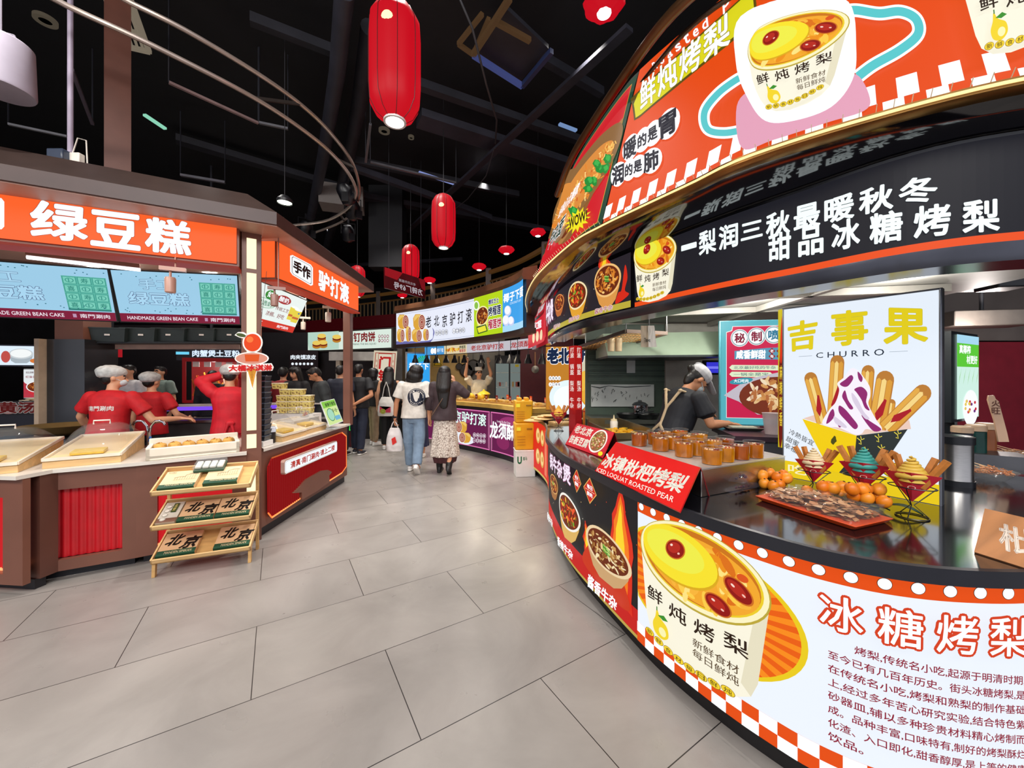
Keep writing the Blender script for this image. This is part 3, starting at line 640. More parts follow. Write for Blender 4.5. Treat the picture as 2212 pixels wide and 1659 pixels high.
# ---- kiosk interior
t = T('kiosk_pillar', 'square interior pillar, brown on top and clad in black sheet below', 'pillar', (-5.0, 4.35, 0)); mb = MB(); mb.box((-4.98, 4.4, 2.35), (.32, .3, .9), WD); mb.build('wood_top', t, True)
mb = MB(); mb.box((-4.98, 4.4, .95), (.42, .36, 1.9), M('24262A', .2, nz=.4, sc=2, coat=.4)); mb.build('black_cladding', t, True)
mb = MB(); mb.box((-5.22, 4.3, .95), (.05, .3, 1.9), M('B9A48C', .4)); mb.build('edge_strip', t, True)
a, b = at(205, 748, 4.5), at(518, 748, 5.0); mb = MB(); mb.bar(a, b, .05, .075, M('D2B09E', .4)); mb.solo('shelf_beam', 'pale pink beam below the black storage crates', 'beam')
t = T('crate_shelf', 'dark shelf board carrying the black storage crates', 'shelf', tuple(at(350, 740, 4.6))); mb = MB(); mb.bar(at(190, 741, 4.4)+V((0, .1, 0)), at(518, 741, 4.9)+V((0, .1, 0)), .4, .02, M('20262A', .4)); mb.build('board', t, True)
for i in range(5):
    c = at(225+66*i, 724, 4.35+.12*i)+V((0, .14, 0)); t = T('storage_crate', 'black plastic storage crate, %s from the left on the shelf' % ordn(i), 'crate', (c.x, c.y, c.z-.075), .25, group='black crates on the shelf')
    m_ = M('2A3434', .35, nz=.2); mb = MB(); mb.hexa([(-.15, -.13, 0.002), (.15, -.13, 0.002), (.15, .13, 0.002), (-.15, .13, 0.002)], [(-.168, -.15, .15), (.168, -.15, .15), (.168, .15, .15), (-.168, .15, .15)], m_); fixn(mb.build('bin', t))
    mb = MB(); mb.box((0, 0, .157), (.35, .31, .014), m_); mb.build('rim', t); mb = MB(); mb.box((.03*(i % 2), -.148, .08), (.05, .004, .02), WHT); mb.build('label_sticker', t)
# back counter of the kiosk, towards the customers behind
t = T('rear_counter', 'low rear counter of the kiosk with a purple lit shelf, before the far customers', 'counter', (-4.0, 5.4, 0)); X = FR((-5.6, 4.9), (-2.7, 5.75))
mb = MB(); mb.box((1.5, .2, .42), (3.0, .4, .84), M('4A4648', .4), X=X); mb.build('carcass', t, True); mb = MB(); mb.box((1.5, .2, .86), (3.04, .46, .035), STEEL, X=X); mb.build('top', t, True)
mb = MB(); mb.box((1.5, .34, 1.02), (2.9, .02, .06), E('7A4AE8', 1.1), X=X); mb.build('light_strip', t, True); mb = MB(); mb.box((1.5, .25, 1.07), (2.9, .3, .02), M('D0C8C4', .3), X=X); mb.build('shelf', t, True); mb = MB()
mb.box((.1, .38, .97), (.03, .03, .2), STEEL, X=X); mb.build('shelf_post', t, True); mb = MB(); mb.box((2.9, .38, .97), (.03, .03, .2), STEEL, X=X); mb.build('shelf_post', t, True)
# steel sink unit between front counter and staff
t = T('sink_unit', 'steel sink bench behind the bun box', 'sink', (-3.0, 4.0, 0)); X = FR((-3.50, 3.62), (-2.85, 4.05))
mb = MB(); mb.box((.38, .17, .4), (.76, .3, .76), DSTEEL, X=X); mb.build('cabinet', t, True); mb = MB(); mb.box((.38, .02, .8), (.8, .04, .03), STEEL, X=X); mb.box((.38, .32, .8), (.8, .04, .03), STEEL, X=X); mb.box((.02, .17, .8), (.06, .3, .03), STEEL, X=X); mb.box((.72, .17, .8), (.1, .3, .03), STEEL, X=X); mb.box((.38, .17, .785), (.7, .28, .005), DSTEEL, X=X); mb.build('basin', t, True)
c = at(322, 912, 3.62); t = T('faucet', 'chrome double-neck faucet standing behind the bun box', 'faucet', (c.x, c.y, .81)); mb = MB(); mb.tube([(0, 0, 0), (0, 0, .14)], .017, CHROME, 12); mb.build('base', t)
for s_ in (-1, 1):
    mb = MB(); P_ = [(0, 0, .12), (.02*s_, 0, .2), (.06*s_, 0, .245), (.105*s_, 0, .25), (.14*s_, 0, .235), (.155*s_, 0, .21)]; mb.tube(P_, .011, CHROME, 10); mb.build('spout', t)
mb = MB(); mb.tube([(.02, -.02, .06), (.06, -.05, .1)], .01, M('2A6AC0', .3), 8); mb.build('handle', t)
c = V((-4.69, 3.95, 0))
t = T('wok', 'wide steel wok beside the nearest red-shirted worker', 'wok', (c.x, c.y, .86)); mb = MB(); mb.open_lathe([(.02, 0), (.14, .015), (.25, .06), (.31, .12), (.315, .122), (.255, .075), (.14, .03), (.02, .016)], M('C2A46A', .3, .8), n=36); mb.build('pan', t); mb = MB(); mb.box((.36, 0, .13), (.12, .03, .012), DSTEEL); mb.build('handle', t)
mb = MB(); mb.box((c.x, c.y, .43), (.6, .46, .86), DSTEEL); mb.solo('stove_bench', 'steel stove bench under the wide wok', 'bench')
# ---- clear-lidded pastry displays
CLEAR = M('9AA2A8', .05, alpha=.16, nz=0, spec=1.0); CLEAR2 = M('B0B6B6', .1, alpha=.2, nz=0, spec=1.0)
def domebox(loc, rz, label, w=.40, d=.745, top=True, cakes_=((.2, .13),)):
    t = T('pastry_display', label, 'display box', loc, rz, group='pine pastry displays with clear lids')
    mb = MB(); z0, z1 = .058, .138; zz = lambda y: z0+(z1-z0)*y/d
    mb.hexa([(0, 0, 0), (w, 0, 0), (w, d, 0), (0, d, 0)], [(0, 0, z0-.012), (w, 0, z0-.012), (w, d, z1-.012), (0, d, z1-.012)], PINE); fixn(mb.build('wooden_base', t))
    mb = MB(); mb.hexa([(.008, .008, z0-.011), (w-.008, .008, z0-.011), (w-.008, d-.008, z1-.011), (.008, d-.008, z1-.011)], [(.008, .008, z0), (w-.008, .008, z0), (w-.008, d-.008, z1), (.008, d-.008, z1)], M('F0D8A8', .35, nz=.05)); fixn(mb.build('tray_liner', t))
    mb = MB()
    for a_, b_ in (((0, 0), (w, 0)), ((w, 0), (w, d)), ((w, d), (0, d)), ((0, d), (0, 0))): mb.bar((a_[0], a_[1], zz(a_[1])+.006), (b_[0], b_[1], zz(b_[1])+.006), .012, .022, M('E8DCC8', .3))
    mb.build('lid_frame', t)
    if top:
        mb = MB(); k = 16; vs = []
        for i in range(k+1):
            f = i/k; y = .03+(d-.06)*f; h = .15*math.sin(math.pi*min(1, (f*.95+.02))**1.25)**.7
            for j in range(11): q = j/10; vs.append((.02+(w-.04)*q, y, zz(y)+.018+h*(1-(2*q-1)**6)))
        mb.add(vs, [(i*11+j, i*11+j+1, (i+1)*11+j+1, (i+1)*11+j) for i in range(k) for j in range(10)], CLEAR); mb.build('clear_dome', t, sharp=80)
        mb = MB(); y = d*.56; zt = zz(y)+.165; mb.tube([(w*.38, y, zt), (w*.38, y, zt+.03), (w*.62, y, zt+.03), (w*.62, y, zt)], .006, M('EDE6DC', .3), 8); mb.build('handle', t)
    for x, y in cakes_:
        r = bpy.data.objects.new; mb = MB(); mb.hexa([(x-.09, y-.055, zz(y-.045)+.002), (x+.09, y-.055, zz(y-.045)+.002), (x+.09, y+.055, zz(y+.045)+.002), (x-.09, y+.055, zz(y+.045)+.002)], [(x-.09, y-.055, zz(y)+.022), (x+.09, y-.055, zz(y)+.022), (x+.09, y+.055, zz(y)+.032), (x-.09, y+.055, zz(y)+.032)], M('D9B548', .6, nz=.12, sc=40)); fixn(mb.build('sample_cake', t, bevel=.004))
    return t
az = math.atan2(.224, .333); domebox((-3.369, 2.712, .818), az, 'clear-domed pine pastry box in front of the nearest worker in red'); domebox((-3.751, 2.393, .818), az, 'clear-domed pine pastry box cut by the left picture edge')
az = math.atan2(5.36-3.43, -.035); domebox((-2.33, 3.84, .818), az, 'small pine pastry box beside the black box stack', .46, .38, True, ((.2, .1),)); domebox((-2.36, 4.33, .818), az, 'small pine pastry box behind the green card stand', .5, .38, True, ((.22, .12),))
# ---- bun box
t = T('bun_box', 'long cream open box holding six paper-wrapped buns', 'box', (-2.869, 2.96, .818), math.atan2(.60, .745)); m_ = M('EDE3D0', .6, nz=.04)
w, d, h = .60, .27, .105; mb = MB(); mb.box((w/2, d/2, .02), (w, d, .04), m_); mb.box((w/2, .015, h/2), (w, .03, h-.02), m_); mb.box((w/2, d-.015, h/2+.02), (w, .03, h+.04), m_); mb.box((.015, d/2, h/2), (.03, d, h), m_); mb.box((w-.015, d/2, h/2), (.03, d, h), m_); mb.build('shell', t, bevel=.006)
rz = math.atan2(.60, .745); ex, ey = V((math.cos(rz), math.sin(rz), 0)), V((-math.sin(rz), math.cos(rz), 0))
for i in range(6):
    p = V((-2.869, 2.96, .86))+ex*(.075+.09*i)+ey*.13; t = T('wrapped_bun', 'brown paper-wrapped bun, %s from the left in the cream box' % ordn(i), 'bun', tuple(p), rz+random.uniform(-.2, .2), group='paper-wrapped buns')
    mb = MB(); rn = random.Random(i); pm = M('C89648', .7, nz=.16, sc=30, bump=.4); vs = []; n = 14
    for (r, z_) in ((.036, 0), (.044, .02), (.045, .045), (.04, .062), (.026, .072), (.004, .07)):
        for j in range(n): a = 6.28319*j/n; q = r*(1+rn.uniform(-.07, .07)); vs.append((q*1.0*math.cos(a), q*1.25*math.sin(a), z_+rn.uniform(-.003, .004)))
    mb.add(vs, [(a*n+j, a*n+(j+1) % n, (a+1)*n+(j+1) % n, (a+1)*n+j) for a in range(5) for j in range(n)]+[tuple(range(n-1, -1, -1)), tuple(range(5*n, 6*n))], pm); mb.build('paper_body', t, sharp=20)
    mb = MB()
    for j in range(3): a = 2.1*j+rn.random(); mb.add([(0, 0, .068), (.035*math.cos(a), .04*math.sin(a), .066), (.035*math.cos(a+.5), .04*math.sin(a+.5), .07), (.005*math.cos(a), .005*math.sin(a), .084)], [(0, 1, 2, 3)], pm)
    mb.build('folded_top', t)
# ---- leaning rack of boxed cakes
rz = math.atan2(.235, .577); RX = Matrix.Translation((-2.65, 2.773, 0)) @ Matrix.Rotation(rz, 4, 'Z'); RWd = .62
rk = T('display_rack', 'three-tier light wood display rack standing in front of the kiosk counter', 'rack', (-2.65, 2.773, 0), rz); trays = []
for k, zf in enumerate((.60, .345, .10)):
    y0 = .0+.0*k; tl = math.radians(24); TX = Matrix.Translation((0, y0, zf)) @ Matrix.Rotation(tl, 4, 'X'); trays.append(RX @ TX); D = .29
    mb = MB(); mb.box((RWd/2, D/2, .006), (RWd, D, .012), PINE2, X=TX); mb.box((RWd/2, .006, .02), (RWd, .012, .04), PINE, X=TX); mb.box((RWd/2, D-.006, .025), (RWd, .012, .05), PINE, X=TX); mb.box((.006, D/2, .022), (.012, D, .044), PINE, X=TX); mb.box((RWd-.006, D/2, .022), (.012, D, .044), PINE, X=TX); mb.build('tray', rk, bevel=.002)
for x in (.012, RWd-.012):
    mb = MB(); mb.bar((x, .02, 0), (x, .03, .12), .02, .03, PINE2); mb.build('leg', rk); mb = MB(); mb.bar((x, .27, 0), (x, .27, .71), .02, .03, PINE2); mb.build('leg', rk)
GRN = M('1E4A34', .4, nz=.1)
def giftbox(k, x, y, w, d, art, label, h=.03):
    X = trays[k] @ Matrix.Translation((x, y, .014)); t = T('cake_gift_box', label, 'gift box', tuple(X.translation), group='boxed cakes on the wooden rack'); t.rotation_euler = X.to_euler()
    mb = MB(); mb.box((w/2, d/2, h/2), (w, d, h), {'city': M('D8AE82', .5, nz=.05), 'gate': M('E0C49A', .5, nz=.05), 'tin': M('D0C8B8', .4)}[art]); mb.build('carton', t)
    mb = MB(); mb.box((w/2, -.001, h/2), (w+.001, .003, h+.001), GRN if art != 'tin' else M('B8A890', .4)); mb.box((w/2, d*.1, h+.0006), (w, d*.2, .0014), GRN if art != 'tin' else M('7A5240', .5)); mb.build('green_band' if art != 'tin' else 'brown_band', t)
    S = Flat((0, 0, h), (1, 0, 0), (0, 1, 0)); g = G(S, .0006); g.l = 3; F = g.rect(0, 0, w, d); K = M('1E1610', .6)
    if art == 'city':
        g.txt(F, '北', .08, .42, .46, .9, K, .035, skew=.25); g.txt(F, '京', .52, .22, .92, .74, K, .035, skew=.25); g.txt(F, 'MANDEN SIMIKAN', .2, .04, .9, .15, M('C8B890', .5), .01)
    elif art == 'gate':
        for a in (0, .02): g.line(F, [(.3, .55+a), (.45, .62+a), (.6, .6+a), (.62, .7+a), (.75, .78+a), (.95, .76+a)], .008, K)
        for i in range(9): g.line(F, [(.34+.07*i, .4), (.34+.07*i, .56+.016*i)], .006, K)
        g.line(F, [(.3, .4), (.97, .4)], .008, K); g.txt(F, '老北京糕点', .08, .84, .3, .9, K, .01); g.txt(F, 'MANDEN SIMIKAN', .2, .05, .95, .14, M('C8B890', .5), .01)
    else:
        for i in range(4): g.ell(F, .28, .15+.2*i, .16, .08, M('B8B0A0', .3)); g.ell(F, .28, .15+.2*i, .12, .055, M('E8E2D4', .3))
        g.box(F, .5, .45, .78, .9, M('3A4A20', .5)); g.vtxt(F, '北京', .56, .5, .72, .86, M('E0C878', .5), .02)
    finish('printing', g.mesh('p'), t, False, (0, 0, 0), sharp=None)
giftbox(0, .03, .03, .22, .20, 'gate', 'beige box with gate drawing, left on the top shelf'); giftbox(0, .30, .045, .22, .20, 'gate', 'beige glossy box with gate drawing, right on the top shelf')
giftbox(1, .02, .03, .115, .22, 'tin', 'narrow white and brown pack, left on the middle shelf'); giftbox(1, .145, .03, .225, .21, 'city', 'tan box with two black brush characters, centre of the middle shelf'); giftbox(1, .378, .03, .225, .21, 'city', 'tan box with two black brush characters, right on the middle shelf')
giftbox(2, .02, .03, .235, .22, 'city', 'tan box with two black brush characters, left on the bottom shelf'); giftbox(2, .37, .03, .235, .22, 'city', 'tan box with two black brush characters, right on the bottom shelf')
X = trays[0] @ Matrix.Translation((.20, .20, .065)); t = T('clear_cake_pack', 'small clear pack of four white cakes lying behind the top shelf boxes', 'pack', tuple(X.translation)); t.rotation_euler = X.to_euler()
mb = MB(); mb.box((.1, .05, -.012), (.2, .12, .02), GRN); mb.build('green_tray', t, bevel=.004)
for i in range(4): mb = MB(); mb.box((.028+.048*i, .05, .01), (.04, .08, .022), M('E8E8E0', .5)); mb.build('white_cake', t, bevel=.006)
mb = MB(); mb.box((.1, .05, .012), (.204, .124, .034), CLEAR2); mb.build('clear_lid', t, bevel=.006)
# ---- black lunch-box tower
for i in range(12):
    t = T('black_food_box', 'black plastic food box, %s from the bottom of the tall stack' % ordn(i), 'box', (-2.43, 3.64, .87+.052*i), .15+random.uniform(-.03, .03), group='stacked black food boxes')
    m_ = M('20242C', .22, nz=.2); mb = MB(); mb.hexa([(-.07, -.06, 0), (.07, -.06, 0), (.07, .06, 0), (-.07, .06, 0)], [(-.078, -.068, .04), (.078, -.068, .04), (.078, .068, .04), (-.078, .068, .04)], m_); fixn(mb.build('tub', t)); mb = MB(); mb.box((0, 0, .045), (.16, .14, .01), M('3A4252', .2, coat=.4)); mb.build('lid', t, bevel=.003)
    mb = MB(); mb.box((0, -.069, .022), (.05, .003, .022), M('8A8474', .4)); mb.build('tab', t)
mb = MB(); mb.box((-2.43, 3.64, .843), (.17, .15, .05), WHT); mb.solo('white_base_box', 'white plastic box under the black box stack', 'box', bevel=.004)
t = T('black_bin', 'small black bin with a white liner beside the black box stack', 'bin', (-2.43, 3.80-.0, .818)); mb = MB(); mb.open_lathe([(.0, 0), (.045, 0), (.05, .15), (.045, .15), (.04, .01)], M('1A1A1E', .4), n=20); mb.build('tub', t); mb = MB(); mb.open_lathe([(.053, .11), (.055, .155), (.045, .16), (.04, .13)], M('DDE4F0', .4), n=16, rip=(.06, 5)); mb.build('liner', t)
# ---- green card stand
c = V((-2.36, 4.98, .818)); t = T('card_stand', 'acrylic stand with green and yellow menu card at the far counter end', 'stand', tuple(c)); TLc, TRc, BLc = at(692, 868, 4.78), at(722, 861, 5.12), at(712, 921, 4.66); S = Flat(BLc, TRc-TLc, TLc-BLc); w, h = (TRc-TLc).length, (TLc-BLc).length
mb = MB(); q = [S.p(0, 0, 0), S.p(w, 0, 0), S.p(w, h, 0), S.p(0, h, 0)]; mb.hexa([p-S.n*.01 for p in q], q, M('C8D0D0', .2)); mb.build('acrylic_frame', t, True); mb = MB(); mb.box((S.p(w/2, 0, -.05).x, S.p(w/2, 0, -.05).y, .826), (.12, .16, .014), M('C8D0D0', .2)); mb.build('foot', t, True)
g = G(S); F = g.rect(.01, .01, w-.01, h-.01); g.fill(F, E('D8F0A0', .85)); g.box(F, 0, .72, 1, 1, E('8ACB4A', .9)); g.txt(F, '鲜果干茶饮', .2, .76, .95, .92, M('2A4A1A', .5), .03); g.ell(F, .35, .4, .25, .28, E('A8DCC0', .9)); g.ring(F, .35, .4, .25, .28, .03, M('2E7A4A', .5)); g.txt(F, '买一送一', .55, .45, .95, .62, M('2A4A1A', .5), .02); g.box(F, .55, .12, .95, .3, E('7AC0E0', .8)); g.build('menu_card', t)
# ---- yellow carton stack and small clear tubs
for i, (dx, n_) in enumerate(((0, 3), (0, 3), (0, 3), (.04, 2), (-.06, 2))):
    for j in range(n_):
        if i == 4 and j == 1: continue
        x = -2.98+.155*j+dx-.02; t = T('yellow_carton', 'yellow patterned food tub, %s row of the stack, %s from left' % (ordn(i), ordn(j)), 'tub', (x-.1, 5.15, .99+.082*i), .1, group='stacked yellow food tubs')
        mb = MB(); m_ = M('E2D27A', .5, nz=.1, sc=30, kind='voro', col2='8A6A3A'); mb.hexa([(-.065, -.06, 0), (.065, -.06, 0), (.065, .06, 0), (-.065, .06, 0)], [(-.073, -.068, .066), (.073, -.068, .066), (.073, .068, .066), (-.073, .068, .066)], m_); fixn(mb.build('tub', t)); mb = MB(); mb.box((0, 0, .073), (.15, .14, .012), M('F4EAC8', .3)); mb.build('lid', t, bevel=.003)
mb = MB(); mb.box((-2.93, 5.15, .90), (.56, .22, .165), WHT); mb.solo('stack_riser', 'white riser box under the yellow food tubs', 'riser')
for i, (px, py, Y) in enumerate(((680, 905, 4.6), (663, 898, 4.9), (688, 882, 4.9))):
    c = at(px, py, Y); t = T('snack_tub', 'clear tub of golden snacks, %s beside the green card stand' % ordn(i), 'tub', (c.x-.03, c.y, .962 if c.x-.03 < -2.57 else .819), group='clear snack tubs'); mb = MB(); mb.lathe([(.05, 0), (.06, .06), (.062, .075), (0, .08)], CLEAR2, n=18); mb.build('clear_shell', t); mb = MB(); rn = random.Random(i)
    for k in range(14): a = rn.uniform(0, 6.28); r = rn.uniform(0, .035); mb.ball((r*math.cos(a), r*math.sin(a), .015+rn.uniform(0, .04)), (.014, .01, .01), M(rn.choice(['D88A2A', 'E8B040', 'B84A20']), .5), 7, m=4)
    tag(mb.build('golden_snacks', t), kind='stuff')
mb = MB(); mb.box((-2.72, 4.75, .89), (.3, .6, .14), M('D8D4CC', .3, alpha=.9)); mb.solo('counter_riser', 'white riser on the side counter under the clear snack tubs', 'riser', bevel=.01)
t = T('utensil_jar', 'steel jar of serving tools beside the black food boxes', 'jar', (-2.75, 4.15, .818)); mb = MB(); mb.lathe([(.06, 0), (.062, .2), (.055, .2)], STEEL, n=24); mb.build('jar', t); mb = MB()
for k in range(4): mb.tube([(.02*k-.03, 0, .1), (.03*k-.05, .02, .3)], .006, CHROME, 6)
mb.build('tool_handles', t)
# ---- hanging ice-cream sign
t = T('ice_cream_sign', 'flat cut-out sign of an orange ice cream cone with red lettering', 'sign', tuple(at(545, 790, 3.2))); S = Flat(at(500, 860, 3.2), (1, .35, 0), (0, 0, 1)); Cx = lambda x, y: S.inv(480+x/5.267, 760+y/5.267)
def cut(pts, o0, o1, mat): mb = MB(); P_ = [Cx(*p) for p in pts]; plate(mb, [(p.x, p.y) for p in P_], S, o0, o1, mat); return fixn(mb.build('backing', t, True))
e4 = lambda cx, cy, rx, ry, n=22: [(cx+rx*math.cos(6.2832*i/n), cy+ry*math.sin(6.2832*i/n)) for i in range(n)]
BW = M('F4EEE6', .4)
cut(e4(345, -105, 115, 118), -.006, .0, BW); cut(e4(335, 75, 195, 75), -.0065, .0, BW); cut([(60, 185), (75, 150), (560, 130), (585, 175), (570, 215), (85, 235)], -.007, 0, BW); cut([(270, 180), (405, 180), (350, 425), (335, 430)], -.0075, 0, BW); cut([(140, -190), (180, -225), (240, -225), (300, -190), (330, -170), (250, -150), (190, -165)], -.008, 0, BW)
g = G(S); g.ell(Cx, 335, 75, 180, 62, E('F0A088', .8)); g.poly(Cx, [(255, 30), (425, 30), (415, 110), (265, 110)], E('E85A20', .9)); g.ell(Cx, 345, -105, 98, 100, E('EE4A1A', .95)); g.ell(Cx, 315, -140, 40, 35, E('FF7A3A', 1)); g.ell(Cx, 215, -190, 55, 20, E('5A6A3A', .7), .2)
g.poly(Cx, [(285, 190), (392, 190), (345, 412)], E('E8A038', .95))
for k in range(4): g.line(Cx, [(300+22*k, 195), (350, 330-30*k)], 4, E('B87424', .9)); g.line(Cx, [(385-22*k, 195), (330, 330-30*k)], 4, E('B87424', .9))
g.txt(g.quad(*[(480+x/5.267, 760+y/5.267) for x, y in ((78, 155), (570, 145), (565, 212), (80, 222))]), '大橘冰淇淋', 0, 0, 1, 1, E('D22A2A', 1), .045); g.build('printed_face', t)
mb = MB(); mb.tube([S.p(.2, .5, -.004), S.p(.2, .5, -.004)+V((0, .1, .62))], .002, DSTEEL, 5); mb.build('hanging_wire', t, True)
# ================= right stall =================
CC = Curve([(-3.3, 9.6), (-2.2, 8.75), (-1.16, 7.85), (-.426, 7.11), (.036, 6.47), (.25, 5.85), (.37, 5.39), (.445, 4.85), (.425, 4.3), (.365, 3.7), (.385, 3.1), (.43, 2.75), (.52, 2.4), (.651, 1.963), (.74, 1.76), (.852, 1.558), (.942, 1.428), (1.05, 1.305), (1.2, 1.21), (1.4, 1.165), (1.65, 1.17), (2.1, 1.25), (2.7, 1.5)], sub=10)
BC = Curve([(.33, 6.35), (.385, 5.9), (.477, 5.09), (.4547, 4.39), (.49, 3.75), (.5695, 3.254), (.684, 2.887), (.833, 2.56), (.98, 2.25), (1.14, 1.97), (1.293, 1.745), (1.509, 1.444), (1.765, 1.304), (2.2, 1.22), (2.8, 1.3)], sub=10)
LC = Curve([(.113, 6.6), (.237, 5.53), (.19, 4.7), (.2, 4.0), (.265, 3.386), (.436, 2.637), (.5635, 2.349), (.727, 2.07), (.884, 1.8156), (1.0, 1.62), (1.275, 1.387), (1.616, 1.195), (2.1, 1.08), (2.8, 1.15)], sub=10)
CZ = .90
def s_at(c, px):
    for i in range(2001):
        u = c.L*i/2000; p = c.pos(u)
        if p.y < 6.2 and p.x/p.y*FPX+CX >= px: return u
    return c.L
S1 = Round(CC, .12)
sA = s_at(CC, 1166); sB = s_at(CC, 1185.0)
for i in range(2001):
    u = CC.L*i/2000; p = CC.pos(u)
    if p.y < 4.75: sB = u; break
sC = s_at(CC, 1377); sE = CC.L-.02
for i in range(2001):
    u = CC.L*i/2000
    if CC.pos(u).y < 5.95: sA = u; break
def body(name, label, s0, s1, mat, kick=True):
    t = T(name, label, 'counter', (CC.pos((s0+s1)/2).x, CC.pos((s0+s1)/2).y, 0))
    mb = MB(); mb.sweep(CC, [(-.002, .12), (-.002, .85), (-.10, .85), (-.10, .12)], mat, s0, s1); fixn(mb.build('cabinet_body', t, True))
    mb = MB(); mb.sweep(CC, [(-.07, .0), (-.07, .12), (-.12, .12), (-.12, 0)], M('141214', .5), s0, s1); fixn(mb.build('toe_kick', t, True))
    return t
t_white = body('lit_counter_front', 'near curved white backlit counter front with orange dotted edge and a pear cup', sC, sE, M('C9CCD2', .4))
t_dark = body('dark_counter_front', 'black printed counter front with stew bowls and flames, left of the white one', sB, sC, M('222222', .4))
t_red = body('red_counter_front', 'narrow red counter front with flatbread pictures, beside the white box with yellow crates', sA, sB, M('8A1A14', .4))
# ---- white lit panel artwork
g = G(S1); H = .73
F = g.rect(sC, 0, sE, H); g.fill(F, E('EAF1FA', 1.0))
xa = s_at(CC, 1745); xc = s_at(CC, 1490)
cR = lambda a, r=1.0: (max(sC, xc+(xa-xc)*r*math.cos(a)), .405+.262*r*math.sin(a))
g.poly(I, [cR(2*math.pi*i/60, 1) for i in range(60)], E('E6C81E'))
g.poly(I, [cR(2*math.pi*i/60, .955) for i in range(60)], E('F48A1C'))
for k in range(36):
    a0 = 2*math.pi*k/36; g.poly(I, [(xc, .405), cR(a0, .955), cR(a0+math.pi/36, .955)], E('E65E12'), g.l)
g.l += 1
g.box(I, sC, .665, sE, H, OR); u = sC+.03; L = g.l; g.l += 3
while u < sE:
    g.ell(I, u, .697, .0195, .0195, E('4A2A1A'), n=20, l=L); g.ell(I, u, .697, .0178, .0178, W, n=20, l=L+1); u += .083
g.box(I, sC, 0, sE, .098, OR)
k = 0; u = sC
while u < sE-.06:
    for r in range(2):
        if (k+r) % 2: g.box(I, u, r*.049, u+.06, (r+1)*.049, W, g.l)
    u += .06; k += 1
g.l += 1
pearcup(g, g.rect(s_at(CC, 1386), .068, s_at(CC, 1660), .70), 1.0)
ft = lambda q, t, m, **k: g.txt(g.quad(*q), t, 0, 0, 1, 1, m, **k)
Q = g.quad((1768, 1266), (2188, 1318), (2186, 1400), (1768, 1340))
for i, ch in enumerate('冰糖烤梨'):
    g.txt(Q, ch, i*.262+.01, .02, i*.262+.205, .98, E('D2401E'), .075)
for i, ch in enumerate('冰糖烤梨'):
    g.txt(Q, ch, i*.262+.01, .02, i*.262+.205, .98, W, .012, l=g.l)
g.l += 1
Q = g.quad((1788, 1358), (2180, 1436), (2180, 1682), (1788, 1585))
para = ['烤梨,传统名小吃,起源于明清时期,', '至今已有几百年历史。街头冰糖烤梨,是', '在传统名小吃,烤梨和熟梨的制作基础', '上,经过多年苦心研究实验,结合特色紫', '砂器皿,辅以多种珍贵材料精心烤制而', '成。品种丰富,口味特有,制好的烤梨酥烂', '化渣、入口即化,甜香醇厚,是上等的健康', '饮品。']
for i, ln in enumerate(para):
    y1 = 1-i/8-.02; y0 = y1-.078; g.txt(Q, ln, .13 if i == 0 else 0, y0, (1 if i < 7 else .17), y1, E('8E2438'), .012)
g.build('lit_artwork', t_white)
# ---- dark panel artwork
g = G(S1); F = g.rect(sB, 0, sC, H); g.fill(F, E('232224', .9))
g.box(I, sB, .018, sC, .15, E('C4201C')); g.box(I, sB, 0, sC, .018, E('B9A04A')); g.box(I, sB, 0, sB+.05, H, E('D82A1E'))
rnd = random.Random(4)
for i in range(60): g.ell(I, rnd.uniform(sB+.1, sC), rnd.uniform(.2, .7), .004, .004, E(rnd.choice(['E0C080', 'C04020', 'E8E0D0'])), n=6, l=g.l+i % 4)
g.l += 4
flame(g, g.quad((1322, 1040), (1368, 1070), (1376, 1345), (1300, 1240)), 2); flame(g, g.quad((1257, 1120), (1275, 1130), (1290, 1250), (1262, 1215)), 5)
blob(g, g.quad((1262, 1055), (1300, 1080), (1376, 1350), (1250, 1215)), [(.1, .1), (.3, .4), (.5, .3), (.9, .5), (.98, .1), (.6, .02)], E('C8361A'))
dish(g, g.quad((1190, 1016), (1207, 1034), (1207, 1092), (1190, 1068)), 'noodle', 'A06A3A', 'C89A5A', seed=2, n=40)
dish(g, g.quad((1211, 1046), (1258, 1092), (1258, 1192), (1212, 1152)), 'veg', 'D9B060', 'F2EEE4', False, seed=3, big=.9)
dish(g, g.quad((1271, 1108), (1372, 1194), (1371, 1305), (1273, 1226)), 'mush', 'C8A070', 'E9CFA4', True, seed=4, n=110, big=.8)
for i, ch in enumerate('锅牛杂煲'): g.txt(g.quad((1194, 978), (1240, 1008), (1240, 1048), (1194, 1008)), ch, i*.26, 0, i*.26+.22, 1, E('F2E4F4'), .03, E('7A2A5A'), .07)
for q, a, b in ((((1246, 1010), (1263, 1020), (1263, 1068), (1246, 1054)), '老火', '慢炖'), (((1271, 1026), (1297, 1042), (1297, 1094), (1271, 1076)), '每日', '鲜肉')):
    Q = g.quad(*q)
    for k, c in ((.56, 'E8B05A'), (.5, 'C8281E')): g.poly(Q, [(.5, .5+k), (.5+k, .5), (.5, .5-k), (.5-k, .5)], E(c))
    g.box(Q, .1, .49, .9, .51, E('F4E0C0')); g.txt(Q, a, .28, .56, .72, .74, W, .03); g.txt(Q, b, .28, .26, .72, .44, W, .03)
ft(((1281, 1237), (1344, 1294), (1342, 1318), (1279, 1264)), '酱香牛杂', W, bold=.03); ft(((1213, 1156), (1247, 1191), (1246, 1209), (1213, 1175)), '香辣牛杂', W, bold=.03)
ft(((1190, 1104), (1202, 1124), (1202, 1140), (1190, 1120)), '番茄牛杂', W, bold=.03)
g.build('printed_artwork', t_dark)
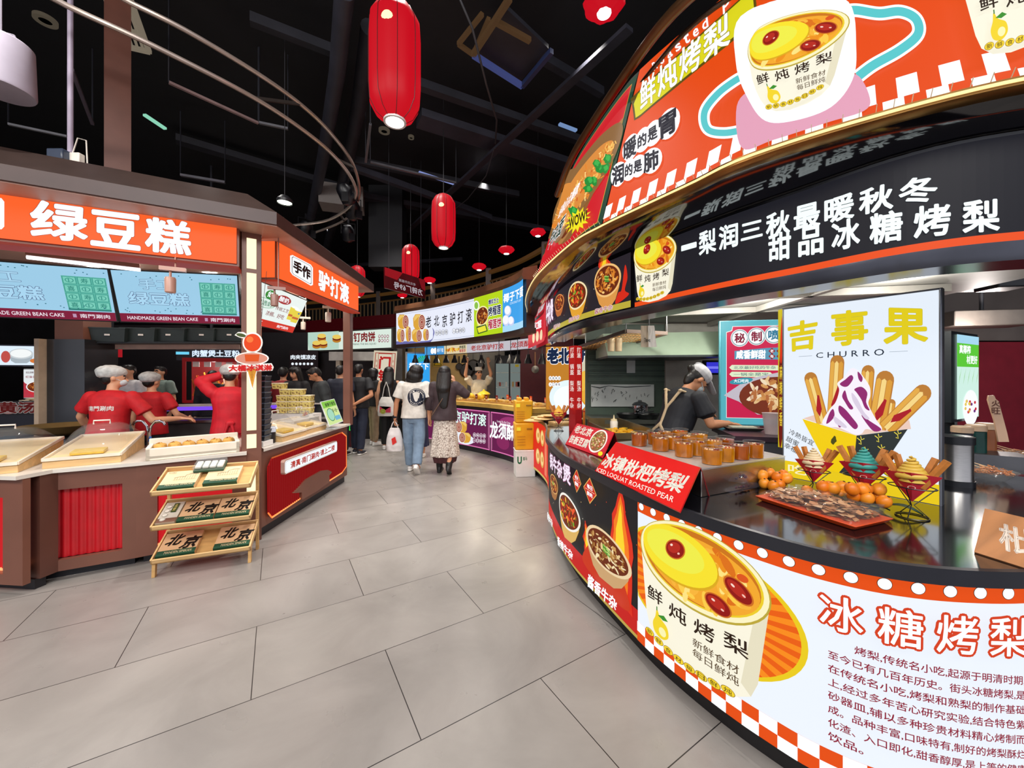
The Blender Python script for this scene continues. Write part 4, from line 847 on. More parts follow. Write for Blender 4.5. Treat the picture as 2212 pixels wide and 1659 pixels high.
g = G(S1); g.fill(g.rect(sA, 0, sB, H), E('D6261C')); g.box(I, sA, 0, sB, .03, E('C8B060'))
Q = g.rect(sA, 0, sB, H); g.vtxt(Q, '手工锅盔', .10, .12, .24, .92, W, .04)
for i in range(2):
    for k in range(2): g.ell(Q, .48+.2*k, .72-.4*i, .09, .15, E('D9A050')); g.ell(Q, .48+.2*k, .73-.4*i, .07, .12, E('F0CE8A')); g.ell(Q, .49+.2*k, .73-.4*i, .03, .05, E('C88A3A'))
for k in range(10): g.box(Q, .82+.015*k, .1, .83+.015*k, .9-.05*(k % 3), E('E8604A' if k % 2 else 'F0B080'), g.l)
g.build('printed_artwork', t_red)
# ---- counter top
t = T('countertop', 'curved glossy black countertop of the near stall, under the pear cups and fruit', 'countertop', (1.4, 2.0, .85))
s0 = s_at(CC, 1166); us = [sA+(CC.L-sA)*i/110 for i in range(111)]
outer = [CC.pos(u)+CC.nrm(u)*.035 for u in us]; inner = [V(p) for p in ((3.3, 2.0), (2.55, 2.45), (1.9, 2.70), (1.5, 2.55), (1.34, 2.84), (1.12, 2.86), (1.08, 4.2), (1.05, 5.2), (.85, 6.0))]
mb = MB(); mb.prism([(p.x, p.y) for p in outer+inner], .856, CZ, BM); fixn(mb.build('slab', t, True))
mb = MB(); mb.sweep(CC, [(.037, .85), (.037, CZ), (.02, CZ+.001), (.02, .85)], M('1A1C24', .35), sA, CC.L-.01); fixn(mb.build('edge_trim', t, True))
mb = MB(); mb.prism([(p[0], p[1]) for p in ((.66, 2.6), (.6, 3.2), (.62, 4.2), (.62, 5.2), (.8, 5.5), (1.0, 5.2), (1.03, 4.2), (1.06, 2.9), (1.3, 2.8), (1.5, 2.5), (1.9, 2.6), (2.5, 2.4), (3.2, 1.95), (3.1, 1.8), (2.6, 1.7), (2.0, 1.5), (1.3, 1.55), (.95, 2.0))], .0, .85, M('33302F', .6)); fixn(mb.build('inner_carcass', t, True))
# ---- black letter band above the opening
SB = Round(BC, 1.95); bA = 0.02; bR = s_at(BC, 1190.5); bC = s_at(BC, 1371); bE = BC.L-.01
t = T('letter_band', 'curved black lit fascia with white brush characters and an orange lower line', 'sign', (BC.pos(3).x, BC.pos(3).y, 1.95))
mb = MB(); mb.sweep(BC, [(-.004, 1.93), (-.004, 2.34), (-.09, 2.34), (-.09, 1.93)], BM, bA, bE); fixn(mb.build('box', t, True))
mb = MB(); mb.sweep(BC, [(.002, 1.885), (.012, 1.93), (.012, 1.95), (-.09, 1.95), (-.16, 1.885)], M('54555C', .2, .9), bR, bE); fixn(mb.build('lower_rim', t, True))
g = G(SB); BH = .37
g.box(I, bC, 0, bE, BH, E('1D1D24', 1)); g.box(I, bC, 0.0, bE, .032, E('E8501C'))
Q = g.quad((1470, 515), (2032, 376), (2032, 430), (1470, 563)); n = 9
for i, ch in enumerate('一梨润三秋最暖秋冬'): g.txt(Q, ch, i/n+.008, (.45 if ch == '一' else .16 if ch == '三' else 0), i/n+.1, (.6 if ch == '一' else .84 if ch == '三' else 1), E('EAF6F6', 1.1), .028)
Q = g.quad((1662, 508), (2162, 432), (2162, 500), (1662, 566))
for i, ch in enumerate('甜品冰糖烤梨'): g.txt(Q, ch, i/5.8, 0.02, i/5.8+.125, 1, E('EAF6F6', 1.1), .028)
pearcup(g, g.quad((1371, 517), (1463, 497), (1460, 640), (1374, 660)), 1.0, seed=6, detail=.7)
g.box(I, bR, 0, bC, BH, E('26222A')); g.box(I, bR, 0, bC, .045, E('B9A83A'))
for i in range(40): g.ell(I, rnd.uniform(bR+.1, bC), rnd.uniform(.08, .35), .003, .004, E(rnd.choice(['E0C080', 'C04020', 'E8E0D0'])), n=6, l=g.l+i % 4)
g.l += 4
flame(g, g.quad((1298, 545), (1330, 530), (1330, 600), (1305, 612)), 3)
blob(g, g.quad((1335, 580), (1371, 565), (1370, 648), (1335, 662)), [(.1, .05), (.3, .3), (.5, .35), (.7, .95), (.85, .6), (.7, .3), (.95, .15), (.5, .05)], E('D22A18'))
dish(g, g.quad((1292, 578), (1352, 560), (1350, 660), (1296, 676)), 'noodle', 'D9964A', 'F0BE78', True, seed=7)
dish(g, g.quad((1237, 614), (1280, 600), (1279, 684), (1240, 697)), 'veg', 'E0A030', 'F4E0B0', False, seed=8)
dish(g, g.quad((1209, 640), (1231, 630), (1230, 680), (1210, 690)), 'stew', 'B8642A', 'D9884A', False, seed=9, n=40)
g.txt(g.quad((1191, 655), (1207, 645), (1207, 690), (1191, 705)), '牛杂煲', 0, 0, 1, 1, E('F2E4F4'), .04, E('7A2A5A'), .08)
for q, s in ((((1300, 669), (1338, 659), (1337, 670), (1299, 680)), '酱香牛杂'), (((1243, 688), (1266, 680), (1265, 690), (1242, 698)), '香辣牛杂'), (((1209, 703), (1224, 697), (1223, 706), (1208, 713)), '番茄牛杂')):
    g.txt(g.quad(*q), s, 0, 0, 1, 1, E('A0263A'), .01, E('F6ECF0'), .06)
g.box(I, bA, 0, bR, BH, E('CF2030')); q = s_at(BC, 1157)
Q = g.quad((1163, 698), (1179, 690), (1179, 707), (1163, 714)); g.txt(Q, '手工锅盔', 0, 0, 1, 1, W, .04)
Q = g.quad((1157, 718), (1183, 708), (1182, 735), (1157, 745))
for k in range(3): g.ell(Q, .18+.33*k, .5, .12, .42, E('F0D8B0'))
g.build('lit_artwork', t)
# ---- dark glossy cove and gold rim
t = T('rim_canopy', 'glossy black curved canopy underside with a gold lit rim', 'canopy', (LC.pos(3).x, LC.pos(3).y, 2.3))
mb = MB(); n = 120
ra, rb = [], []
for i in range(n+1):
    f = i/n; p = BC.pos(BC.L*f); q = LC.pos(LC.L*f); nn = LC.nrm(LC.L*f)
    if f > .02: pass
    ra.append((p, q, nn))
vs = []
for p, q, nn in ra:
    m = (p+q)/2; vs += [(p.x, p.y, 2.335), (p.x*.67+q.x*.33, p.y*.67+q.y*.33, 2.345), (p.x*.33+q.x*.67, p.y*.33+q.y*.67, 2.365), (q.x, q.y, 2.40)]
mb.add(vs, [(i*4+j, i*4+j+1, (i+1)*4+j+1, (i+1)*4+j) for i in range(n) for j in range(3)], M('0C0B10', .06, nz=.1, coat=1, spec=.8)); mb.build('soffit', t, True, sharp=80)
mb = MB(); mb.sweep(LC, [(0, 2.385), (.02, 2.395), (.024, 2.42), (.0, 2.43), (-.035, 2.432), (-.035, 2.385)], GOLD, 0.02, LC.L-.02, ds=.05); fixn(mb.build('gold_rim', t, True))
mb = MB(); mb.sweep(LC, [(.0245, 2.402), (.028, 2.403), (.028, 2.412), (.0245, 2.413)], E('FFDF9C', 1.3), 1.2, LC.L-.05); fixn(mb.build('light_strip', t, True))
mb = MB()
u = 3.0
while u < LC.L-.1:
    p = LC.pos(u)+LC.nrm(u)*.012; mb.bar((p.x, p.y, 2.42), (p.x+LC.nrm(u).x*.02, p.y+LC.nrm(u).y*.02, 2.445), .002, .002, M('E8D8B0', .3, .6)); u += .045
mb.build('rim_spikes', t, True)
mb = MB(); mb.sweep(LC, [(-.03, 2.43), (-.03, 2.44), (-.8, 2.44), (-.8, 2.43)], BM, 0.02, LC.L-.02, ds=.12); fixn(mb.build('top_deck', t, True))
# ---- upper leaning signs
US = Round(LC, 2.445, -.05, .30); UH = 1.12
s_seam = US.inv(1301, 488).x
t2 = T('noodle_billboard', 'tall red and green billboard with noodle bowl and yellow starburst above the canopy', 'sign', (LC.pos(3).x, LC.pos(3).y, 2.44))
t1 = T('pear_billboard', 'large orange leaning billboard with white checks, a pear cup and yellow name label', 'sign', (LC.pos(5).x, LC.pos(5).y, 2.44))
def slantbox(par, s0, s1):
    mb = MB(); k = int((s1-s0)/.05)+2; vs = []
    for i in range(k):
        u = s0+(s1-s0)*i/(k-1); a, b = US.p(u, 0, -.004), US.p(u, UH+.02, -.004); c, d = US.p(u, UH+.02, -.09), US.p(u, 0, -.09); vs += [a, b, c, d]
    fs = [(i*4+j, i*4+(j+1) % 4, (i+1)*4+(j+1) % 4, (i+1)*4+j) for i in range(k-1) for j in range(4)]+[(3, 2, 1, 0), (k*4-4, k*4-3, k*4-2, k*4-1)]
    mb.add(vs, fs, M('1A1412', .5)); fixn(mb.build('box', par, True))
slantbox(t2, .3, s_seam-.01); slantbox(t1, s_seam, LC.L-.03)
g = G(US); g.box(I, .3, 0, s_seam-.012, UH, E('17402C')); g.box(I, .3, .045, s_seam-.06, UH-.05, E('C8A03A')); g.box(I, .3, .052, s_seam-.067, UH-.057, E('CE1A26'))
dish(g, g.quad((1205, 500), (1350, 235), (1345, 290), (1212, 575)), 'noodle', '8A5A2E', 'A87844', False, seed=11, n=120, big=.8)
C = lambda x, y: US.inv(700+x/2.765, y/2.765)
blob(g, C, [(1366, 1400), (1380, 1250), (1480, 1040), (1640, 830), (1760, 735), (1790, 780), (1740, 940), (1640, 1120), (1480, 1330), (1400, 1450)], E('8A6236')); blob(g, C, [(1392, 1385), (1400, 1250), (1500, 1060), (1640, 890), (1720, 840), (1735, 880), (1690, 990), (1600, 1130), (1470, 1310), (1405, 1400)], E('D98A3A'))
L = g.l; g.l += 10; rr = random.Random(3)
for i in range(130):
    f = rr.random(); x = 1400+330*f+rr.uniform(-45, 45)*(1-abs(f-.5)); y = 1370-500*f+rr.uniform(-70, 70)*(1-abs(f-.5)*1.4); a = rr.uniform(-2, -.6); w = rr.uniform(14, 34)
    g.line(C, [(x, y), (x+w*math.cos(a), y+w*math.sin(a))], 7, E(rr.choice(['F0B050', 'E0822A', 'F8D080', 'C85A1A', 'D8A040', 'F4C060'])), L+i % 9)
for x, y in ((1700, 950), (1660, 1010), (1690, 1010), (1620, 1080), (1590, 1130), (1500, 1260), (1520, 1290), (1640, 980), (1600, 1080)):
    g.ell(C, x, y, 24, 30, E('1F8A34'), rr.uniform(0, 3), 14, wob=.25); g.ell(C, x+4, y-4, 14, 18, E('3DB04A'), 0, 12, wob=.3)
P = []
for i in range(28): a = 2*math.pi*i/28; r = 1 if i % 2 == 0 else .6; P.append((1530+78*r*math.cos(a)+30*math.sin(a)*r*-.6, 1318+(78*math.sin(a)-20*math.cos(a))*r))
g.poly(C, P, E('EFE21E')); Qw = g.quad(*[(700+x/2.765, y/2.765) for x, y in ((1478, 1308), (1585, 1255), (1588, 1312), (1478, 1372))]); g.txt(Qw, 'WOW!', 0, 0, 1, 1, E('2A1A10'), .03)
Qv = g.rect(s_seam-1.15, .50, s_seam-.62, .62); g.txt(Qv, '经典必点爆款', 0, 0, 1, 1, W, .02)
Qv = g.rect(s_seam-1.25, .24, s_seam-.80, .42); g.txt(Qv, '牛杂面', 0, 0, 1, 1, E('1E3A2A'), .03, W, .07)
g.build('lit_artwork', t2)
g = G(US); g.box(I, s_seam, 0, LC.L-.03, UH+.02, E('E24A10'))
u = s_seam+.01; k = 0
while u < LC.L-.15:
    g.box(I, u, .0, u+.058, .05, W, g.l) if k % 2 else g.box(I, u-.016, .05, u+.042, .14, W, g.l); u += .058; k += 1
g.l += 1
C = lambda x, y: US.inv(1300+x/2.4254, y/2.4254)
g.poly(C, [(158, 545), (150, 520), (180, 490), (740, -20), (800, -50), (812, 60), (785, 130), (200, 615), (170, 632)], E('5A4A10')); g.poly(C, [(168, 545), (190, 492), (740, -10), (790, -40), (800, 60), (775, 120), (205, 600), (178, 618)], E('D9D21E'))
Q = g.quad((1382, 182), (1580, 22), (1582, 92), (1384, 240))
for i, ch in enumerate('鲜炖烤梨'): g.txt(Q, ch, i*.255, 0, i*.255+.22, 1, W, .02, E('8A7A10'), .035)
Q = g.quad((1409, 138), (1592, -18), (1594, 8), (1414, 153))
for i, ch in enumerate('Roasted P'):
    if ch != ' ': g.txt(Q, ch, i*.11, 0, i*.11+.06, 1 if ch in 'RtdP' else .72, W, .02)
for q, s in ((((1350, 308), (1462, 232), (1464, 284), (1350, 350)), '暖的是胃'), (((1325, 362), (1425, 320), (1426, 364), (1325, 404)), '润的是肺')):
    Q = g.quad(*q); sz = [1, .62, .62, 1]; xs = [0, .31, .51, .72]
    for i, ch in enumerate(s): g.ell(Q, xs[i]+.14*sz[i]+.01, .5, .19*(.75+.25*sz[i]), .62*(.7+.3*sz[i]), W, n=20, l=g.l)
    g.l += 1
    for i, ch in enumerate(s): g.txt(Q, ch, xs[i], .5-.46*sz[i], xs[i]+.27*sz[i], .5+.46*sz[i], E('1C1A2A'), .035, l=g.l)
    g.l += 1
# white-edged teal ribbon loops around a cup
def rib(P, w): g.line(C, P, w+26, W); g.line(C, P, w, E('58C4C8'))
def smooth(P):
    o = []; n = len(P)
    for i in range(n-1):
        a, b, c, d = V(P[max(i-1, 0)]), V(P[i]), V(P[i+1]), V(P[min(i+2, n-1)])
        for k in range(8): t = k/8; q = .5*((2*b)+(-a+c)*t+(2*a-5*b+4*c-d)*t*t+(-a+3*b-3*c+d)*t**3); o.append((q.x, q.y))
    return o+[P[-1]]
rib(smooth([(1270, 70), (1330, 62), (1450, 80), (1560, 70), (1640, 110), (1650, 190), (1560, 270), (1420, 350), (1340, 410)]), 46)
rib(smooth([(790, 380), (700, 430), (610, 500), (545, 590), (560, 680), (650, 700), (770, 680)]), 34)
blob(g, C, [(715, 560), (800, 470), (900, 470), (1200, 440), (1330, 400), (1400, 520), (1370, 590), (1180, 650), (900, 740), (740, 780)], E('E0A0B8'))
blob(g, C, [(735, 90), (1060, -20), (1290, 20), (1330, 260), (1310, 430), (1200, 570), (1010, 640), (860, 640), (770, 520), (710, 330)], W)
pearcup(g, g.quad((1612, 70), (1838, 0), (1808, 205), (1652, 262)), 1.0, seed=12)
pearcup(g, g.quad((2040, -120), (2330, -190), (2290, 85), (2085, 165)), 1.0, seed=13)
g.build('lit_artwork', t1)
mb = MB(); TC = [(613e-3, 3.15), (.7975, 2.378), (.93, 2.03), (1.15, 1.8), (1.5, 1.62), (2.0, 1.52)]; TC = Curve([(.5, 4.2), (.54, 3.6)]+TC)
mb.tube([(TC.pos(TC.L*i/40).x, TC.pos(TC.L*i/40).y, 3.5) for i in range(41)], .032, M('6A4A30', .3, .8), 12); 
mb.tube([(TC.pos(TC.L*i/40).x+.1, TC.pos(TC.L*i/40).y+.08, 3.46) for i in range(41)], .014, M('4A3628', .3, .8), 8)
mb.solo('bronze_rail', 'bronze pipe rail running above the leaning billboards', 'rail')
# ================= things on and in the right stall =================
# ---- steel block, cups of roasted pear, placards
A_, B_, C_, D_ = (.909, 1.816), (.702, 2.526), (1.51, 2.09), (1.30, 2.80)
t = T('steel_block', 'low brushed steel box carrying the rows of pear cups', 'display box', (1.1, 2.2, CZ)); mb = MB()
q = lambda z: [V((p[0], p[1], z)) for p in (A_, C_, D_, B_)]
mb.hexa(q(CZ), q(1.035), STEEL); fixn(mb.build('box', t, True, bevel=.004)); mb = MB(); mb.hexa(q(1.035), q(1.044), M('D8D8D4', .3, .6)); fixn(mb.build('top_sheet', t, True))
CUPC = M('3A2414', .05, alpha=.07, nz=0, spec=1.0)
AMB = ['D07A0A', 'D8860E', 'A8500A', 'BC660A', 'C8700C']
def pear_cup(loc, k, label):
    t = T('pear_cup', label, 'cup', loc, random.uniform(0, 6), group='clear cups of iced pear drink'); rn = random.Random(k)
    mb = MB(); mb.lathe([(.0, .002), (.045, .002), (.0475, .072), (.0, .072)], M(AMB[k % 5], .12, nz=.35, sc=14, coat=.5, spec=.7), n=28); mb.build('amber_drink', t)
    mb = MB(); mb.open_lathe([(.0465, 0), (.0495, .082), (.0505, .084), (.0505, .087), (.048, .087), (.0455, .004)], CUPC, n=28); mb.build('clear_cup', t, sharp=70)
    mb = MB(); mb.open_lathe([(.0495, .081), (.052, .083), (.052, .088), (.0495, .088)], CLEAR2, n=28); mb.build('rim', t)
    mb = MB(); a = rn.uniform(0, 6); mb.ball((.022*math.cos(a), .022*math.sin(a), .071), (.016, .011, .009), M('6E1A12', .25), 12); mb.build('red_date', t)
    mb = MB()
    for i in range(9): a = rn.uniform(0, 6.28); r = rn.uniform(.005, .038); mb.ball((r*math.cos(a), r*math.sin(a), .073), (.006, .004, .003), M(rn.choice(['E8D8A0', 'B8341A', 'F0E6C8']), .4), 6, m=4)
    tag(mb.build('toppings', t), kind='stuff')
    mb = MB(); mb.ball((-.008, 0, .03), (.03, .03, .026), M('B87010', .3, nz=.15, sc=20), 14); mb.build('pear', t)
k = 0
for i in range(4):
    for j in range(4): pear_cup((1.0+.105*j-.062*i+random.uniform(-.008, .008), 1.905+.05*j+.165*i+random.uniform(-.01, .01), 1.0445), k, 'clear cup of amber pear drink, %s from left in %s row from the shopper' % (ordn(j), ordn(i))); k += 1
def placard(label, TL, TR, BL, art, name='placard'):
    S = Flat(BL, TR-TL, TL-BL); w, h = (TR-TL).length, (TL-BL).length; t = T(name, label, 'placard', tuple(BL)); mb = MB(); q = [S.p(0, 0, 0), S.p(w, 0, 0), S.p(w, h, 0), S.p(0, h, 0)]
    mb.hexa([p-S.n*.006 for p in q], q, M('C41A1E', .25, nz=.04, coat=.3)); fixn(mb.build('panel', t, True)); mb = MB(); a, b = S.p(w, h, -.006), S.p(0, h, -.006)
    n = V((S.n.x, S.n.y, 0)).normalized(); f1, f2 = a-n*.05, b-n*.05; f1.z = f2.z = CZ+.002
    mb.hexa([f1, f2, f2-n*.004, f1-n*.004], [a, b, b-n*.004, a-n*.004], M('7A1216', .4)); fixn(mb.build('rear_support', t, True)); g = G(S); art(g, S, w, h); g.build('printing', t); return t
RDm = M('D8201E', .22, nz=.03, coat=.3); WPm = M('F4EFE2', .4)
def art1(g, S, w, h):
    g.fill(g.rect(.002, .002, w-.002, h-.002), RDm); g.txt(g.quad((1312, 978), (1492, 1030), (1467, 1066), (1297, 1007)), '冰镇枇杷烤梨', 0, 0, 1, 1, WPm, .028)
    g.txt(g.quad((1291, 1010), (1458, 1074), (1452, 1088), (1288, 1020)), 'ICED LOQUAT ROASTED PEAR', 0, 0, 1, 1, WPm, .002)
B0 = V((.509, 2.323, CZ+.003)); TLv, TRv = V((.695, 2.524, 1.046)), V((.902, 1.814, 1.046)); placard('large red slanted placard with white characters and english line, before the pear cups', TLv, TRv, TLv+(B0-TLv), art1)
def art2(g, S, w, h):
    g.fill(g.rect(.002, .002, w-.002, h-.002), M('C22432', .3, nz=.05)); F = g.rect(0, 0, w, h); g.txt(F, '老北京', .04, .58, .52, .92, WPm, .03); g.txt(F, '铁板豆腐', .04, .12, .56, .46, WPm, .03)
    g.ell(F, .75, .52, .19, .46, WPm); g.ell(F, .75, .52, .165, .40, M('8A5A34', .5)); L0 = g.l; g.l += 8; rn = random.Random(2)
    for i in range(90): a = rn.uniform(0, 6.28); r = math.sqrt(rn.random())*.92; g.ell(F, .75+.155*r*math.cos(a), .52+.37*r*math.sin(a), .022, .02, M(rn.choice(['D8B088', 'A86A3A', 'E0C8A0', '7A4424', '8A9A3A', 'C23A20']), .5), rn.uniform(0, 3), 8, L0+i % 7)
    g.ell(F, .93, .1, .05, .08, M('E6D21E', .4))
TLv, TRv = V((.587, 3.42, 1.06)), V((.775, 2.87, 1.06)); B0 = V((.456, 3.24, CZ+.003)); placard('smaller red slanted placard with a dish photo, left of the large one', TLv, TRv, B0, art2)
# ---- churro light box
P0, P1 = V((1.585, 2.21, CZ)), V((1.925, 1.70, CZ)); S = Flat(P0, P1-P0, (0, 0, 1)); w = (P1-P0).length; h = .975
t = T('churro_light_box', 'tall white lit sign with yellow characters and printed churro cone, on the black countertop', 'sign', tuple((P0+P1)/2)); mb = MB(); q = [S.p(-.006, 0, -.002), S.p(w+.006, 0, -.002), S.p(w+.006, 0, -.05), S.p(-.006, 0, -.05)]
mb.hexa(q, [p+V((0, 0, h+.006)) for p in q], M('5A5E66', .35, .5)); fixn(mb.build('housing', t, True)); mb = MB()
for a, b in (((w, 0), (w, h)), ((0, 0), (0, h)), ((0, h), (w, h))): mb.bar(S.p(a[0], a[1], 0), S.p(b[0], b[1], 0), .006, .006, M('8A8E96', .3, .7))
mb.build('edge_frame', t, True)
g = G(S, .0003); F = g.rect(.003, .002, w-.003, h-.003); g.fill(F, E('E4EDF8', 1.02)); Cc = lambda x, y: S.inv(1652+x/3.95, 600+y/3.95); YL = E('E0CB1E', 1.0)
for ch, qd in (('吉', ((191, 385), (457, 335), (440, 610), (203, 638))), ('事', ((556, 290), (889, 255), (885, 565), (570, 596))), ('果', ((1008, 250), (1400, 262), (1400, 560), (1010, 582)))):
    g.txt(g.quad(*[(1652+x/3.95, 600+y/3.95) for x, y in qd]), ch, .04, .04, .96, .96, YL, .026, E('A8A84A'), .031)
g.txt(g.quad(*[(1652+x/3.95, 600+y/3.95) for x, y in ((440, 640), (1020, 605), (1020, 662), (440, 686))]), 'C H U R R O', 0, 0, 1, 1, E('1E2A3A'), .004)
g.line(Cc, [(292, 672), (405, 666)], 3, E('8A96A6')); g.line(Cc, [(1065, 632), (1222, 626)], 3, E('8A96A6'))
g.box(F, 0, 0, 1, .095, E('E8C81E'))
def stick(x0, y0, x1, y1, w_, sy=False, cap=True):
    dx, dy = x1-x0, y1-y0; L_ = math.hypot(dx, dy); nx, ny = -dy/L_, dx/L_
    def R(a, b): return (x0+dx*a+nx*b*w_, y0+dy*a+ny*b*w_)
    top = [R(1+.5*w_/L_*math.sin(math.pi*(i)/8), .5*math.cos(math.pi*i/8)) for i in range(9)]
    g.poly(Cc, [R(0, -.5), R(0, .5)]+top, E('B87A34')); 
    for k_, (a, b, c) in enumerate(((-.46, -.2, 'E0A848'), (-.17, .1, 'F2D384'), (.13, .42, 'D89A3A'))): g.poly(Cc, [R(0, a), R(0, b), R(.98, b), R(1.02, (a+b)/2), R(.98, a)], E(c), g.l)
    g.l += 1
    if sy: g.poly(Cc, [R(.15, -.1), R(.3, -.25), R(.5, .0), R(.62, .15), R(.6, .28), R(.3, .2)], E('A81C28'))
g.poly(Cc, [(330, 1200), (420, 1172), (1235, 1215), (1250, 1290), (1130, 1300), (790, 1345)], E('E8C8B8'))
stick(500, 1240, 395, 860, 110, True); stick(590, 1240, 622, 720, 120, True); stick(850, 1240, 885, 800, 110); stick(1060, 1260, 1085, 1070, 70); stick(960, 1290, 1030, 870, 155, True); stick(1040, 1290, 1350, 985, 150, True)
IC, PU = E('F4EEF8'), E('8E2A6E')
blob(g, Cc, [(495, 1235), (560, 1120), (610, 1060), (640, 960), (625, 900), (680, 850), (740, 775), (800, 790), (850, 850), (900, 930), (905, 1010), (890, 1080), (950, 1200), (1005, 1285), (960, 1310), (870, 1290), (830, 1330), (770, 1335), (640, 1280), (560, 1270)], IC)
for p in ([(645, 905), (690, 870), (740, 830), (760, 860), (720, 920), (680, 930)], [(665, 1010), (690, 960), (715, 1040), (760, 1110), (730, 1120), (690, 1060)], [(640, 1090), (690, 1120), (750, 1190), (800, 1260), (770, 1290), (700, 1220), (640, 1150)], [(770, 950), (830, 930), (880, 980), (870, 1060), (900, 1130), (860, 1110), (830, 1040), (790, 980)], [(560, 1150), (590, 1120), (600, 1180), (560, 1230), (530, 1240)], [(830, 1170), (900, 1220), (1000, 1290), (940, 1310), (880, 1250)], [(620, 1220), (660, 1260), (640, 1275)], [(800, 800), (840, 850), (830, 890), (805, 860)]): blob(g, Cc, p, PU, sub=4)
for p in ([(750, 980), (800, 1040), (850, 1140), (900, 1200), (860, 1200), (800, 1120), (755, 1040)], [(600, 1180), (700, 1260), (690, 1280), (610, 1240)]): blob(g, Cc, p, E('D8CCE0'), sub=4)
g.poly(Cc, [(328, 1203), (790, 1345), (775, 1500), (640, 1660), (560, 1640)], E('EFCB12')); g.poly(Cc, [(790, 1345), (1225, 1290), (920, 1740), (640, 1660), (775, 1500)], E('2E3434'))
g.ell(Cc, 597, 1385, 22, 36, E('4A4A1A'), .3, 10, wob=.2)
for x, y in ((825, 1380), (975, 1360), (1140, 1330), (860, 1470), (1000, 1450), (890, 1545)): g.line(Cc, [(x-30, y-15), (x, y+8), (x+5, y+40), (x-15, y+30)], 7, E('E8D84A'), g.l); g.line(Cc, [(x, y-30), (x+8, y), (x+32, y-10)], 7, E('E8D84A'), g.l+1)
g.l += 2
for i, (s_, x, y) in enumerate((('冷熱皆宜', 225, 1285), ('甜蜜', 200, 1345), ('幸福', 185, 1400))): g.txt(g.quad(*[(1652+a/3.95, 600+b/3.95) for a, b in ((x, y), (x+52*len(s_), y+38*len(s_)*.7), (x+52*len(s_)-14, y+38*len(s_)*.7+45), (x-14, y+42))]), s_, 0, 0, 1, 1, E('3A3A3A'), .004)
g.txt(g.rect(.03, .03, .12, .08), '吃', 0, 0, 1, 1, E('F8F0C0'), .01); g.ell(F, .82, .13, .13, .045, E('8A7A1A')); g.ell(F, .82, .13, .12, .04, E('E8C81E')); g.txt(F, '吉事果', .74, .112, .9, .148, E('5A4A10'), .01)
g.build('lit_face', t)
# ---- churro cones in wire stands
def cone(loc, rz, label, ice, sc=1.0):
    t = T('churro_cone', label, 'churro cone', loc, rz, group='red paper churro cones in wire stands'); RM = M('B01E30', .35, nz=.06)
    mb = MB(); z0, z1 = .06*sc, .17*sc; R = .085*sc; n = 4; vs = [(0, 0, z0)]+[(R*math.cos(a)*.95, R*.55*math.sin(a), z1+(.012*sc if k_ % 2 else 0)) for k_, a in enumerate((0, 1.57, 3.14, 4.71))]
    mb.add(vs, [(0, 2, 1), (0, 3, 2), (0, 4, 3), (0, 1, 4), (1, 2, 3, 4)], RM); fixn(mb.build('paper_cone', t)); mb = MB()
    mb.tube([(R*.8*math.cos(6.2832*i/20), R*.6*math.sin(6.2832*i/20), .12*sc) for i in range(20)], .0022, M('16161A', .3), 6, closed=True); mb.tube([(.05*math.cos(6.2832*i/20), .05*math.sin(6.2832*i/20), .003) for i in range(20)], .0025, M('16161A', .3), 6, closed=True)
    for a in (.3, 2.4, 4.5): mb.tube([(.05*math.cos(a), .05*math.sin(a), .003), (.006*math.cos(a), .006*math.sin(a), .05), (R*.8*math.cos(a), R*.6*math.sin(a), .12*sc)], .002, M('16161A', .3), 6)
    mb.build('wire_stand', t)
    for (x, y, lx, ly) in ((-.045, .0, -.06, .01), (-.03, .02, -.025, .02), (.05, .0, .07, 0), (.035, .02, .045, .02)):
        mb = MB(); a, b = V((x*.5*sc, y*sc, .12*sc)), V((x*sc+lx*.6*sc, y*sc+ly*sc, .235*sc)); mb.tube([a, b], .013*sc, M('B8722E', .6, nz=.2, sc=40), 5); mb.build('churro', t, sharp=20)
    mb = MB(); pr = [(.0, .15)]; 
    P_ = []; 
    for i in range(70): f = i/70; a = i*.62; r = (.042*(1-f)+.003)*sc; P_.append((r*math.cos(a), r*math.sin(a)*.8, (.155+.085*f)*sc))
    mb.tube(P_, [(.013*(1-.75*i/70))*sc for i in range(70)], M(ice, .45, nz=.08), 8); mb.lathe([(.04*sc, .14*sc), (.036*sc, .17*sc), (.02*sc, .2*sc), (.004, .225*sc)], M(ice, .45, nz=.08), n=14, sy=.8); mb.build('soft_ice', t, sharp=60)
    S_ = Flat((-.0, -R*.30, .12*sc), (1, 0, 0), (0, 0.05, 1)); g_ = G(S_); g_.ring(g_.rect(-.015, -.01, .015, .012), .5, .5, .4, .3, .06, M('F0D8C0', .4), 14); finish('heart_print', g_.mesh('p'), t, sharp=None)
cone((1.50, 1.88, CZ), -.75, 'red churro cone with cream-white ice, left of three before the white sign', 'E8D2A8', .95); cone((1.60, 1.72, CZ), -.8, 'red churro cone with teal ice, middle of three before the white sign', '3A9A90', 1.08); cone((1.655, 1.565, CZ), -.85, 'red churro cone with yellow ice, right of three before the white sign', 'D8B248', 1.05)
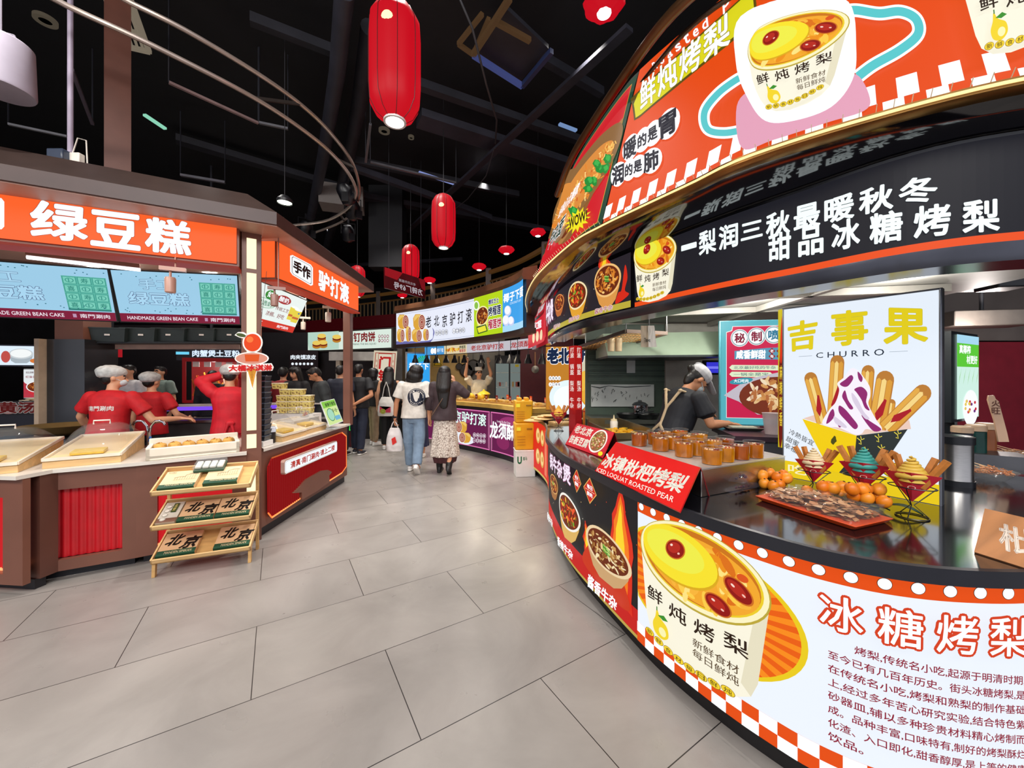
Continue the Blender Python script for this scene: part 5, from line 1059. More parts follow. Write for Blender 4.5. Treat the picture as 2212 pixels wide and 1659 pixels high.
# ---- loquats
LOQ = [M('E8861A', .4, nz=.12, sc=30), M('E07812', .42, nz=.12, sc=30), M('EE9426', .4, nz=.1, sc=30)]; LEAF = M('2E4A34', .5, nz=.2, sc=10)
def loquat_mesh(m_):
    mb = MB(); mb.ball((0, 0, .026), (.026, .026, .030), m_, 16, m=10); return mb
def heap(cx, cy, z, n, R, nm, seed, dz=.03):
    rn = random.Random(seed); pts = []
    for i in range(n):
        for _ in range(60):
            a = rn.uniform(0, 6.28); r = R*math.sqrt(rn.random()); p = V((cx+r*math.cos(a), cy+r*math.sin(a)*.7, z))
            lv = max([q.z+.037 for q in pts if (q-p).xy.length < .04] or [z])
            if lv < z+.055: p.z = lv; break
        pts.append(p)
    for i, p in enumerate(pts):
        t = T('loquat', 'orange loquat in %s, %s counting from its base' % (nm, ordn(min(i, 15))), 'fruit', tuple(p), rn.uniform(0, 6), group='orange loquats'); t.rotation_euler = (rn.uniform(-.6, .6), rn.uniform(-.6, .6), rn.uniform(0, 6)); loquat_mesh(LOQ[i % 3]).build('flesh', t, sharp=80); mb = MB(); mb.ball((0, 0, .0565), (.005, .005, .002), M('4A2A12', .7), 8, m=4); mb.build('calyx', t)
heap(1.37, 1.98, CZ, 9, .075, 'the left bunch beside the bags', 1); heap(1.50, 1.80, CZ, 9, .07, 'the middle bunch behind the orange tray', 2); heap(1.555, 1.66, CZ+.028, 10, .068, 'the glass basket', 3)
t = T('fruit_basket', 'small cut-glass basket holding loquats before the churro cones', 'basket', (1.555, 1.66, CZ)); mb = MB(); mb.open_lathe([(.0, .004), (.05, .004), (.075, .045), (.078, .047), (.054, .0), (0, 0)], CLEAR2, n=24, rip=(.03, 12)); mb.build('bowl', t)
for i, (x, y, a) in enumerate(((1.45, 1.74, .5), (1.60, 1.60, 2.6), (1.42, 1.83, 4.0), (1.62, 1.66, 5.2), (1.51, 1.70, 1.5))):
    t = T('loquat_leaf', 'dark green loquat leaf, %s among the loquats' % ordn(i), 'leaf', (x, y, CZ+.012), a, group='loose loquat leaves'); mb = MB(); vs = []
    for k in range(9): f = k/8; w_ = .022*math.sin(math.pi*f)**.8+.0008; zz_ = .02*math.sin(math.pi*f); vs += [(.13*f, -w_, zz_+.006), (.13*f, 0, zz_), (.13*f, w_, zz_+.006)]
    mb.add(vs, [(3*k+j, 3*k+j+1, 3*k+4+j, 3*k+3+j) for k in range(8) for j in range(2)], LEAF); mb.build('blade', t)
# ---- wrapped tray and date bags
def crumple(mb, nx, ny, f, mat, base=True):
    vs = [f(i/nx, j/ny) for i in range(nx+1) for j in range(ny+1)]; mb.add(vs, [(i*(ny+1)+j, (i+1)*(ny+1)+j, (i+1)*(ny+1)+j+1, i*(ny+1)+j+1) for i in range(nx) for j in range(ny)], mat)
from mathutils import noise as NZ
a_, b_ = V((1.14, 1.78, 0)), V((1.279, 1.402, 0)); rz = math.atan2((b_-a_).y, (b_-a_).x)
t = T('wrapped_tray', 'long orange tray of dried slices wrapped in clear film at the counter edge', 'tray', (1.14, 1.78, CZ), rz); w_, d_ = .40, .245
mb = MB(); oT = M('E2501E', .35, nz=.06); mb.hexa([(.02, .02, 0), (w_-.02, .02, 0), (w_-.02, d_-.02, 0), (.02, d_-.02, 0)], [(0, 0, .022), (w_, 0, .022), (w_, d_, .022), (0, d_, .022)], oT); fixn(mb.build('tray', t, bevel=.004)); rn = random.Random(5); mb = MB()
for i in range(420):
    x, y = rn.uniform(.03, w_-.03), rn.uniform(.03, d_-.03); hh = .05*(math.sin(math.pi*x/w_)*math.sin(math.pi*y/d_))**.5; z_ = .022+rn.random()*hh; a = rn.uniform(0, 6); r = rn.uniform(.012, .026)
    mb.add([(x+r*math.cos(a), y+r*math.sin(a), z_+rn.uniform(-.008, .008)), (x-r*math.sin(a)*.7, y+r*math.cos(a)*.7, z_), (x-r*math.cos(a), y-r*math.sin(a), z_+rn.uniform(-.008, .008)), (x+r*math.sin(a)*.7, y-r*math.cos(a)*.7, z_)], [(0, 1, 2, 3)], M(rn.choice(['B87A4C', 'D09A68', '9A643C', 'C88C5C', 'DCB088']), .45))
tag(mb.build('dried_slices', t), kind='stuff'); FILM = M('808080', .08, alpha=.14, nz=0, spec=1.0)
mb = MB(); crumple(mb, 40, 26, lambda u, v: (u*w_, v*d_, .024+.062*(math.sin(math.pi*u)*math.sin(math.pi*v))**.5+.007*NZ.noise(V((u*16, v*10, 1)))), FILM); mb.build('clear_film', t, sharp=12)
for i in range(2):
    t = T('date_bag', '%s clear bag of dark red dates beside the steel box' % ('upper' if i else 'lower'), 'bag', (1.16+.01*i, 2.01, CZ+.052*i), .5+.25*i, group='bags of dark dates'); mb = MB(); rn = random.Random(i)
    for k in range(130):
        a, r = rn.uniform(0, 6.28), math.sqrt(rn.random()); x, y = .115*r*math.cos(a), .075*r*math.sin(a); mb.ball((x, y, .012+rn.random()*.034*(1-r*r*.8)), (.014, .009, .008), M(rn.choice(['3A0E14', '541420', '2A0A10']), .3), 7, m=4)
    tag(mb.build('dates', t), kind='stuff')
    for s_ in (1,):
        mb = MB(); crumple(mb, 26, 20, lambda u, v: ((u-.5)*.28, (v-.5)*.19, .006+.052*(max(0, math.sin(math.pi*u))*max(0, math.sin(math.pi*v)))**.45+.006*NZ.noise(V((u*14, v*12, i*5)))), M('606070', .06, alpha=.2, nz=0, spec=1.0)); mb.build('clear_bag', t, sharp=12)
# ---- wooden name board at right
Aw, Bw, Cw = fl(2104, 1192, CZ+.004), fl(2230, 1232, CZ+.004), fl(2212, 1085, CZ+.16); S = Flat(Aw, (Bw-Aw), (Cw-Bw)); t = T('wooden_board', 'slanted tan wooden board with pale characters at the right edge of the counter', 'board', tuple(Aw)); mb = MB()
q = [S.p(0, 0, 0), S.p(.42, 0, 0), S.p(.42, .2, 0), S.p(.03, .2, 0)]; mb.hexa([p-S.n*.012 for p in q], q, M('B47A4C', .5, nz=.18, sc=3, str_=(1, 8, 1))); fixn(mb.build('plank', t, True)); g = G(S); g.txt(g.rect(.06, .045, .40, .15), '枇杷果干', 0, 0, 1, 1, M('E8D8C8', .5), .02); g.build('lettering', t)
# ---- coffee urn, bottles, bowls at right of the sign
c = fl(2062, 1046, CZ); t = T('steel_urn', 'round steel container with black lid right of the white churro sign', 'container', (c.x, c.y, CZ)); mb = MB(); mb.lathe([(.07, 0), (.07, .03), (.068, .035), (.068, .22), (.07, .222)], STEEL, n=32); mb.build('body', t); mb = MB(); mb.lathe([(.074, .222), (.074, .26), (.06, .265), (.0, .268)], M('1A1C20', .3), n=32); mb.build('lid', t); mb = MB(); mb.lathe([(.0745, 0), (.0745, .03)], M('1A1C20', .3), n=32); mb.build('base_ring', t)
for i, (px, py, Y, col) in enumerate(((2078, 940, 2.35, '2A2E36'), (2108, 938, 2.42, '14403A'), (2130, 936, 2.5, '9A5A34'))):
    c = at(px, py, Y); t = T('sauce_bottle', '%s lidded sauce bottle behind the wrapped bowls' % ('black', 'dark green', 'brown')[i], 'bottle', (c.x, c.y, 1.0), group='sauce bottles'); mb = MB(); mb.lathe([(.045, 0), (.046, .13), (.04, .135)], M(col, .3), n=24); mb.build('bottle_body', t); mb = MB(); mb.lathe([(.048, .135), (.048, .168), (.04, .175), (.0, .177)], M('D8B898', .4), n=24); mb.build('cap', t)
c = at(2105, 960, 2.43); mb = MB(); mb.box((c.x, c.y, CZ+.05), (.42, .22, .1), DSTEEL, rz=-.6); mb.solo('bottle_riser', 'steel riser under the sauce bottles', 'riser')
for i, (px, py, col) in enumerate(((2140, 1025, 'E08A50'), (2195, 985, 'D8B080'), (2150, 992, 'E0A070'))):
    c = fl(px, py, CZ+.03); t = T('covered_bowl', 'film-covered bowl of %s, right of the steel container' % ('orange shreds, nearest', 'pale shreds, at the picture edge', 'peach shreds, farthest')[i], 'bowl', (c.x, c.y, CZ+.002), group='film-covered bowls'); mb = MB(); mb.open_lathe([(.0, 0), (.05, 0), (.10, .05), (.103, .052), (.055, .006), (0, .005)], CLEAR2, n=28); mb.build('bowl', t); mb = MB(); rn = random.Random(i)
    for k in range(150): a, r = rn.uniform(0, 6.28), .085*math.sqrt(rn.random()); x, y = r*math.cos(a), r*math.sin(a); z_ = .03+rn.random()*.035*(1-(r/.09)**2)+.01; b = rn.uniform(0, 3); mb.bar((x, y, z_), (x+.02*math.cos(b), y+.02*math.sin(b), z_+rn.uniform(-.004, .006)), .004, .003, M(rn.choice([col, 'F0B080', 'C87A40']), .5))
    tag(mb.build('shreds', t), kind='stuff'); mb = MB(); crumple(mb, 20, 20, lambda u, v: ((u-.5)*.24, (v-.5)*.24, .05+.02*math.cos((u-.5)*3)*math.cos((v-.5)*3)+.008*NZ.noise(V((u*9, v*9, i)))), FILM); mb.build('film', t, sharp=12)
    for k in range(2): mb = MB(); mb.tube([(-.02+.05*k, .02, .06), (-.2+.03*k, .1, .13)], .0025, M('E8C89A', .5), 6); mb.build('skewer', t)
t = T('wooden_cutout', 'pale wooden cut-out board standing before the red wall', 'board', tuple(at(2150, 920, 2.35))); S = Flat(at(2150, 930, 2.35), (1, -.4, 0), (0, 0, 1)); Cw_ = lambda x, y: S.inv(1900+x/7.09, 700+y/7.09); P_ = [Cw_(*p) for p in ((1650, 1095), (1730, 1090), (1760, 1150), (1800, 1180), (1860, 1400), (1930, 1660), (1960, 1800), (1800, 1800), (1740, 1480), (1680, 1300), (1640, 1160))]
mb = MB(); plate(mb, [(p.x, p.y) for p in P_], S, 0, .012, M('E0B898', .5, nz=.08)); fixn(mb.build('cutout', t, True)); g = G(S); g.l = 36; g.vtxt(g.rect(*(lambda a, b: (a.x, a.y, b.x, b.y))(Cw_(1690, 1380), Cw_(1820, 1160))), '火旺', 0, 0, 1, 1, M('6A3A2A', .5), .01); g.build('carved_marks', t)
# green drink light box and red wall at the far right
a, b = at(2067, 717, 2.75), at(2112, 721, 2.95); t = T('drink_light_box', 'narrow green and blue lit drink poster box at far right behind the counter', 'sign', (a.x, a.y, 1.2)); X = FR((a.x, a.y), (b.x, b.y)); L = dist(a, b)+.02; mb = MB(); mb.box((L/2-.045, .06, 1.48), (L+.09, .11, .66), M('20282E', .4), X=X); mb.box((L/2-.045, .08, .58), (.06, .06, 1.16), M('20282E', .4), X=X); mb.build('housing', t, True)
S = upright(a, b, 1.17); g = G(S); F = g.rect(0, 0, L, .62); g.fill(F, E('CFF0E4')); g.box(F, 0, .62, 1, .9, E('5CC83A')); g.box(F, 0, .9, 1, 1, E('A8D8F0')); g.txt(F, '真椰榨', .1, .78, .6, .88, W, .03); g.txt(F, '材更好', .42, .66, .92, .76, W, .03)
for i in range(5): g.poly(F, [(.05+.2*i, .4), (.15+.2*i, .55), (.2+.2*i, .62), (.1+.2*i, .5)], E('7AC04A'), g.l)
g.l += 1; g.ell(F, .6, .12, .36, .22, E('FAFCFF'), n=20)
for i in range(16): g.ell(F, random.uniform(.35, .85), random.uniform(.02, .22), .05, .02, E(random.choice(['6A2A7A', 'E8C85A', 'C8283A'])), 0, 8, g.l+i % 4)
g.build('lit_face', t)
point((4.6, 3.7, 1.95), 30, (1, .9, .85), .06)  # added point without a lamp, brightens the dark red partition
mb = MB(); mb.box((5.3, 4.6, .95), (5.6, .08, 1.9), M('7A1828', .5, nz=.1)); tag(mb.build('wall_right', loc=(0, 0, 0)), 'dark red partition wall at far right', kind='structure')
# ================= kitchen =================
KW = M('C8CEC8', .5, nz=.05); KG = M('9AAE9E', .3, .5, nz=.06)
mb = MB(); mb.prism([(.62, 6.3), (.78, 3.0), (1.35, 1.95), (2.0, 1.45), (3.2, 1.5), (3.6, 4.55), (1.2, 6.4)], 2.12, 2.16, M('B8B6B0', .5, nz=.06)); fixn(tag(mb.build('stall_ceiling'), 'pale panelled ceiling inside the right stall', 'ceiling panel'))
mb = MB()
for x0, y0, x1, y1 in ((1.05, 3.0, 3.0, 2.6), (1.2, 3.7, 3.2, 3.2), (2.1, 1.6, 2.3, 4.4)): mb.bar((x0, y0, 2.09), (x1, y1, 2.09), .05, .05, M('A8A49C', .5))
mb.solo('ceiling_struts', 'pale metal struts under the stall ceiling', 'strut')
for x, y, p in ((1.2, 3.2, 10), (1.9, 3.1, 14), (1.6, 2.2, 9), (2.5, 2.4, 9), (1.0, 4.6, 9), (.85, 5.5, 8)): point((x, y, 2.02), p, (1, .97, .9), .05)
mb = MB(); mb.box((1.46, 3.4, 2.112), (.2, .06, .012), E('FFFFFF', 3)); mb.solo('ceiling_lamp', 'small lit panel lamp in the right stall ceiling', 'lamp')
t = T('kitchen_wall', 'dark green-grey slatted kitchen wall with a pale right section', 'wall panel', (1.6, 4.45, 0)); mb = MB(); mb.box((1.35, 4.5, 1.05), (.95, .06, 2.1), M('4A5A4C', .5, nz=.1)); mb.build('wall_board', t, True); mb = MB()
for i in range(16): mb.box((1.35, 4.465, 1.42+.022*i), (.9, .01, .017), M('56685A' if i % 3 else '46564A', .5))
mb.build('slats', t, True); mb = MB(); mb.box((2.35, 4.46, 1.05), (1.1, .06, 2.1), M('A8A49A', .5)); mb.build('pale_board', t, True)
S = upright((.93, 4.444), (1.62, 4.444), 1.13); t = T('splash_board', 'white splash board with black brush marks behind the cookers', 'board', (1.27, 4.45, 1.13)); mb = MB(); mb.box((1.3, 4.452, 1.26), (.74, .012, .26), KW); mb.build('board', t, True); g = G(S); g.l = 12; rn = random.Random(8)
for i in range(26): x = rn.uniform(0, .7); y = rn.uniform(.03, .2); g.line(I, [(x, y), (x+rn.uniform(-.01, .015), y+.012), (x+rn.uniform(-.01, .02), y+.03)], .005, M('2A3230', .5), g.l)
g.l += 1; g.line(I, [(0, .24), (.1, .22), (.2, .245), (.4, .23), (.7, .245)], [.006, .012, .004, .01, .005], M('2A3230', .5)); g.build('brush_marks', t)
mb = MB(); mb.box((1.40, 4.452, 1.63), (.10, .004, .21), M('D0D8D4', .6)); mb.solo('paper_sheet', 'blank paper sheet taped on the green-grey kitchen wall', 'paper')
t = T('cook_bench', 'steel cooking bench under the splash board', 'bench', (1.3, 4.15, 0)); mb = MB(); mb.box((1.3, 4.15, .5), (.85, .5, 1.0), M('7A8078', .35, .6)); mb.build('cabinet', t, True); mb = MB(); mb.box((1.3, 4.13, 1.02), (.9, .56, .04), M('6A6E66', .3, .7)); mb.build('worktop', t, True)
t = T('rice_cooker', 'steel pot with glass lid on the rear cooking bench', 'pot', (1.42, 4.2, 1.045)); mb = MB(); mb.lathe([(.075, 0), (.085, .02), (.085, .12), (.08, .125)], CHROME, n=28); mb.build('body', t); mb = MB(); mb.lathe([(.088, .125), (.06, .15), (.02, .162), (.02, .175), (.0, .178)], M('3A3E40', .2), n=28); mb.build('lid', t); mb = MB()
for s_ in (-1, 1): mb.box((.1*s_, 0, .09), (.03, .03, .012), M('16181A', .4))
mb.build('side_handles', t)
for i, (x, y) in enumerate(((1.24, 4.02), (1.42, 3.98))):
    t = T('frying_pan', 'black frying pan, %s on the rear bench' % ('left' if i == 0 else 'right'), 'pan', (x, y, 1.045), group='black pans'); mb = MB(); mb.open_lathe([(0, 0), (.10, 0), (.125, .045), (.128, .046), (.103, .006), (0, .005)], M('141618', .35), n=28); mb.build('pan_body', t); mb = MB(); mb.bar((.12, 0, .045), (.27, .02, .07), .022, .012, M('141618', .35)); mb.build('handle', t)
t = T('extractor_hood', 'pale green steel extractor hood across the kitchen', 'hood', (1.4, 4.0, 1.7)); mb = MB(); a = [V((.95, 3.75, 1.69)), V((2.05, 3.55, 1.69)), V((2.1, 4.4, 1.69)), V((.98, 4.42, 1.69))]; b = [V((.95, 3.95, 1.93)), V((2.05, 3.75, 1.93)), V((2.1, 4.4, 1.93)), V((.98, 4.42, 1.93))]; mb.hexa(a, b, M('B4C8B0', .3, .3, nz=.05)); fixn(mb.build('canopy', t, True)); mb = MB(); mb.hexa([p-V((0, 0, .02)) for p in a], a, M('26302E', .4)); fixn(mb.build('lower_lip', t, True))
t = T('wall_screen', 'small blue monitor on the kitchen wall behind the worker', 'monitor', (1.95, 4.2, 1.4)); c0_ = at(1546, 794, 3.9); mb = MB(); mb.box((c0_.x+.0, 3.92, c0_.z), (.24, .04, .15), M('101216', .4)); mb.build('housing', t, True); mb = MB(); mb.box((c0_.x-.01, 3.897, c0_.z), (.17, .004, .11), E('3A3AD8', .9)); mb.box((c0_.x-.01, 3.895, c0_.z), (.17, .002, .025), E('7A7AF4', 1.0)); mb.build('display', t, True)
# prep bench, jug, tray
t = T('prep_bench', 'dark topped prep bench in front of the stooping worker', 'bench', (1.9, 2.95, 0)); mb = MB(); mb.prism([(1.66, 2.72), (2.5, 2.5), (2.7, 3.0), (1.74, 3.2)], 0, 1.02, M('4A4A4E', .4)); fixn(mb.build('cabinet', t, True)); mb = MB(); mb.prism([(1.60, 2.72), (2.5, 2.45), (2.72, 3.02), (1.70, 3.22)], 1.02, 1.055, M('3A2A34', .3)); fixn(mb.build('worktop', t, True))
def pan(c, lbl, w_=.26, d_=.16, rz=0):
    t = T('metal_tray', lbl, 'tray', c, rz); mb = MB(); mb.hexa([(-w_/2+.02, -d_/2+.02, 0), (w_/2-.02, -d_/2+.02, 0), (w_/2-.02, d_/2-.02, 0), (-w_/2+.02, d_/2-.02, 0)], [(-w_/2, -d_/2, .02), (w_/2, -d_/2, .02), (w_/2, d_/2, .02), (-w_/2, d_/2, .02)], M('5A6058', .3, .6)); fixn(mb.build('pan', t)); mb = MB(); mb.box((0, 0, .022), (w_*.7, d_*.6, .012), M('B8BCA8', .5)); mb.build('food_layer', t)
pan((1.84, 3.02, 1.057), 'dark metal tray under the stooping worker\'s hands', rz=-.2); pan((2.2, 2.72, 1.057), 'dark metal tray behind the churro sign\'s left edge', .2, rz=-.3)
t = T('plastic_jug', 'frosted plastic jug in front of the pink poster', 'jug', (1.93, 2.80, 1.057)); mb = MB(); mb.lathe([(.05, 0), (.066, .15), (.07, .155), (.06, .15), (.045, .01), (0, .01)], M('D8C8C8', .3, alpha=.55), n=24); mb.build('body', t); mb = MB(); mb.tube([(.064, 0, .13), (.1, 0, .12), (.1, 0, .05), (.056, 0, .03)], .006, M('D8C8C8', .3, alpha=.6), 8); mb.build('handle', t)
# pink menu poster
Sp = upright((1.905, 3.45), (2.65, 3.30), 1.05); t = T('pink_poster', 'crimson poster with teal border, round white characters and a bowl of offal stew', 'poster', (2.2, 3.4, 1.05)); mb = MB(); X = FR((1.905, 3.45), (2.65, 3.30)); mb.box((.37, .02, 1.515), (.76, .03, .95), M('5AA8B4', .4), X=X); mb.build('board', t, True); g = G(Sp); F = g.rect(0, 0, .74, .935)
g.fill(F, E('5CB8C6', .85)); g.poly(F, [(.06, .06), (.97, .06), (.97, .95), (.13, .95), (.12, .91), (.06, .895)], E('F4F0F0', .9)); g.poly(F, [(.066, .065), (.97, .065), (.97, .945), (.136, .945), (.126, .905), (.066, .89)], E('CE2450', .9))
for i, ch in enumerate('秘制喷泉'):
    x = .21+.185*i; y = .835+.012*i; g.ell(F, x, y, .1, .085, E('F4F8F8', .95)); g.ring(F, x, y, .094, .08, .012, E('8AA0A8')); g.txt(F, ch, x-.055, y-.045, x+.055, y+.045, E(('8A1A3A', '8A1A3A', '2A7A9A', '2A6A8A')[i], .9), .03)
g.poly(F, [(.15, .63), (.9, .62), (.9, .745), (.5, .735), (.15, .71)], E('5A9AB8', .9)); g.txt(F, '咸香鲜甜', .17, .635, .49, .715, W, .04)
for r, s_ in enumerate(('老火慢炖', '每日鲜肉')):
    for i, ch in enumerate(s_): x, y = .56+.085*i, .705-.05*r; g.poly(F, [(x, y+.03), (x+.038, y), (x, y-.03), (x-.038, y)], E('8A1A28'), g.l); g.txt(F, ch, x-.018, y-.015, x+.018, y+.015, W, .01, l=g.l+1)
    g.l += 2
for x1, y, s_ in ((.66, .55, '北京最好吃的牛杂'), (.58, .485, '一锅全是宝')): g.poly(F, [(.09, y), (.12, y+.025), (x1-.04, y+.02), (x1, y-.012), (x1-.03, y-.03), (.12, y-.025)], E('E4F0CC', .9)); g.txt(F, s_, .14, y-.016, x1-.06, y+.014, E('5A8A8A', .8), .01)
g.poly(F, [(.03, .28), (.3, .44), (.62, .5), (1, .5), (1, .08), (.4, .1), (.2, .22)], E('C8C0CC', .9)); g.ell(F, .62, .27, .42, .19, E('7A3420', .9)); L0 = g.l; g.l += 10; rn = random.Random(31)
for i in range(90): a, r = rn.uniform(0, 6.28), math.sqrt(rn.random())*.9; g.ell(F, .64+.36*r*math.cos(a), .3+.15*r*math.sin(a), rn.uniform(.03, .07), .018, E(rn.choice(['E8C08A', 'D89A5A', 'F4E0C0', 'B87040', 'C8884A', 'F0D0A0']), .9), rn.uniform(0, 3), 10, L0+i % 9)
g.ell(F, .22, .42, .13, .03, E('3A9AAC', .9), .12); g.txt(F, '大口吃肉', .14, .405, .3, .437, W, .02); g.ell(F, .75, .12, .1, .05, E('2E9A5A', .85), 0, 14, wob=.2); g.build('lit_face', t)
# tall chilli banner strip at the churro sign's left edge
a, b = at(1681, 676, 2.32), at(1694, 674, 2.28); t = T('chilli_banner', 'narrow yellow and dark red hanging banner left of the white churro sign', 'banner', (a.x, a.y, 1.1)); X = FR((a.x, a.y), (b.x, b.y)); mb = MB(); mb.box((.02, .004, 1.47), (.045, .006, .84), M('C8B81E', .4)); mb.build('cloth', t, True); S = upright(a, b, 1.05); g = G(S); F = g.rect(0, 0, .042, .84); g.fill(F, E('D8C41E', .8)); blob(g, F, [(.1, .1), (.4, .0), (.9, .2), (.95, .7), (.7, .9), (.4, .75), (.1, .5)], E('7A1E14', .8)); blob(g, F, [(.3, .65), (.6, .62), (.8, .8), (.7, .95), (.45, .85)], E('E0381A', .9)); g.vtxt(F, '麻辣鲜香', .25, .15, .75, .6, E('E8C83A', .9), .02); g.build('printed_face', t)
# ---- griddle and condiments further along
t = T('griddle_pan', 'wide bronze-rimmed griddle with yellow fried tofu beside the steel block', 'griddle', (.955, 3.45, CZ)); mb = MB(); X = Matrix.Translation((.955, 3.46, CZ)) @ Matrix.Rotation(.05, 4, 'Z'); GR = M('7A6A4A', .35, .7, nz=.15)
mb.box((0, 0, .04), (.29, .80, .08), GR, X=X); mb.build('base', t, True)
for c_, d_ in (((0, -.40, .1), (.31, .02, .05)), ((0, .40, .12), (.31, .02, .08)), ((-.15, 0, .1), (.02, .82, .05)), ((.15, 0, .12), (.02, .82, .08))): mb = MB(); mb.box(c_, d_, GR, X=X); mb.build('rim', t, True)
mb = MB(); rn = random.Random(9)
for i in range(140): mb.box((rn.uniform(-.12, .12), rn.uniform(-.36, .1), .09+rn.random()*.012), (.03, .03, .012), M(rn.choice(['F0B828', 'E8A018', 'F8CC48']), .4), rz=rn.uniform(0, 3), X=X)
tag(mb.build('tofu_pieces', t, True), kind='stuff')
for px, py, Y, col, lb in ((1414, 908, 3.0, 'F0E8D8', 'white squeeze bottle behind the griddle'),):
    c = at(px, py, Y); t = T('squeeze_bottle', lb, 'bottle', (.97, 3.6, .982)); mb = MB(); mb.lathe([(.035, 0), (.036, .07), (.03, .08)], M(col, .4), n=20); mb.build('body', t); mb = MB(); mb.lathe([(.03, .08), (.028, .095), (.008, .1), (.004, .135), (0, .136)], M('F4E4B8', .4), n=16); mb.build('nozzle', t)
t = T('spatula', 'flat scraper with an orange wooden handle lying across the griddle corner', 'spatula', (1.0, 3.0, .96), 1.0); mb = MB(); mb.bar((0, 0, .01), (.13, 0, .045), .022, .018, M('E07A2A', .5)); mb.build('handle', t); mb = MB(); mb.bar((-.14, 0, 0), (0, 0, .01), .05, .004, STEEL); mb.build('blade', t)
t = T('blue_gloves', 'pair of light blue gloves beside the scraper', 'gloves', (1.02, 2.92, .902), .5); mb = MB(); rn = random.Random(3)
for i in range(5): mb.tube([(0, .012*i-.02, .01), (.06, .016*i-.03, .03), (.12, .02*i-.04, .02)], [.01, .012, .006], M('3A8AD0', .45), 8)
mb.build('glove_pair', t, sharp=60)
# red double-sided hanging column sign
Sx = .668; t = T('red_column_sign', 'two-faced red upright sign with white stacked characters beside the orange poster', 'sign', (Sx, 4.0, CZ)); zt_, zb_ = EYE+(814-747)*4/817, EYE-(885-814)*4/817
pA, pB, pC = at(1229, 800, 4.08), at(1243, 800, 3.95), at(1257, 800, 4.06); mb = MB(); mb.prism([(pA.x, pA.y), (pB.x, pB.y), (pC.x, pC.y), ((pA.x+pC.x)/2, 4.14)], CZ, zt_, M('B8181E', .35)); fixn(mb.build('column', t, True))
for a, b in ((pA, pB), (pB, pC)): S = upright(a, b, zb_); g = G(S); L = dist(a, b); F = g.rect(0, 0, L, zt_-zb_); g.l = 3; g.fill(F, E('C8201E', .7)); g.vtxt(F, '打滚 锅盔 梨汤 牛杂', .22, .02, .78, .98, E('F4E0D8', .9), .02); g.build('lettering', t)
# orange poster behind
S = upright((.50, 5.55), (1.28, 5.45), 1.0); t = T('orange_poster', 'amber poster with navy characters and golden rolls behind the red column sign', 'poster', (.9, 5.5, 1.0)); mb = MB(); X = FR((.50, 5.55), (1.28, 5.45)); mb.box((.39, .02, 1.45), (.79, .03, .94), M('8A5A24', .4), X=X); mb.build('board', t, True); g = G(S); F = g.rect(0, 0, .78, .92)
g.fill(F, E('C8842A', .9)); g.poly(F, [(.55, .6), (1, .55), (1, 1), (.5, 1)], E('D8D4B8', .9)); g.txt(F, '老北', .03, .74, .44, .97, E('16284A', .9), .06, W, .1); g.txt(F, '驴打', .58, .76, .98, .99, E('16284A', .9), .06, W, .1)
g.ell(F, .42, .2, .36, .27, E('E4F4F8', 1)); g.ell(F, .42, .18, .28, .2, E('F6FCFC', 1)); g.ell(F, .75, .42, .2, .2, E('E8A830', .95)); g.ell(F, .72, .45, .17, .16, E('F2C04A', .95)); g.ell(F, .85, .2, .2, .16, E('E09A28', .95)); g.ell(F, .82, .22, .17, .13, E('EEB23E', .95)); g.ell(F, .97, .12, .08, .1, E('7A2A1A', .9))
for r in range(2):
    for i in range(4): x, y = .06+.055*i, .5-.1*r; g.ell(F, x+.02, y, .03, .035, W, l=g.l, n=14); g.txt(F, '色香味全入口绵软'[r*4+i], x+.002, y-.02, x+.038, y+.02, E('2A2A3A'), .01, l=g.l+1)
g.l += 2; g.build('lit_face', t)
mb = MB(); c = at(1310, 800, 4.75); mb.box((c.x, c.y, 1.05), (.135, .1, 2.1), M('B8A898', .2, .9, nz=.06)); mb.solo('steel_column', 'polished steel column between the orange poster and the kitchen', 'column')
# hanging rack with mesh shelf and white cups, and paper bags
t = T('hanging_mesh_shelf', 'brown wire mesh shelf hung under the canopy with rolled cups', 'shelf', (1.0, 3.6, 1.75)); a_, b_, c_, d_ = V((.70, 4.3, 1.80)), V((.95, 3.15, 1.86)), V((1.35, 3.3, 1.86)), V((1.15, 4.4, 1.80)); mb = MB()
for p, q_ in ((a_, b_), (b_, c_), (c_, d_), (d_, a_)): mb.bar(p, q_, .02, .03, M('6A5A50', .4, .5))
for i in range(14): f = i/13; mb.bar(a_.lerp(b_, f), d_.lerp(c_, f), .005, .005, M('C8924A', .4, .4))
for i in range(14): f = i/13; mb.bar(a_.lerp(d_, f), b_.lerp(c_, f), .005, .005, M('C8924A', .4, .4))
mb.build('mesh_frame', t, True); 
mb = MB()
for p in (a_, b_, c_, d_): mb.tube([p, p+V((0, 0, .3))], .004, DSTEEL, 5)
mb.build('hanger_rods', t, True)
for i in range(2): p = V((.93+.07*i, 3.55, 1.72)); mb = MB(); mb.lathe([(.03, 0), (.034, .12), (.03, .12)], M('D8C098', .5), c=tuple(p), n=18); mb.solo('paper_roll', '%s pale upright roll hanging by the mesh shelf' % ('left', 'right')[i], 'roll', group='pale rolls')
t = T('takeaway_bags', 'bundle of white and brown carrier bags hanging from the canopy edge', 'bags', tuple(at(1402, 745, 3.0))); c = at(1402, 728, 3.0); mb = MB(); mb.tube([c+V((0, 0, .05)), V((c.x, c.y, 2.13))], .004, DSTEEL, 5); mb.build('hanging_cord', t, True)
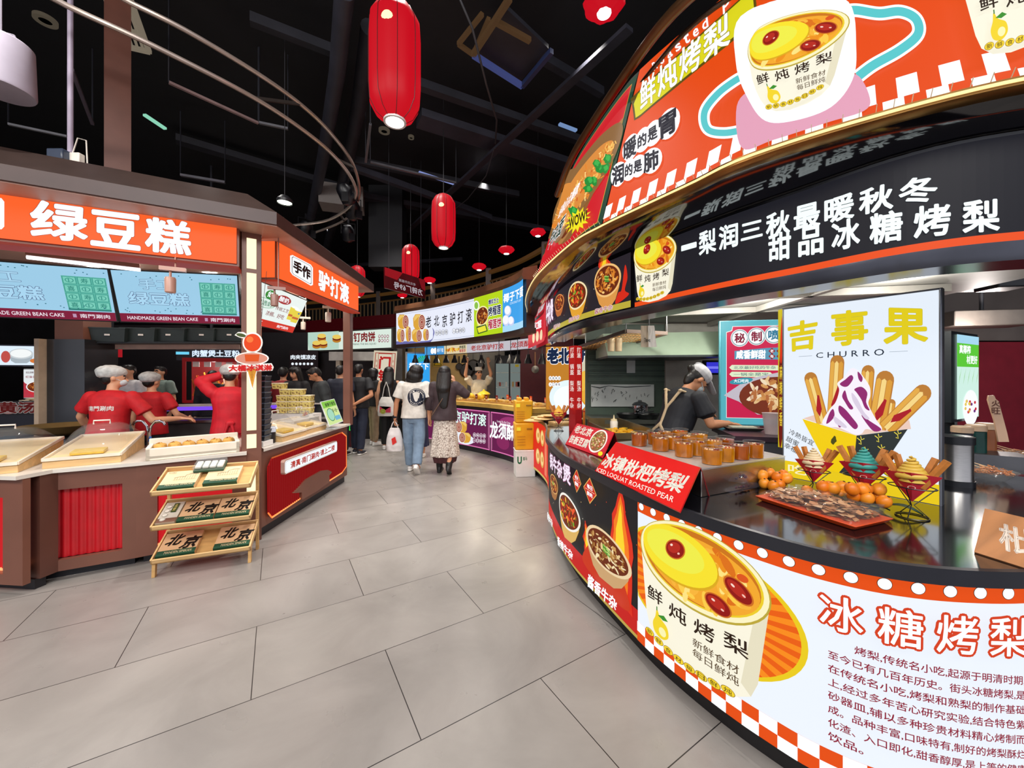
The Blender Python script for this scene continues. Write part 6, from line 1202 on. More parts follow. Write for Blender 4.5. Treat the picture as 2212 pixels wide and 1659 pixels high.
for i, (dx, col, w_) in enumerate(((-.02, 'C8B8A0', .09), (.025, 'E8E4DC', .07))):
    mb = MB(); S = Flat(c+V((dx-w_/2, -.01*i, -.08)), (1, .1, 0), (0, 0, 1)); crumple(mb, 8, 10, lambda u, v: S.p(u*w_*(1-.3*v), v*.17, .01*NZ.noise(V((u*4, v*4, i*3)))), M(col, .6)); mb.build('bag', t, True, sharp=60)
    if i == 0: g = G(S, .002); g.l = 8; g.txt(g.rect(.02, .04, .07, .07), 'Thanks', 0, 0, 1, 1, M('3A3A34', .6), .02); g.build('bag_print', t)
# condiment trays and bread near the far end of the counter
CT = [('yellow corn', 'F0C020', 1228, 889), ('chopped green onion', 'A8C878', 1262, 884), ('brown sauce', '8A3A1A', 1240, 906), ('pale dough discs', 'E8D0A0', 1305, 888)]
for i, (nm, col, px, py) in enumerate(CT):
    c = fl(px, py, CZ+.02); c.y = min(c.y, 4.9); c = V(((px-CX)/FPX*c.y, c.y, CZ)); t = T('condiment_tray', 'small steel tray of %s on the far counter' % nm, 'tray', (c.x, c.y, CZ), .1, group='condiment trays'); mb = MB(); mb.open_lathe([(0, .004), (.09, .004), (.11, .035), (.115, .035), (.093, 0), (0, 0)], STEEL, n=20); mb.build('tray', t); mb = MB(); rn = random.Random(i)
    for k in range(60): a, r = rn.uniform(0, 6.28), .09*math.sqrt(rn.random()); mb.ball((r*math.cos(a), r*math.sin(a), .018+rn.random()*.02), (.012, .009, .007), M(rn.choice([col, col, 'E8D8A8']), .5), 6, m=4)
    tag(mb.build('contents', t), kind='stuff')
for i in range(7):
    c = fl(1140+9*i, 880+2*(i % 3), CZ+.05); Y = 4.9+.1*(i % 3); X_ = (1148+7*i-CX)/FPX*Y+.03; t = T('flatbread', 'round sesame flatbread, %s of the pile at the far counter' % ordn(i), 'flatbread', (X_, Y, CZ+.002+.022*(i//2)), group='sesame flatbreads'); mb = MB(); mb.lathe([(0, 0), (.08, .002), (.09, .01), (.08, .02), (0, .021)], M('E0B878', .6, nz=.2, sc=25), n=22, sx=1.5); mb.build('bread', t)
t = T('bread_board', 'wooden serving board beside the flatbreads', 'board', (.62, 4.7, CZ)); mb = MB(); mb.box((0, 0, .012), (.28, .2, .022), PINE2, rz=.3); mb.build('board', t)
cone((.50, 4.05, CZ), 0, 'red churro cone on the far end of the black counter', 'E8B040', 1.15)
t = T('snack_tin', 'orange patterned snack tin beside the red column sign', 'tin', (.93, 4.6, CZ)); mb = MB(); mb.lathe([(.07, 0), (.07, .15), (.068, .155)], M('D8781E', .35, nz=.3, sc=20), n=24); mb.build('can', t); mb = MB(); mb.lathe([(.071, .155), (.071, .17), (0, .172)], M('C8201E', .35), n=24); mb.build('lid', t)

# upper right background behind the churro sign
mb = MB(); mb.box((5.3, 4.7, 2.3), (5.6, .1, .75), M('5E5652', .6, nz=.2, sc=2)); mb.solo('grey_upper_wall', 'grey soffit wall above the dark red partition', 'wall panel')
for i, (px, py, Y, d) in enumerate(((2080, 612, 3.2, (.34, .2, .12)), (2165, 598, 3.0, (.22, .2, .2)), (2120, 690, 4.0, (.7, .3, .16)))):
    c = at(px, py, Y); mb = MB(); mb.box(tuple(c), d, M(('14161C', '121418', '5E5852')[i], .4, nz=.15), rz=-.2); mb.box((c.x, c.y, c.z+d[2]/2+.1), (.03, .03, .22), M('3A3A3E', .4)); mb.solo('ceiling_unit', ('black box unit under the ceiling right of the churro sign', 'black box unit nearest the right picture edge', 'pale duct box above the dark red partition')[i], 'ceiling unit', 'units behind the churro sign', bevel=.01)
# ================= centre: old-style pastry stall =================
DW = M('3A241C', .45, nz=.15, sc=3, str_=(1, 1, 6)); BR = M('5E3C26', .4, nz=.25, sc=4)
OB = Curve([(-2.60, 8.5), (-1.7, 7.85), (-1.1, 7.3), (-.66, 6.84), (-.11, 6.16), (.12, 5.75), (.2, 5.5)], sub=10)
t = T('pastry_stall_sign', 'long curved lit sign in white, lime green and blue over the centre stall', 'sign', (-1, 7.2, 2.2)); mb = MB(); mb.sweep(OB, [(-.01, 2.2), (-.01, 2.9), (-.14, 2.9), (-.14, 2.2)], DW); fixn(mb.build('housing', t, True))
mb = MB(); mb.sweep(OB, [(.03, 2.9), (.06, 2.95), (.04, 3.06), (-.18, 3.12), (-.18, 2.9)], BR); fixn(mb.build('wood_cornice', t, True)); mb = MB(); mb.sweep(OB, [(.02, 2.12), (.03, 2.2), (-.16, 2.2), (-.16, 2.12)], DW); fixn(mb.build('lower_board', t, True))
g = G(Round(OB, 2.2)); s1, s2 = g.S.inv(1027, 690).x, g.S.inv(1090.5, 670).x; g.box(I, 0, 0, s1, .7, E('E6EAF8', 1.0)); g.box(I, .04, .03, s1-.03, .035, E('5A6A9A')); g.box(I, .04, .665, s1-.03, .67, E('5A6A9A')); g.box(I, s1-.035, .03, s1-.03, .67, E('5A6A9A'))
Cc = lambda x, y: g.S.inv(820+x/5.267, 560+y/5.267)
blob(g, Cc, [(190, 935), (560, 925), (610, 840), (600, 780), (625, 840), (570, 950), (400, 975), (190, 970)], E('6A6AA8'))
for q in (((205, 625), (335, 625), (335, 800), (205, 800)), ((380, 620), (525, 620), (525, 810), (380, 820)), ((200, 790), (290, 790), (290, 950), (200, 950)), ((300, 760), (365, 760), (365, 945), (300, 945)), ((370, 790), (490, 800), (490, 945), (370, 950)), ((500, 790), (570, 790), (570, 930), (500, 930))): roll(g, g.quad(*[(820+x/5.267, 560+y/5.267) for x, y in q]))
for i, (ch, q) in enumerate(zip('老北京驴打滚', (((530, 660), (598, 640), (598, 770), (530, 790)), ((625, 650), (690, 630), (690, 755), (625, 770)), ((718, 640), (780, 620), (780, 765), (718, 780)), ((805, 615), (872, 595), (872, 745), (805, 765)), ((895, 600), (965, 575), (965, 720), (895, 740)), ((988, 570), (1060, 550), (1060, 705), (988, 725))))): g.txt(g.quad(*[(820+x/5.267, 560+y/5.267) for x, y in q]), ch, .05, .02, .95, .98, E('1E1A22'), .012)
for i, ch in enumerate('色味全香入口绵软'):
    x = 645+37*i+(50 if i > 3 else 0); y = 840-int(.11*(x-645)); g.ell(Cc, x+15, y, 19, 32, E('4A4A6A'), n=16, l=g.l); g.ell(Cc, x+15, y, 16, 29, E('F4F6FC'), n=16, l=g.l+1); g.l += 2; g.txt(g.quad(*[(820+a/5.267, 560+b/5.267) for a, b in ((x+3, y-18), (x+27, y-20), (x+27, y+18), (x+3, y+20))]), ch, 0, 0, 1, 1, E('2A2A3A'), .005)
g.box(I, s1, 0, s2, .7, E('B4D41A', 1)); dish(g, g.quad((1030, 665), (1058, 656), (1060, 712), (1034, 724)), 'noodle', 'F0E078', 'F8F0B0', False, n=30, seed=2); g.ell(Cc, 1120, 530, 35, 55, E('F4F8F0')); g.ell(Cc, 1120, 530, 22, 40, E('8AC04A'))
g.poly(Cc, [(1120, 770), (1230, 740), (1250, 820), (1140, 855)], E('3A5A2A')); g.poly(Cc, [(1130, 785), (1222, 755), (1238, 812), (1148, 840)], E('E8E03A'))
for s_, q, c in (('爆浆芝士', ((1258, 465), (1380, 435), (1380, 495), (1258, 525)), '2A2A6A'), ('烤榴莲', ((1255, 545), (1405, 510), (1405, 625), (1255, 660)), '1E2A4A'), ('榴莲饼', ((1255, 690), (1410, 660), (1410, 775), (1255, 805)), 'B0203A')): g.txt(g.quad(*[(820+a/5.267, 560+b/5.267) for a, b in q]), s_, .02, .05, .98, .95, E(c), .03, W, .08)
g.box(I, s2, 0, OB.L, .7, E('3EA0E8', 1)); g.box(I, s2, 0, OB.L, .1, E('A8D8F4', 1)); frame_text(g, [(820+a/5.267, 560+b/5.267) for a, b in ((1435, 405), (1700, 300), (1700, 420), (1435, 500))], '椰子下蛋', W, .03)
g.txt(g.quad(*[(820+a/5.267, 560+b/5.267) for a, b in ((1510, 495), (1640, 450), (1640, 475), (1510, 520))]), 'COCONUT LAYS', 0, 0, 1, 1, E('D8ECFA'), .01)
for x, y, r in ((1485, 590, 40), (1465, 700, 42), (1525, 705, 36)): g.ell(Cc, x, y, r, r*1.5, E('C8D0F0')); g.ell(Cc, x-4, y-8, r*.8, r*1.2, E('F4F4FC'))
g.build('lit_face', t)
OB2 = Curve([(-2.1, 9.1), (-1.5, 8.65), (-.72, 8.0), (-.1, 7.45), (.41, 6.85)]); t = T('inner_strip_sign', 'narrow grey strip sign with red characters under the curved pastry sign', 'sign', (-.7, 8, 2)); mb = MB(); mb.sweep(OB2, [(-.005, 1.99), (-.005, 2.2), (-.06, 2.2), (-.06, 1.99)], DW); fixn(mb.build('housing', t, True))
g = G(Round(OB2, 2.0)); x0 = OB2.L; g.box(I, 0, 0, x0, .19, E('D0CCD4', .85)); g.box(I, 0, 0, x0*.2, .19, E('4A9AD8', .95)); g.ell(I, .08*x0, .09, .06, .07, W); g.ell(I, .11*x0, .09, .06, .07, W); g.txt(I, '椰子下蛋', .13*x0, .05, .19*x0, .14, W, .01); g.box(I, x0*.2, 0, x0*.42, .19, E('E8D8B0', .9))
for k in range(7): g.ell(I, x0*(.23+.018*k), .09, .06, .03, E(('D8A030', 'C8641E', 'F0C860')[k % 3]), .6*k, 12, g.l+k % 3)
g.l += 4; g.txt(I, '烤榴莲', .35*x0, .1, .41*x0, .17, E('2A3A2A'), .02); g.txt(I, '榴莲饼', .35*x0, .02, .41*x0, .09, E('B0203A'), .02); g.txt(I, '老北京驴打滚', .46*x0, .04, .74*x0, .15, E('A82A2A'), .02); g.txt(I, '龙须酥', .80*x0, .04, .97*x0, .15, E('A82A2A'), .02); g.build('lit_face', t)
s0, s9 = 2.0, sA-.02
t = T('pastry_counter', 'dark curved counter of the centre stall with purple lit panels', 'counter', (-.7, 7.5, 0)); mb = MB(); mb.sweep(CC, [(-.01, .0), (-.01, .9), (-.5, .9), (-.5, .0)], M('26242A', .4), s0, s9, ds=.15); fixn(mb.build('carcass', t, True))
mb = MB(); mb.sweep(CC, [(.05, .90), (.05, .975), (-.62, .975), (-.62, .90)], M('D8B05A', .4, nz=.15, sc=5), s0, s9, ds=.15); fixn(mb.build('wooden_top', t, True))
g = G(Round(CC, .10, .004)); a, b, c_ = g.S.inv(985, 920).x-1.2, g.S.inv(1059, 930).x, g.S.inv(1112, 940).x; Cc = lambda x, y: g.S.inv(820+x/5.267, 760+y/5.267)
for x0, x1 in ((a, b-.02), (b+.02, c_+.5)): g.box(I, x0, 0, x1, .73, E('E87AB8', .9)); g.box(I, x0+.02, .02, x1-.02, .71, E('6A1E4E', .9)); g.ell(I, (x0+x1)/2, .55, (x1-x0)*.3, .13, E('A83A78', .8)); g.ell(I, x0+(x1-x0)*.3, .2, .2, .12, E('8E2A62', .85)); g.box(I, x0+.035, .035, x0+.042, .69, E('D8A0B8')); g.box(I, x1-.042, .035, x1-.035, .69, E('D8A0B8'))
frame_text(g, [(820+x/5.267, 760+y/5.267) for x, y in ((850, 665), (1215, 715), (1210, 850), (850, 800))], '京驴打滚', E('E8F8F4'), .02, E('2A4A4A'), .05)
blob(g, Cc, [(860, 900), (900, 880), (1040, 960), (1080, 1000), (1060, 1040), (980, 1055), (880, 1010)], E('E8ECF8')); roll(g, g.quad(*[(820+x/5.267, 760+y/5.267) for x, y in ((1000, 790), (870, 790), (870, 920), (1000, 930))])); roll(g, g.quad(*[(820+x/5.267, 760+y/5.267) for x, y in ((1045, 920), (905, 910), (905, 1035), (1045, 1045))]))
for i, ch in enumerate('色味全香入口绵软'): x = 1072+38*(i % 4); y = 945+(i % 4)*4+60*(i//4); g.ell(Cc, x+12, y, 17, 27, E('F0E8F0'), l=g.l, n=16); g.ell(Cc, x+12, y, 14, 23, E('7A2A5A'), l=g.l+1, n=16); g.l += 2; g.txt(g.quad(*[(820+p/5.267, 760+q/5.267) for p, q in ((x+2, y-14), (x+22, y-12), (x+22, y+14), (x+2, y+12))]), ch, 0, 0, 1, 1, W, .01)
frame_text(g, [(820+x/5.267, 760+y/5.267) for x, y in ((1270, 790), (1540, 840), (1540, 1010), (1265, 975))], '龙须酥', W, .03); frame_text(g, [(820+x/5.267, 760+y/5.267) for x, y in ((1348, 775), (1500, 800), (1500, 830), (1348, 805))], 'Long Xu Su Crisp', W, .005)
g.build('lit_panels', t)
# trays, cards and goods on the counter
def onC(px, off, z=.977):
    u = Round(CC, 0).inv(px, 860).x; p, n = CC.pos(u), CC.nrm(u); return V((p.x+n.x*off, p.y+n.y*off, z)), math.atan2(n.x, -n.y)
for i in range(9):
    c, rz = onC(985+17*i, -.28); t = T('pastry_tray', 'shallow tray of golden pastries, %s from left on the centre counter' % ordn(i), 'tray', tuple(c), rz, group='pastry trays'); mb = MB(); mb.box((0, 0, .015), (.26, .36, .03), PINE2); mb.build('tray', t); mb = MB(); rn = random.Random(i)
    for k in range(5):
        for l_ in range(3): mb.box((-.09+.09*l_+rn.uniform(-.005, .005), -.13+.065*k, .045), (.07, .045, .03), M(rn.choice(['D8A848', 'E8C070', 'C89038', 'EED8A0']), .6), rz=rn.uniform(-.2, .2))
    tag(mb.build('pastries', t), kind='stuff')
for i, (px, col) in enumerate(((999, '8A1A1E'), (1019, '8A1A1E'), (1040, '8A1A1E'), (1062, '8A1A1E'), (1090, '8A1A1E'), (1057, 'E85A2A'), (1077, 'E85A2A'), (1101, 'E85A2A'), (1124, 'E85A2A'))):
    c, rz = onC(px, -.12 if i < 5 else -.45); t = T('price_card', 'small %s price card, %s from left on the centre counter' % ('dark red' if i < 5 else 'orange', ordn(i if i < 5 else i-5)), 'card', tuple(c), rz, group='price cards'); mb = MB(); mb.box((0, 0, .11), (.065, .006, .085), M(col, .4)); mb.build('card', t); mb = MB(); mb.bar((0, 0, 0), (0, 0, .07), .006, .006, M('D8D0C0', .4)); mb.build('stick', t); mb = MB(); mb.box((0, -.0036, .115), (.045, .001, .012), M('F0D8C8', .5)); mb.box((0, -.0036, .095), (.03, .001, .008), M('F0D8C8', .5)); mb.build('print', t)
for i, (px, o) in enumerate(((991, -.3), (1008, -.35), (1018, -.2))):
    c, rz = onC(px, o, .99); t = T('yellow_melon', 'large yellow fruit, %s on the left end of the centre counter' % ordn(i), 'fruit', tuple(c), rz, group='yellow fruits'); mb = MB(); mb.ball((0, 0, .075), (.13, .08, .075), M('E8B81E', .45, nz=.1), 20, m=10); mb.build('flesh', t, sharp=80)
c, rz = onC(1002, -.55, .99); t = T('yellow_lid_pot', 'yellow pot with pointed lid behind the yellow fruits', 'pot', tuple(c), rz); mb = MB(); mb.lathe([(.09, 0), (.12, .08), (.12, .12)], M('D8A81E', .4), n=24); mb.build('pot_body', t); mb = MB(); mb.lathe([(.14, .12), (.1, .16), (.03, .19), (.02, .22), (.0, .225)], M('EACB3A', .4), n=24); mb.build('lid', t)
for i, (px, Y) in enumerate(((897, 8.3), (922, 8.2), (943, 8.1), (964, 8.6), (982, 8.5), (1003, 8.3), (1040, 8.0), (1078, 7.4), (1103, 7.2), (1118, 7.1), (1141, 7.0), (1171, 6.2))):
    c = at(px, 776, Y); t = T('hanging_spotlight', 'black bell-shaped hanging spotlight, %s from left under the centre sign' % ordn(i), 'lamp', tuple(c), group='hanging spotlights over the centre counter'); mb = MB(); mb.open_lathe([(.075, -.08), (.06, -.02), (.035, .03), (.03, .09), (0, .09)], M('1A1A1E', .35, nz=.2), n=20); mb.build('shade', t); mb = MB(); mb.lathe([(0, -.065), (.066, -.066)], E('FFF4E0', 3.5 if i > 2 else 1.0), n=16); mb.build('light_source', t); mb = MB(); mb.bar((0, 0, .09), (0, 0, 2.96-c.z), .012, .012, M('1A1A1E', .4)); mb.build('stem', t)
for p in ((-1.4, 7.9), (-.7, 7.5), (-.1, 6.9), (.35, 6.2)): spot((p[0], p[1]+.3, 1.95), (p[0], p[1], 0.9), 32, (1, .86, .62), 120, .05)
point((-.9, 9.0, 2.3), 22, (1, .9, .75), .1); point((.6, 7.6, 2.3), 10, (1, .85, .7), .1)
mb = MB(); mb.prism([(-2.5, 8.7), (-1.6, 7.95), (-.6, 7.0), (0, 6.3), (.9, 6.9), (1.2, 9.1), (-.2, 10.1), (-2.8, 10.1)], 2.95, 3.0, M('2A221E', .6)); fixn(mb.solo('stall_soffit', 'dark ceiling board over the centre stall', 'ceiling panel'))
# back wall of the stall, fridge and hung pans
mb = MB(); mb.box((-2.0, 10.2, 1.5), (1.6, .1, 3.0), M('C8A868', .5, nz=.08)); mb.solo('tan_cabinet_wall', 'tan cabinet wall behind the centre stall', 'wall panel'); mb = MB(); mb.box((-.75, 10.25, 1.5), (1.1, .1, 3.0), M('6A645C', .5)); mb.solo('grey_wall_panel', 'grey panel behind the chef', 'wall panel')
mb = MB(); mb.box((.85, 9.2, 1.5), (1.3, .1, 3.0), M('6A1A24', .5, nz=.1)); mb.solo('wine_red_panel', 'wine red wall panel right of the fridge', 'wall panel')
t = T('drinks_fridge', 'tall black fridge with two glass doors behind the centre counter', 'fridge', (-.05, 9.3, 0)); mb = MB(); mb.box((-.06, 9.45, 1.0), (.72, .5, 2.0), M('141416', .35)); mb.build('cabinet', t, True)
for s_ in (-1, 1):
    mb = MB(); x = -.06+.175*s_; mb.box((x, 9.19, 1.02), (.31, .01, 1.56), M('A8B8B4', .15, em=.35)); 
    for k in range(4): mb.box((x, 9.183, .5+.36*k), (.3, .006, .015), M('D8E0DC', .3))
    mb.build('glass_door', t, True); mb = MB(); mb.box((x-.14*s_, 9.175, 1.1), (.015, .02, .3), STEEL); mb.build('door_handle', t, True); mb = MB(); rn = random.Random(s_+2)
    for k in range(12): mb.box((x+rn.uniform(-.1, .1), 9.18, .54+.36*(k//4)+.04), (.05, .008, rn.uniform(.06, .14)), M(rn.choice(['E8E0C8', 'C8D0D0', 'D8B878', 'B85A4A', 'F0F0EC']), .5))
    tag(mb.build('stored_goods', t, True), kind='stuff')
mb = MB(); mb.box((.12, 9.182, 1.75), (.09, .004, .06), M('E8D81E', .5)); mb.build('yellow_sticker', t, True)
for i, (px, py, r) in enumerate(((992, 792, .10), (1008, 800, .20), (1022, 790, .17), (1036, 788, .12))):
    c = at(px, py, 10.1); t = T('hanging_pan', 'dark round pan, %s from left on the wall behind the chef' % ordn(i), 'pan', tuple(c), group='hanging pans'); X = Matrix.Rotation(math.pi/2, 4, 'X'); mb = MB(); mb.open_lathe([(0, .03), (r*.8, .03), (r, -.02), (r*.82, .015), (0, .015)], M('2A2422', .4), n=24, X=X); mb.build('pan_body', t); mb = MB(); mb.bar((0, 0, r), (0, 0, r+.18), .025, .012, M('1A1614', .4)); mb.build('handle', t)
c = at(1156, 798, 9.12); t = T('ladle_strainer', 'round strainer with a wooden handle hung on the wine red panel', 'strainer', tuple(c)); X = Matrix.Rotation(math.pi/2, 4, 'X'); mb = MB(); mb.lathe([(0, 0), (.085, .005), (.09, .02), (0, .03)], M('8A8478', .3, .7), n=24, X=X); mb.build('bowl', t); mb = MB(); mb.bar((0, 0, .08), (0, 0, .42), .03, .02, M('C88A5A', .5)); mb.build('handle', t)
t = T('warning_sign', 'yellow electrical warning sign on the tan cabinet wall', 'sign', tuple(at(945, 782, 10.1))); S = upright(at(935, 800, 10.12), at(956, 800, 10.12), at(935, 792, 10.12).z); w_ = .26; mb = MB(); c = at(945.5, 781.5, 10.135); mb.box(tuple(c), (w_, .01, w_), M('D8B84A', .5)); mb.build('plate', t, True); g = G(S); g.l = 8; F = g.rect(0, 0, w_, w_)
g.poly(F, [(.08, .12), (.92, .12), (.5, .88)], M('1A1A14', .5)); g.poly(F, [(.17, .17), (.83, .17), (.5, .77)], M('F0CC1E', .5)); g.poly(F, [(.54, .62), (.42, .42), (.5, .42), (.44, .24), (.58, .46), (.5, .46), (.58, .62)], M('1A1A14', .5)); g.build('lightning_print', t)
a, b = at(880, 800, 8.9), at(928, 800, 9.2); t = T('coconut_light_box', 'bright blue lit coconut poster behind the two standing women', 'sign', (a.x, a.y, .6)); X = FR(a, b); L = dist(a, b); mb = MB(); mb.box((L/2, .05, 1.2), (L+.04, .08, 1.74), M('C8CCD0', .4), X=X); mb.build('housing', t, True); S = upright(a, b, .35); g = G(S); F = g.rect(0, 0, L, 1.68); g.l = 4; g.fill(F, E('2EA0EC', 1)); g.poly(F, [(0, .5), (1, .2), (1, 0), (0, 0)], E('7ACCF4')); g.txt(F, '椰子下', .08, .78, .95, .87, W, .03)
for k in range(8): a_ = .4+.4*k; g.poly(F, [(.7, .9), (.7+.3*math.cos(a_), .9+.08*math.sin(a_)), (.7+.26*math.cos(a_+.25), .9+.07*math.sin(a_+.25))], E('2EB04A'), g.l)
g.l += 1; g.build('lit_face', t)
# yellow crates on a white box
c = fl(1133, 1030); t = T('white_box', 'white storage box with a green mark, on the floor under the yellow crates', 'box', (c.x, c.y+.12, 0), .12); mb = MB(); mb.box((0, 0, .19), (.29, .27, .38), M('E4E4E0', .45, nz=.04)); mb.build('box_body', t, bevel=.006); mb = MB(); mb.box((0, 0, .385), (.30, .28, .02), M('F0F0EC', .4)); mb.build('lid', t, bevel=.004); S = Flat((-.12, -.136, .2), (1, 0, 0), (0, 0, 1)); g = G(S, .0008); g.l = 2; g.txt(g.rect(0, .0, .06, .1), 'U', 0, 0, 1, 1, M('1E7A4A', .5), .04); g.txt(g.rect(.08, .05, .14, .1), '盒马', 0, 0, 1, 1, M('1E7A4A', .5), .01); finish('green_mark', g.mesh('p'), t, sharp=None)
for i, (z_, h_) in enumerate(((.397, .40), (.80, .33))):
    t = T('yellow_crate', '%s yellow plastic crate stacked on the white box' % ('lower, larger', 'upper, smaller')[i], 'crate', (c.x-.01*i-.01, c.y+.12, z_), .1, group='yellow crates'); YM = M('E8A81A', .4, nz=.06); w_ = .30-.03*i; mb = MB(); mb.hexa([(-w_/2+.01, -.12, 0), (w_/2-.01, -.12, 0), (w_/2-.01, .12, 0), (-w_/2+.01, .12, 0)], [(-w_/2, -.135, h_), (w_/2, -.135, h_), (w_/2, .135, h_), (-w_/2, .135, h_)], YM); fixn(mb.build('crate_body', t, bevel=.02))
    mb = MB(); mb.box((.07, -.136, h_*.78), (.08, .012, .022), M('9A6A10', .5)); mb.build('grip_slot', t, bevel=.004); mb = MB(); mb.box((-.09, -.137, h_*.78), (.06, .01, .05), M('F4E83A', .5)); mb.build('yellow_sticker', t)
    mb = MB()
    for k in range(4): mb.box((-.05, -.1275, h_*(.2+.1*k)), (.12, .012, .008), M('C88A12', .5))
    mb.build('moulded_ribs', t)
    if i: mb = MB(); mb.box((-.06, 0, h_+.02), (.06, .2, .04), YM); mb.box((.05, 0, h_+.02), (.06, .2, .04), YM); mb.build('top_lugs', t, bevel=.008)
# ================= meat pie stall =================
a, b = V((-5.7, 10.45, 0)), V((-2.96, 9.3, 0)); X = FR(a, b); L = dist(a, b)
t = T('meat_pie_sign', 'pale lit sign with dark red characters and pie pictures under a red band', 'sign', (-4.3, 9.8, 2.2)); mb = MB(); mb.box((L/2, .1, 2.43), (L+.06, .18, .54), M('3A3432', .4), X=X); mb.build('housing', t, True); mb = MB(); mb.box((L/2, .12, 2.88), (L+.1, .16, .3), M('8A1422', .45, em=.08), X=X); mb.build('red_band', t, True)
S = upright(a, b, 2.2); g = G(S); F = g.rect(0, 0, L, .46); g.l = 30; g.fill(F, E('DCECE0', .95)); q4 = lambda *p: g.quad(*[(520+x/4.608, 480+y/4.608) for x, y in p])
g.fill(q4((645, 1100), (980, 1085), (980, 1262), (690, 1280)), E('B8D8C8', .95)); g.txt(q4((1060, 1105), (1340, 1092), (1342, 1185), (1062, 1195)), '门钉肉饼', 0, 0, 1, 1, E('7A1418'), .03); g.txt(q4((1088, 1208), (1352, 1200), (1352, 1222), (1088, 1228)), 'BOMBING THE BIG SQUID', 0, 0, 1, 1, E('5A6A60'), .008)
for i in range(8): x = 1372+28*(i % 4); y = 1120+42*(i//4); Fq = q4((x, y), (x+24, y), (x+24, y+34), (x, y+34)); g.ell(Fq, .5, .5, .5, .5, E('7A1418'), n=14); g.txt(Fq, '现做现卖外酥里嫩'[i], .15, .2, .85, .8, W, .02)
for x, y in ((770, 1110), (785, 1175), (720, 1180), (920, 1120)): Fq = q4((x, y), (x+85, y), (x+85, y+80), (x, y+80)); g.ell(Fq, .5, .3, .5, .3, E('B87A2A')); g.ell(Fq, .5, .5, .5, .25, E('7A2A14')); g.ell(Fq, .5, .72, .5, .28, E('E8C860'))
g.build('lit_face', t)
mb = MB(); mb.box((-4.6, 10.9, 1.1), (2.8, .2, 2.2), M('2A1E1E', .5)); mb.solo('pie_stall_back', 'dark back wall of the meat pie stall', 'wall panel'); mb = MB(); mb.box((-2.85, 9.6, 1.5), (.22, .3, 3.0), M('5A5450', .5)); mb.solo('stall_post', 'grey post at the right end of the meat pie stall', 'post')
t = T('pie_counter', 'dark low counter of the meat pie stall behind the shoppers', 'counter', (-3.8, 9.2, 0)); mb = MB(); mb.box((-3.6, 9.25, .45), (2.3, .5, .9), M('1C1A1C', .4)); mb.build('carcass', t, True); mb = MB(); mb.box((-3.6, 9.22, .92), (2.36, .6, .04), M('4A4A4C', .3)); mb.build('top', t, True)
t = T('hood_unit', 'pale metal hood and posts above the meat pie counter', 'hood', (-3.9, 9.6, 1.7)); mb = MB(); mb.box((-3.85, 9.7, 2.0), (1.5, .4, .22), M('C8C4BC', .4)); mb.build('hood', t, True); mb = MB(); mb.box((-4.4, 9.6, 1.4), (.1, .1, 1.0), M('D8C8B0', .4)); mb.build('support_post', t, True)
c0 = at(798, 896, 8.6); TLb, TRb = at(808, 757, 8.6), at(858, 759, 8.75); S = Flat(c0, TRb-TLb, TLb-c0); w_ = (TRb-TLb).length; h_ = (TLb-c0).length
t = T('leaning_banner', 'tall cream banner with red border and four red characters, leaning right', 'banner', tuple(c0)); mb = MB(); q = [S.p(0, 0, 0), S.p(w_, 0, 0), S.p(w_, h_, 0), S.p(0, h_, 0)]; mb.hexa([p-S.n*.02 for p in q], q, M('D8C8A0', .5)); fixn(mb.build('board', t, True)); g = G(S); F = g.rect(0, 0, w_, h_); g.fill(F, E('E8DCC0', .75)); g.box(F, .06, .03, .94, .97, E('B8342A', .7)); g.box(F, .09, .04, .91, .96, E('E8DCC0', .75)); g.box(F, .2, .04, .8, .96, E('B8342A', .7)); g.box(F, .22, .05, .78, .95, E('E8E0C8', .8)); g.vtxt(F, '门钉肉饼', .27, .08, .73, .92, E('B81E1E', .9), .04); mb = MB(); mb.bar(c0+V((.25, .12, .3)), V((c0.x+.25, c0.y+.25, 0)), .05, .05, DSTEEL); mb.build('floor_stand', t, True)
for k in range(10): g.txt(F, '香', .11, .1+.08*k, .18, .14+.08*k, E('B8342A', .7), 0, l=g.l); g.txt(F, '酥', .82, .1+.08*k, .89, .14+.08*k, E('B8342A', .7), 0, l=g.l)
g.build('printed_face', t)
c = at(760, 925, 8.0); t = T('green_light', 'small glowing green pagoda-shaped lamp behind the man in black', 'lamp', (c.x, c.y, .35)); mb = MB(); mb.lathe([(.05, 0), (.05, .08), (.07, .085), (.04, .16), (.05, .17), (.02, .26), (0, .3)], E('2EF04A', 1.3), n=14); mb.build('shade', t); mb = MB(); mb.box((0, 0, -.17), (.1, .1, .34), M('5A1420', .5)); mb.build('pedestal', t)
# hanging direction board seen from behind
TLh, TRh, BLh = at(831, 577, 6.9), at(918, 605, 7.75), at(832, 622, 6.9); S = Flat(BLh, TRh-TLh, TLh-BLh); w_, h_ = (TRh-TLh).length, (TLh-BLh).length; t = T('hanging_board', 'dark red hanging board with mirrored pale writing in front of the gallery railing', 'sign', tuple(BLh)); mb = MB(); q = [S.p(0, 0, 0), S.p(w_, 0, 0), S.p(w_, h_, 0), S.p(0, h_, 0)]; mb.hexa([p-S.n*.03 for p in q], q, M('5A1218', .3)); fixn(mb.build('panel', t, True)); g = G(S); F = g.rect(0, 0, w_, h_); g.fill(F, M('4A1016', .2, nz=.5, sc=1.5, coat=.6)); g.poly(F, [(0, 1), (.42, 1), (.28, .55), (0, .6)], E('B01824', .6)); g.poly(F, [(.82, 1), (1, 1), (1, .4), (.9, .5)], E('A01824', .5)); g.txt(F, '方砖厂69号', .92, .1, .2, .44, E('D8D0D8', .7), .015); g.txt(F, '老北京炸酱面', .74, .52, .32, .66, E('C8B8C0', .6), .005); g.build('mirrored_face', t)
mb = MB(); 
